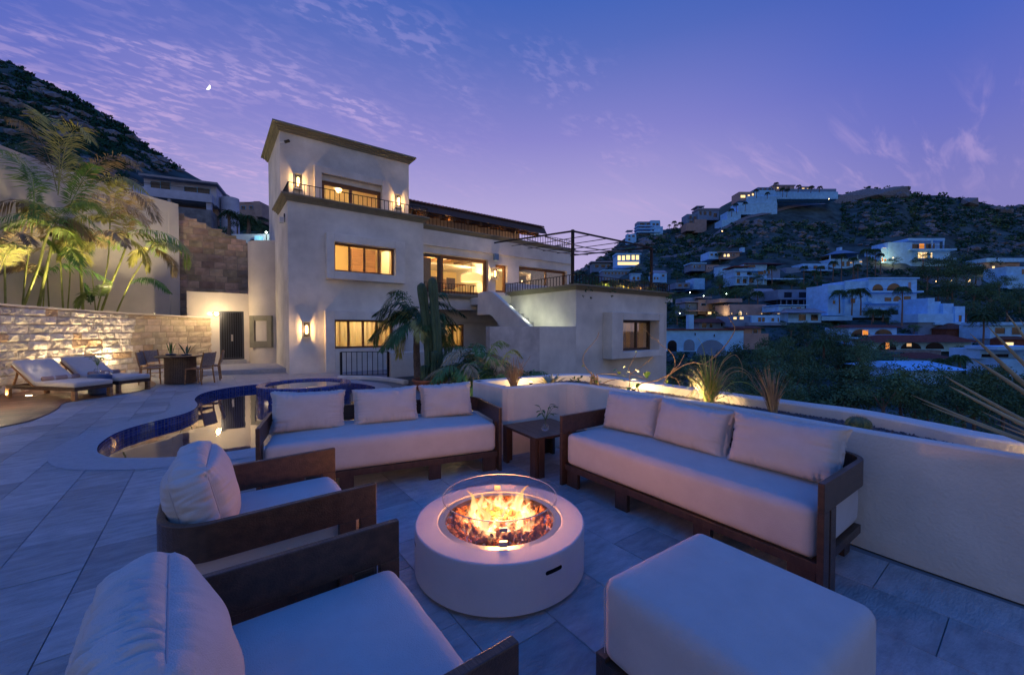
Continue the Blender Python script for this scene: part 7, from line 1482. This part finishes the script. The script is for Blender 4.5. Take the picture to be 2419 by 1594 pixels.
m = MB(); cvv = curve(rp, 6); q = [PD(p.x, p.y - 2, HD(p.x, p.y) - 1.2) for p in cvv]; q2 = [PD(p.x, p.y + 4.5, HD(p.x, p.y + 4.5) - 1.6) for p in cvv]; k = len(q)
m.add([tuple(p) for p in q] + [tuple(p) for p in q2], [(i, i + 1, k + i + 1, k + i) for i in range(k - 1)]); tag(obj('hill_road', m, MT['road']), kind='structure', label='pale road cut running up the hillside')
# ---- left hill houses
wh = hh('white house with a curved balcony and two dark windows on the left hill', (300, 533, 408, 512), [('b', 'wall', 330, 505, 413, 462, 'wall_pale', 1.2, 6), ('b', 'roof', 325, 512, 407, 412, 'roof_grey', .2, 6.5), ('b', 'balcony', 292, 500, 436, 457, 'wall_pale', 0, 1.4), ('b', 'inner_wall', 335, 500, 462, 505, Tn, 3, 4), ('c', 'wall_pale', (), 470, 512, 6, .3), ('b', 'pillar', 394, 401, 460, 500, 'wall_pale', .2, .8), ('b', 'pillar', 486, 498, 474, 515, 'wall_pale', .2, .8), ('b', 'stone_base', 385, 500, 486, 530, 'rock', -.2, 3), ('w', DK, [(347, 370, 421, 443), (371, 394, 422, 444), (428, 459, 434, 456), (460, 490, 437, 459)], 1.2), ('w', DK, [(345, 390, 470, 485), (420, 480, 478, 500)], 3), ('rail', 330, 495, 430, 437, .1), ('b', 'wall', 270, 330, 425, 460, Tn, 1.5, 5), ('cyl', 'curved_end', 512, 20, 440, 560, 'wall_pale', 3.2)], D=52, name='left_hill_house', yaw=R_(24))
hh('distant tan house with a low blue dome behind the white hill house', (540, 622, 464, 520), [('b', 'wall', 545, 594, 470, 515, Tn, 2), ('b', 'wall', 592, 606, 472, 500, Tn, 1), ('b', 'wall', 603, 619, 484, 512, Tn, 0), ('cone', 'dome', 571, 26, 463, 472, 'ceramic_blue', 4), ('w', DK, [(555, 565, 480, 488), (575, 583, 480, 488)], 2)], D=80, name='domed_house')
hh('low white wall building with a bright street light beside the tower', (548, 640, 548, 572), [('b', 'wall', 548, 640, 553, 580, 'wall_pale', 0), ('a', DK, [(588, 610, 565, 574)], 0), ('b', 'wall', 610, 622, 560, 580, Wh, -.5)], D=34, name='street_building')
sl_ = PD(629, 549, 33); t = thing('street_light', 'bright greenish street light behind the corner of the villa', 'street lamp', sl_); obj('bulb', MB().lathe([(0.001, -.09), (.09, 0), (.001, .09)], sl_, 12), MT['street_cool'], t); obj('pole', MB().tube([sl_ - Vector((0, 0, .09)), sl_ - Vector((0, 0, 3))], .04, 6), MT['iron'], t)
light('street_light_lamp', 'POINT', sl_ - FH * .4, 120, (.8, 1, .8), .1)
# ---- vegetation on the hills
def vd(u, v): n_ = noise.noise(Vector((u * .018, v * .03, 11))); return 1 if v > 640 else (.35 + .65 * (n_ > -.1))
P_, Rr = scatter(15000, 1160, 2560, H, ru, rv, 900, (2.8, 7.5), vd); v_ = clump(P_[:11500], Rr[:11500], 14, .42, rs); quads_obj('scrub', v_, MT['scrub'], label='dark green scrub covering the hillside across the valley', kind='stuff')
quads_obj('scrub', clump(P_[11500:], Rr[11500:] * .9, 12, .4, rs), MT['scrub_light'], label='paler dry scrub between the rocks of the hillside', kind='stuff')
P_, Rr = scatter(1050, 1300, 2500, H, ru, rv, 640, (1.5, 5.5), lambda u, v: max(0, noise.noise(Vector((u * .02, v * .03, 40))) + .35))
def boulders(name, P_, Rr, label):
    m = MB(); bmx = bmesh.new(); bmesh.ops.create_icosphere(bmx, subdivisions=1, radius=1); bv = [v.co.copy() for v in bmx.verts]; bf = [tuple(v.index for v in f.verts) for f in bmx.faces]; bmx.free()
    for p, r_ in zip(P_, Rr):
        o = Vector((rs.uniform(0, 50), 0, 0)); sc_ = (rs.uniform(.8, 1.5), rs.uniform(.8, 1.5), rs.uniform(.5, .9)); m.add([(p[0] + v.x * r_ * sc_[0] * (1 + .4 * noise.noise(v + o)), p[1] + v.y * r_ * sc_[1] * (1 + .4 * noise.noise(v + o)), p[2] + v.z * r_ * sc_[2]) for v in bv], bf)
    tag(obj(name, m, MT['rock']), label, None, kind='stuff')
boulders('boulders', P_, Rr, 'pale boulders scattered over the hillside')
P_, Rr = scatter(110, 1450, 2500, H, ru, rv, 590, (5, 13), lambda u, v: max(0, noise.noise(Vector((u * .012, v * .02, 70))) + .25)); boulders('rock_faces', P_, Rr, 'larger rock faces breaking out of the hillside scrub')
P_, Rr = scatter(420, 1200, 2500, H, ru, rv, 700, (7, 13)); quads_obj('bushes', clump(P_, Rr, 46, .2, rs), MT['tree_leaf'], label='larger bushes scattered over the hillside', kind='stuff')
P_, Rr = scatter(6500, -200, 640, LH, lu, lv, 630, (5, 13), lambda u, v: .5 + .6 * (noise.noise(Vector((u * .02, v * .03, 21))) > -.25)); quads_obj('hill_scrub', clump(P_, Rr, 30, .3, rs), MT['scrub'], label='dark scrub on the rocky left hill', kind='stuff')
P_, Rr = scatter(700, -200, 600, LH, lu, lv, 600, (5, 16), lambda u, v: max(0, noise.noise(Vector((u * .02, v * .03, 60))) + .3)); boulders('hill_boulders', P_, Rr, 'pale boulders on the rocky left hill')
# ridge shrubs poking over the skyline
# valley trees: individual crowns
tree_me = []
for k in range(6):
    cc_ = rs.normal(size=(16, 3)) * np.array([.42, .42, .3]); v_ = clump(cc_, rs.uniform(.28, .5, 16), 150, .10, rs, 1); me_o = quads_obj('crown', v_, MT['tree_leaf']); tree_me.append(me_o.data); bpy.data.objects.remove(me_o)
tk = MB().tube([(0, 0, -1.6), (.05, 0, -.8), (0, .04, -.1)], [.07, .055, .03], 7).tube([(0, .02, -.5), (.3, .1, .1)], [.035, .01], 5).tube([(0, .02, -.45), (-.28, -.12, .15)], [.03, .01], 5)
tkm = bpy.data.meshes.new('trunk'); tkm.from_pydata(tk.v, [], tk.f); tkm.materials.append(MT['bark'])
def tree(u, v, D, rpx, label, grp, mi):
    p = PD(u, v, D); s = rpx / FOC * D; t = thing('valley_tree', label, 'tree', p, rs.uniform(0, 6.28), grp); t.scale = (s, s, s * rs.uniform(.8, 1.1)); o = obj('crown', tree_me[mi % 6], None, t, world=False); o2 = obj('trunk', tkm, None, t, world=False)
VL = 'dark bushy tree in the dense wood filling the valley below the planter wall'; VG = 'trees of the wooded valley below the planter wall'
for row, (va, vb_, Da, Db_, n_, r0, r1) in enumerate([(800, 830, 78, 92, 16, 26, 40), (835, 865, 55, 68, 22, 34, 52), (872, 915, 38, 48, 22, 42, 64), (925, 985, 24, 32, 24, 52, 80), (990, 1080, 15, 21, 16, 60, 90)]):
    for i in range(n_):
        u = 1575 + 900 * (i + rs.uniform(.1, .9)) / n_; v = rs.uniform(va, vb_)
        if row == 0 and (u < 1800 or 1990 < u < 2440): continue
        if row == 1 and (2100 < u < 2460 or u < 1640): continue
        if row == 1 and v < 845 and u < 1800: v += 25
        if row == 2 and 2120 < u < 2290: v += 42
        if row == 4: v += max(0, (u - 1900)) * .16
        tree(u, v, rs.uniform(Da, Db_), rs.uniform(r0, r1), VL, VG, rs.randint(6))
BL = 'very dark tall tree of the dense grove right of the white arched house'; BG = 'dark grove on the right slope'
for (u, v, r_) in [(2190, 650, 30), (2215, 628, 26), (2240, 655, 34), (2260, 625, 28), (2285, 650, 32), (2300, 690, 36), (2250, 690, 36), (2215, 690, 28), (2340, 700, 36), (2380, 720, 40), (2320, 740, 38), (2280, 735, 34), (2360, 670, 26), (2410, 700, 30), (2305, 640, 24), (2180, 610, 18), (2110, 620, 14)]: tree(u, v, HD(u, min(v + r_, 760)) * .93, r_, rel(u, v, 'very dark grove tree'), BG, rs.randint(6))
ML = 'dark tree between the houses of the hillside'; MG = 'scattered trees between the hillside houses'
for (u, v, r_) in [(1700, 590, 13), (1701, 602, 12), (1745, 690, 24), (1715, 695, 20), (1680, 690, 20), (1770, 695, 20), (1605, 705, 22), (1625, 730, 20), (1600, 742, 24), (1655, 755, 16), (1690, 745, 14), (1790, 660, 14), (1830, 680, 14), (1870, 670, 16), (1900, 675, 15), (1940, 690, 18), (1950, 720, 20), (1990, 715, 14), (2020, 640, 14), (1930, 660, 14), (1700, 668, 20), (1670, 655, 14), (1600, 655, 14), (1520, 668, 16), (1490, 676, 18), (1450, 672, 16), (1410, 668, 16), (1390, 660, 14), (1540, 690, 18), (1745, 745, 10), (2110, 740, 18), (2140, 745, 16), (2190, 742, 20), (2060, 745, 20), (2095, 760, 16), (1995, 800, 26), (1960, 790, 28), (1910, 775, 22), (1870, 778, 20), (1985, 840, 30), (2030, 835, 22), (2265, 845, 26), (2300, 840, 24), (1730, 800, 12), (1560, 560, 8), (1630, 560, 12), (1720, 555, 10), (2160, 775, 16)]: tree(u, v, HD(u, v + r_ * .6) * .95, r_, rel(u, v, ('small' if r_ < 15 else 'large' if r_ > 19 else 'medium') + ' dark hillside tree'), MG, rs.randint(6))
for (u, v, r_) in [(560, 520, 26), (590, 528, 24), (615, 540, 20), (535, 545, 20), (600, 560, 18), (350, 530, 40), (400, 545, 30), (300, 480, 36), (60, 360, 26), (240, 470, 30)]: tree(u, v, 46 if u > 500 else 34, r_, rel(u, v, 'dark tree of the left hill'), 'trees at the foot of the left hill', rs.randint(6))
# hillside palms
pm_crown = MB(); r = random.Random(2)
for k in range(26):
    a = k * 2.4; ri = r.uniform(-.4, 1.0); d = Vector((math.cos(a), math.sin(a), 0)); sd = Vector((-math.sin(a), math.cos(a), 0)); pts = [d * (t_ * 1.0) * (1 - .2 * max(0, ri)) + Vector((0, 0, ri * t_ * 1.1 - (.9 + ri * .5) * t_ * t_)) for t_ in (0, .33, .66, 1)]
    for j in range(3):
        for s_ in (-1, 1):
            for q_ in range(4): b_ = pts[j].lerp(pts[j + 1], q_ / 4); pm_crown.add([b_, b_ + sd * s_ * .16 + d * .1 - Vector((0, 0, .02)), b_ + sd * s_ * .26 + d * .22 - Vector((0, 0, .14)), b_ + d * .09], [(0, 1, 2, 3)])
pcm = bpy.data.meshes.new('crown'); pcm.from_pydata([tuple(p) for p in pm_crown.v], [], pm_crown.f); pcm.materials.append(MT['leaf_dark'])
def hpalm(u, vt, vb, D, rpx, label, grp):
    s = D / FOC; b = PD(u, vb, D); tp = PD(u + rnd.uniform(-2, 2), vt, D); t = thing('hillside_palm', label, 'palm tree', b, group=grp); obj('trunk', MB().tube([b, b.lerp(tp, .5) + RT * .1, tp], [.2, .15, .13], 6), MT['bark'], t); o = obj('crown', pcm, None, t, world=False); o.location = tp - b; o.scale = (rpx * s,) * 3; o.rotation_euler = (0, 0, rnd.uniform(0, 6))
for (u, a, b, rp_) in [(1592, 523, 541, 6), (1607, 526, 541, 7), (1581, 531, 541, 4), (1596, 531, 541, 5)]: hpalm(u, a, b, 285, rp_, rel(u, v, 'ridge palm silhouette'), 'ridge palms')
for (u, a, b) in [(1832, 432, 452), (1787, 448, 468), (1812, 455, 470), (1849, 445, 466), (1858, 447, 466), (1885, 438, 455), (1915, 440, 456), (1935, 441, 455), (1740, 482, 505), (1728, 494, 512), (1760, 478, 500)]: hpalm(u, a, b, 258, 6, rel(u, v, 'tiny palm silhouette'), 'palms of the hilltop compound')
for (u, a, b, rp_) in [(1924, 640, 668, 9), (1939, 630, 660, 9), (1967, 618, 664, 10), (1987, 602, 664, 11), (2015, 610, 662, 10), (2049, 590, 660, 13), (2068, 590, 652, 12), (2080, 600, 650, 9), (2026, 625, 662, 8), (1824, 630, 680, 11), (1898, 630, 680, 9), (1790, 690, 720, 14), (1736, 690, 715, 11)]: hpalm(u, a, b, HD(u, b) * .97, rp_, rel(u, v, 'slender hillside palm'), 'slender palms on the middle slope')
for (u, a, b, rp_, l_) in [(1983, 688, 740, 17, 'first palm in front of the arched white house, counting from the left'), (2012, 686, 745, 18, 'second palm in front of the arched white house, counting from the left'), (2033, 684, 745, 19, 'third palm in front of the arched white house, counting from the left'), (2130, 680, 770, 17, 'tall palm in front of the right arch of the arched white house'), (2322, 745, 820, 26, 'round crowned fan palm in front of the brick gable'), (2085, 735, 760, 15, 'short fan palm under the terrace of the arched white house'), (2062, 733, 760, 15, 'short dark palm left of the short fan palm'), (1790, 772, 800, 14, 'small palm against the tan wall right of the arcade'), (1945, 805, 860, 24, 'tall dark palm among the valley trees'), (2225, 850, 890, 20, 'drooping palm beside the shallow red hip roof'), (2265, 842, 890, 22, 'second drooping palm beside the shallow red hip roof'), (540, 500, 560, 20, 'palm below the distant blue dome'), (585, 512, 560, 18, 'palm just left of the villa tower')]: hpalm(u, a, b, (HD(u, b) * .9 if u > 1000 else 44), rp_, l_, None)
# little lights on the hillside
for (u, v, w_, l_) in [(1706, 546, 1, 'orange lamp at the foot of the compound stairs'), (1958, 470, 1, 'orange lamp on the road near the compound'), (2086, 618, 1, 'lamp beside the modern white house'), (2110, 609, 1, 'bright wall lamp on the modern white house'), (1630, 691, 0, 'first pale garden light in the hillside trees'), (1716, 694, 0, 'second pale garden light in the hillside trees'), (1742, 683, 0, 'third pale garden light in the hillside trees'), (1662, 699, 0, 'fourth pale garden light in the hillside trees'), (1606, 740, 0, 'pale street light left of the beige tower house'), (2211, 665, 1, 'first warm light inside the dark grove'), (2246, 663, 1, 'second warm light inside the dark grove'), (2289, 663, 1, 'third warm light inside the dark grove')]:
    D = HD(u, v) * .9; p = PD(u, v, D); t = thing('garden_lamp', l_, 'lamp', p); obj('bulb', MB().lathe([(.001, -.0012 * D), (.0013 * D, 0), (.001, .0012 * D)], p, 8), MT['street_warm' if w_ else 'street_cool'], t)
for (u, v, e) in [(2104, 606, 700), (2345, 640, 300), (1480, 608, 500), (1765, 452, 700), (1700, 740, 200), (1840, 735, 200)]: D = HD(u, v); p = PD(u, v, D * .94 - 1); light('hill_light', 'POINT', p, e, (1, .7, .35), .3)
# moon: the lit crescent of a sphere
mp_ = PD(491, 206, 2400); rr_ = 6.6 / FOC * 2400 * 1.0; m = MB(); vs = []; sd_ = (RT * .75 - UPV * .55).normalized(); up_ = sd_.cross(FW).normalized(); tw = -FW; na, nb = 24, 6
for i in range(na + 1):
    for j in range(nb + 1):
        th_ = -math.pi / 2 + math.pi * i / na; ph_ = R_(-3 + 43 * 0) + R_(48) * j / nb; vs.append(mp_ + (sd_ * math.cos(ph_) * math.cos(th_) + up_ * math.sin(th_) + tw * math.sin(ph_) * math.cos(th_)) * rr_)
m.add(vs, [(i * (nb + 1) + j, i * (nb + 1) + j + 1, (i + 1) * (nb + 1) + j + 1, (i + 1) * (nb + 1) + j) for i in range(na) for j in range(nb)]); mo_ = obj('moon', m, MT['moon'], smooth=True); tag(mo_, 'thin bright crescent moon in the sky left of the tower', 'moon')
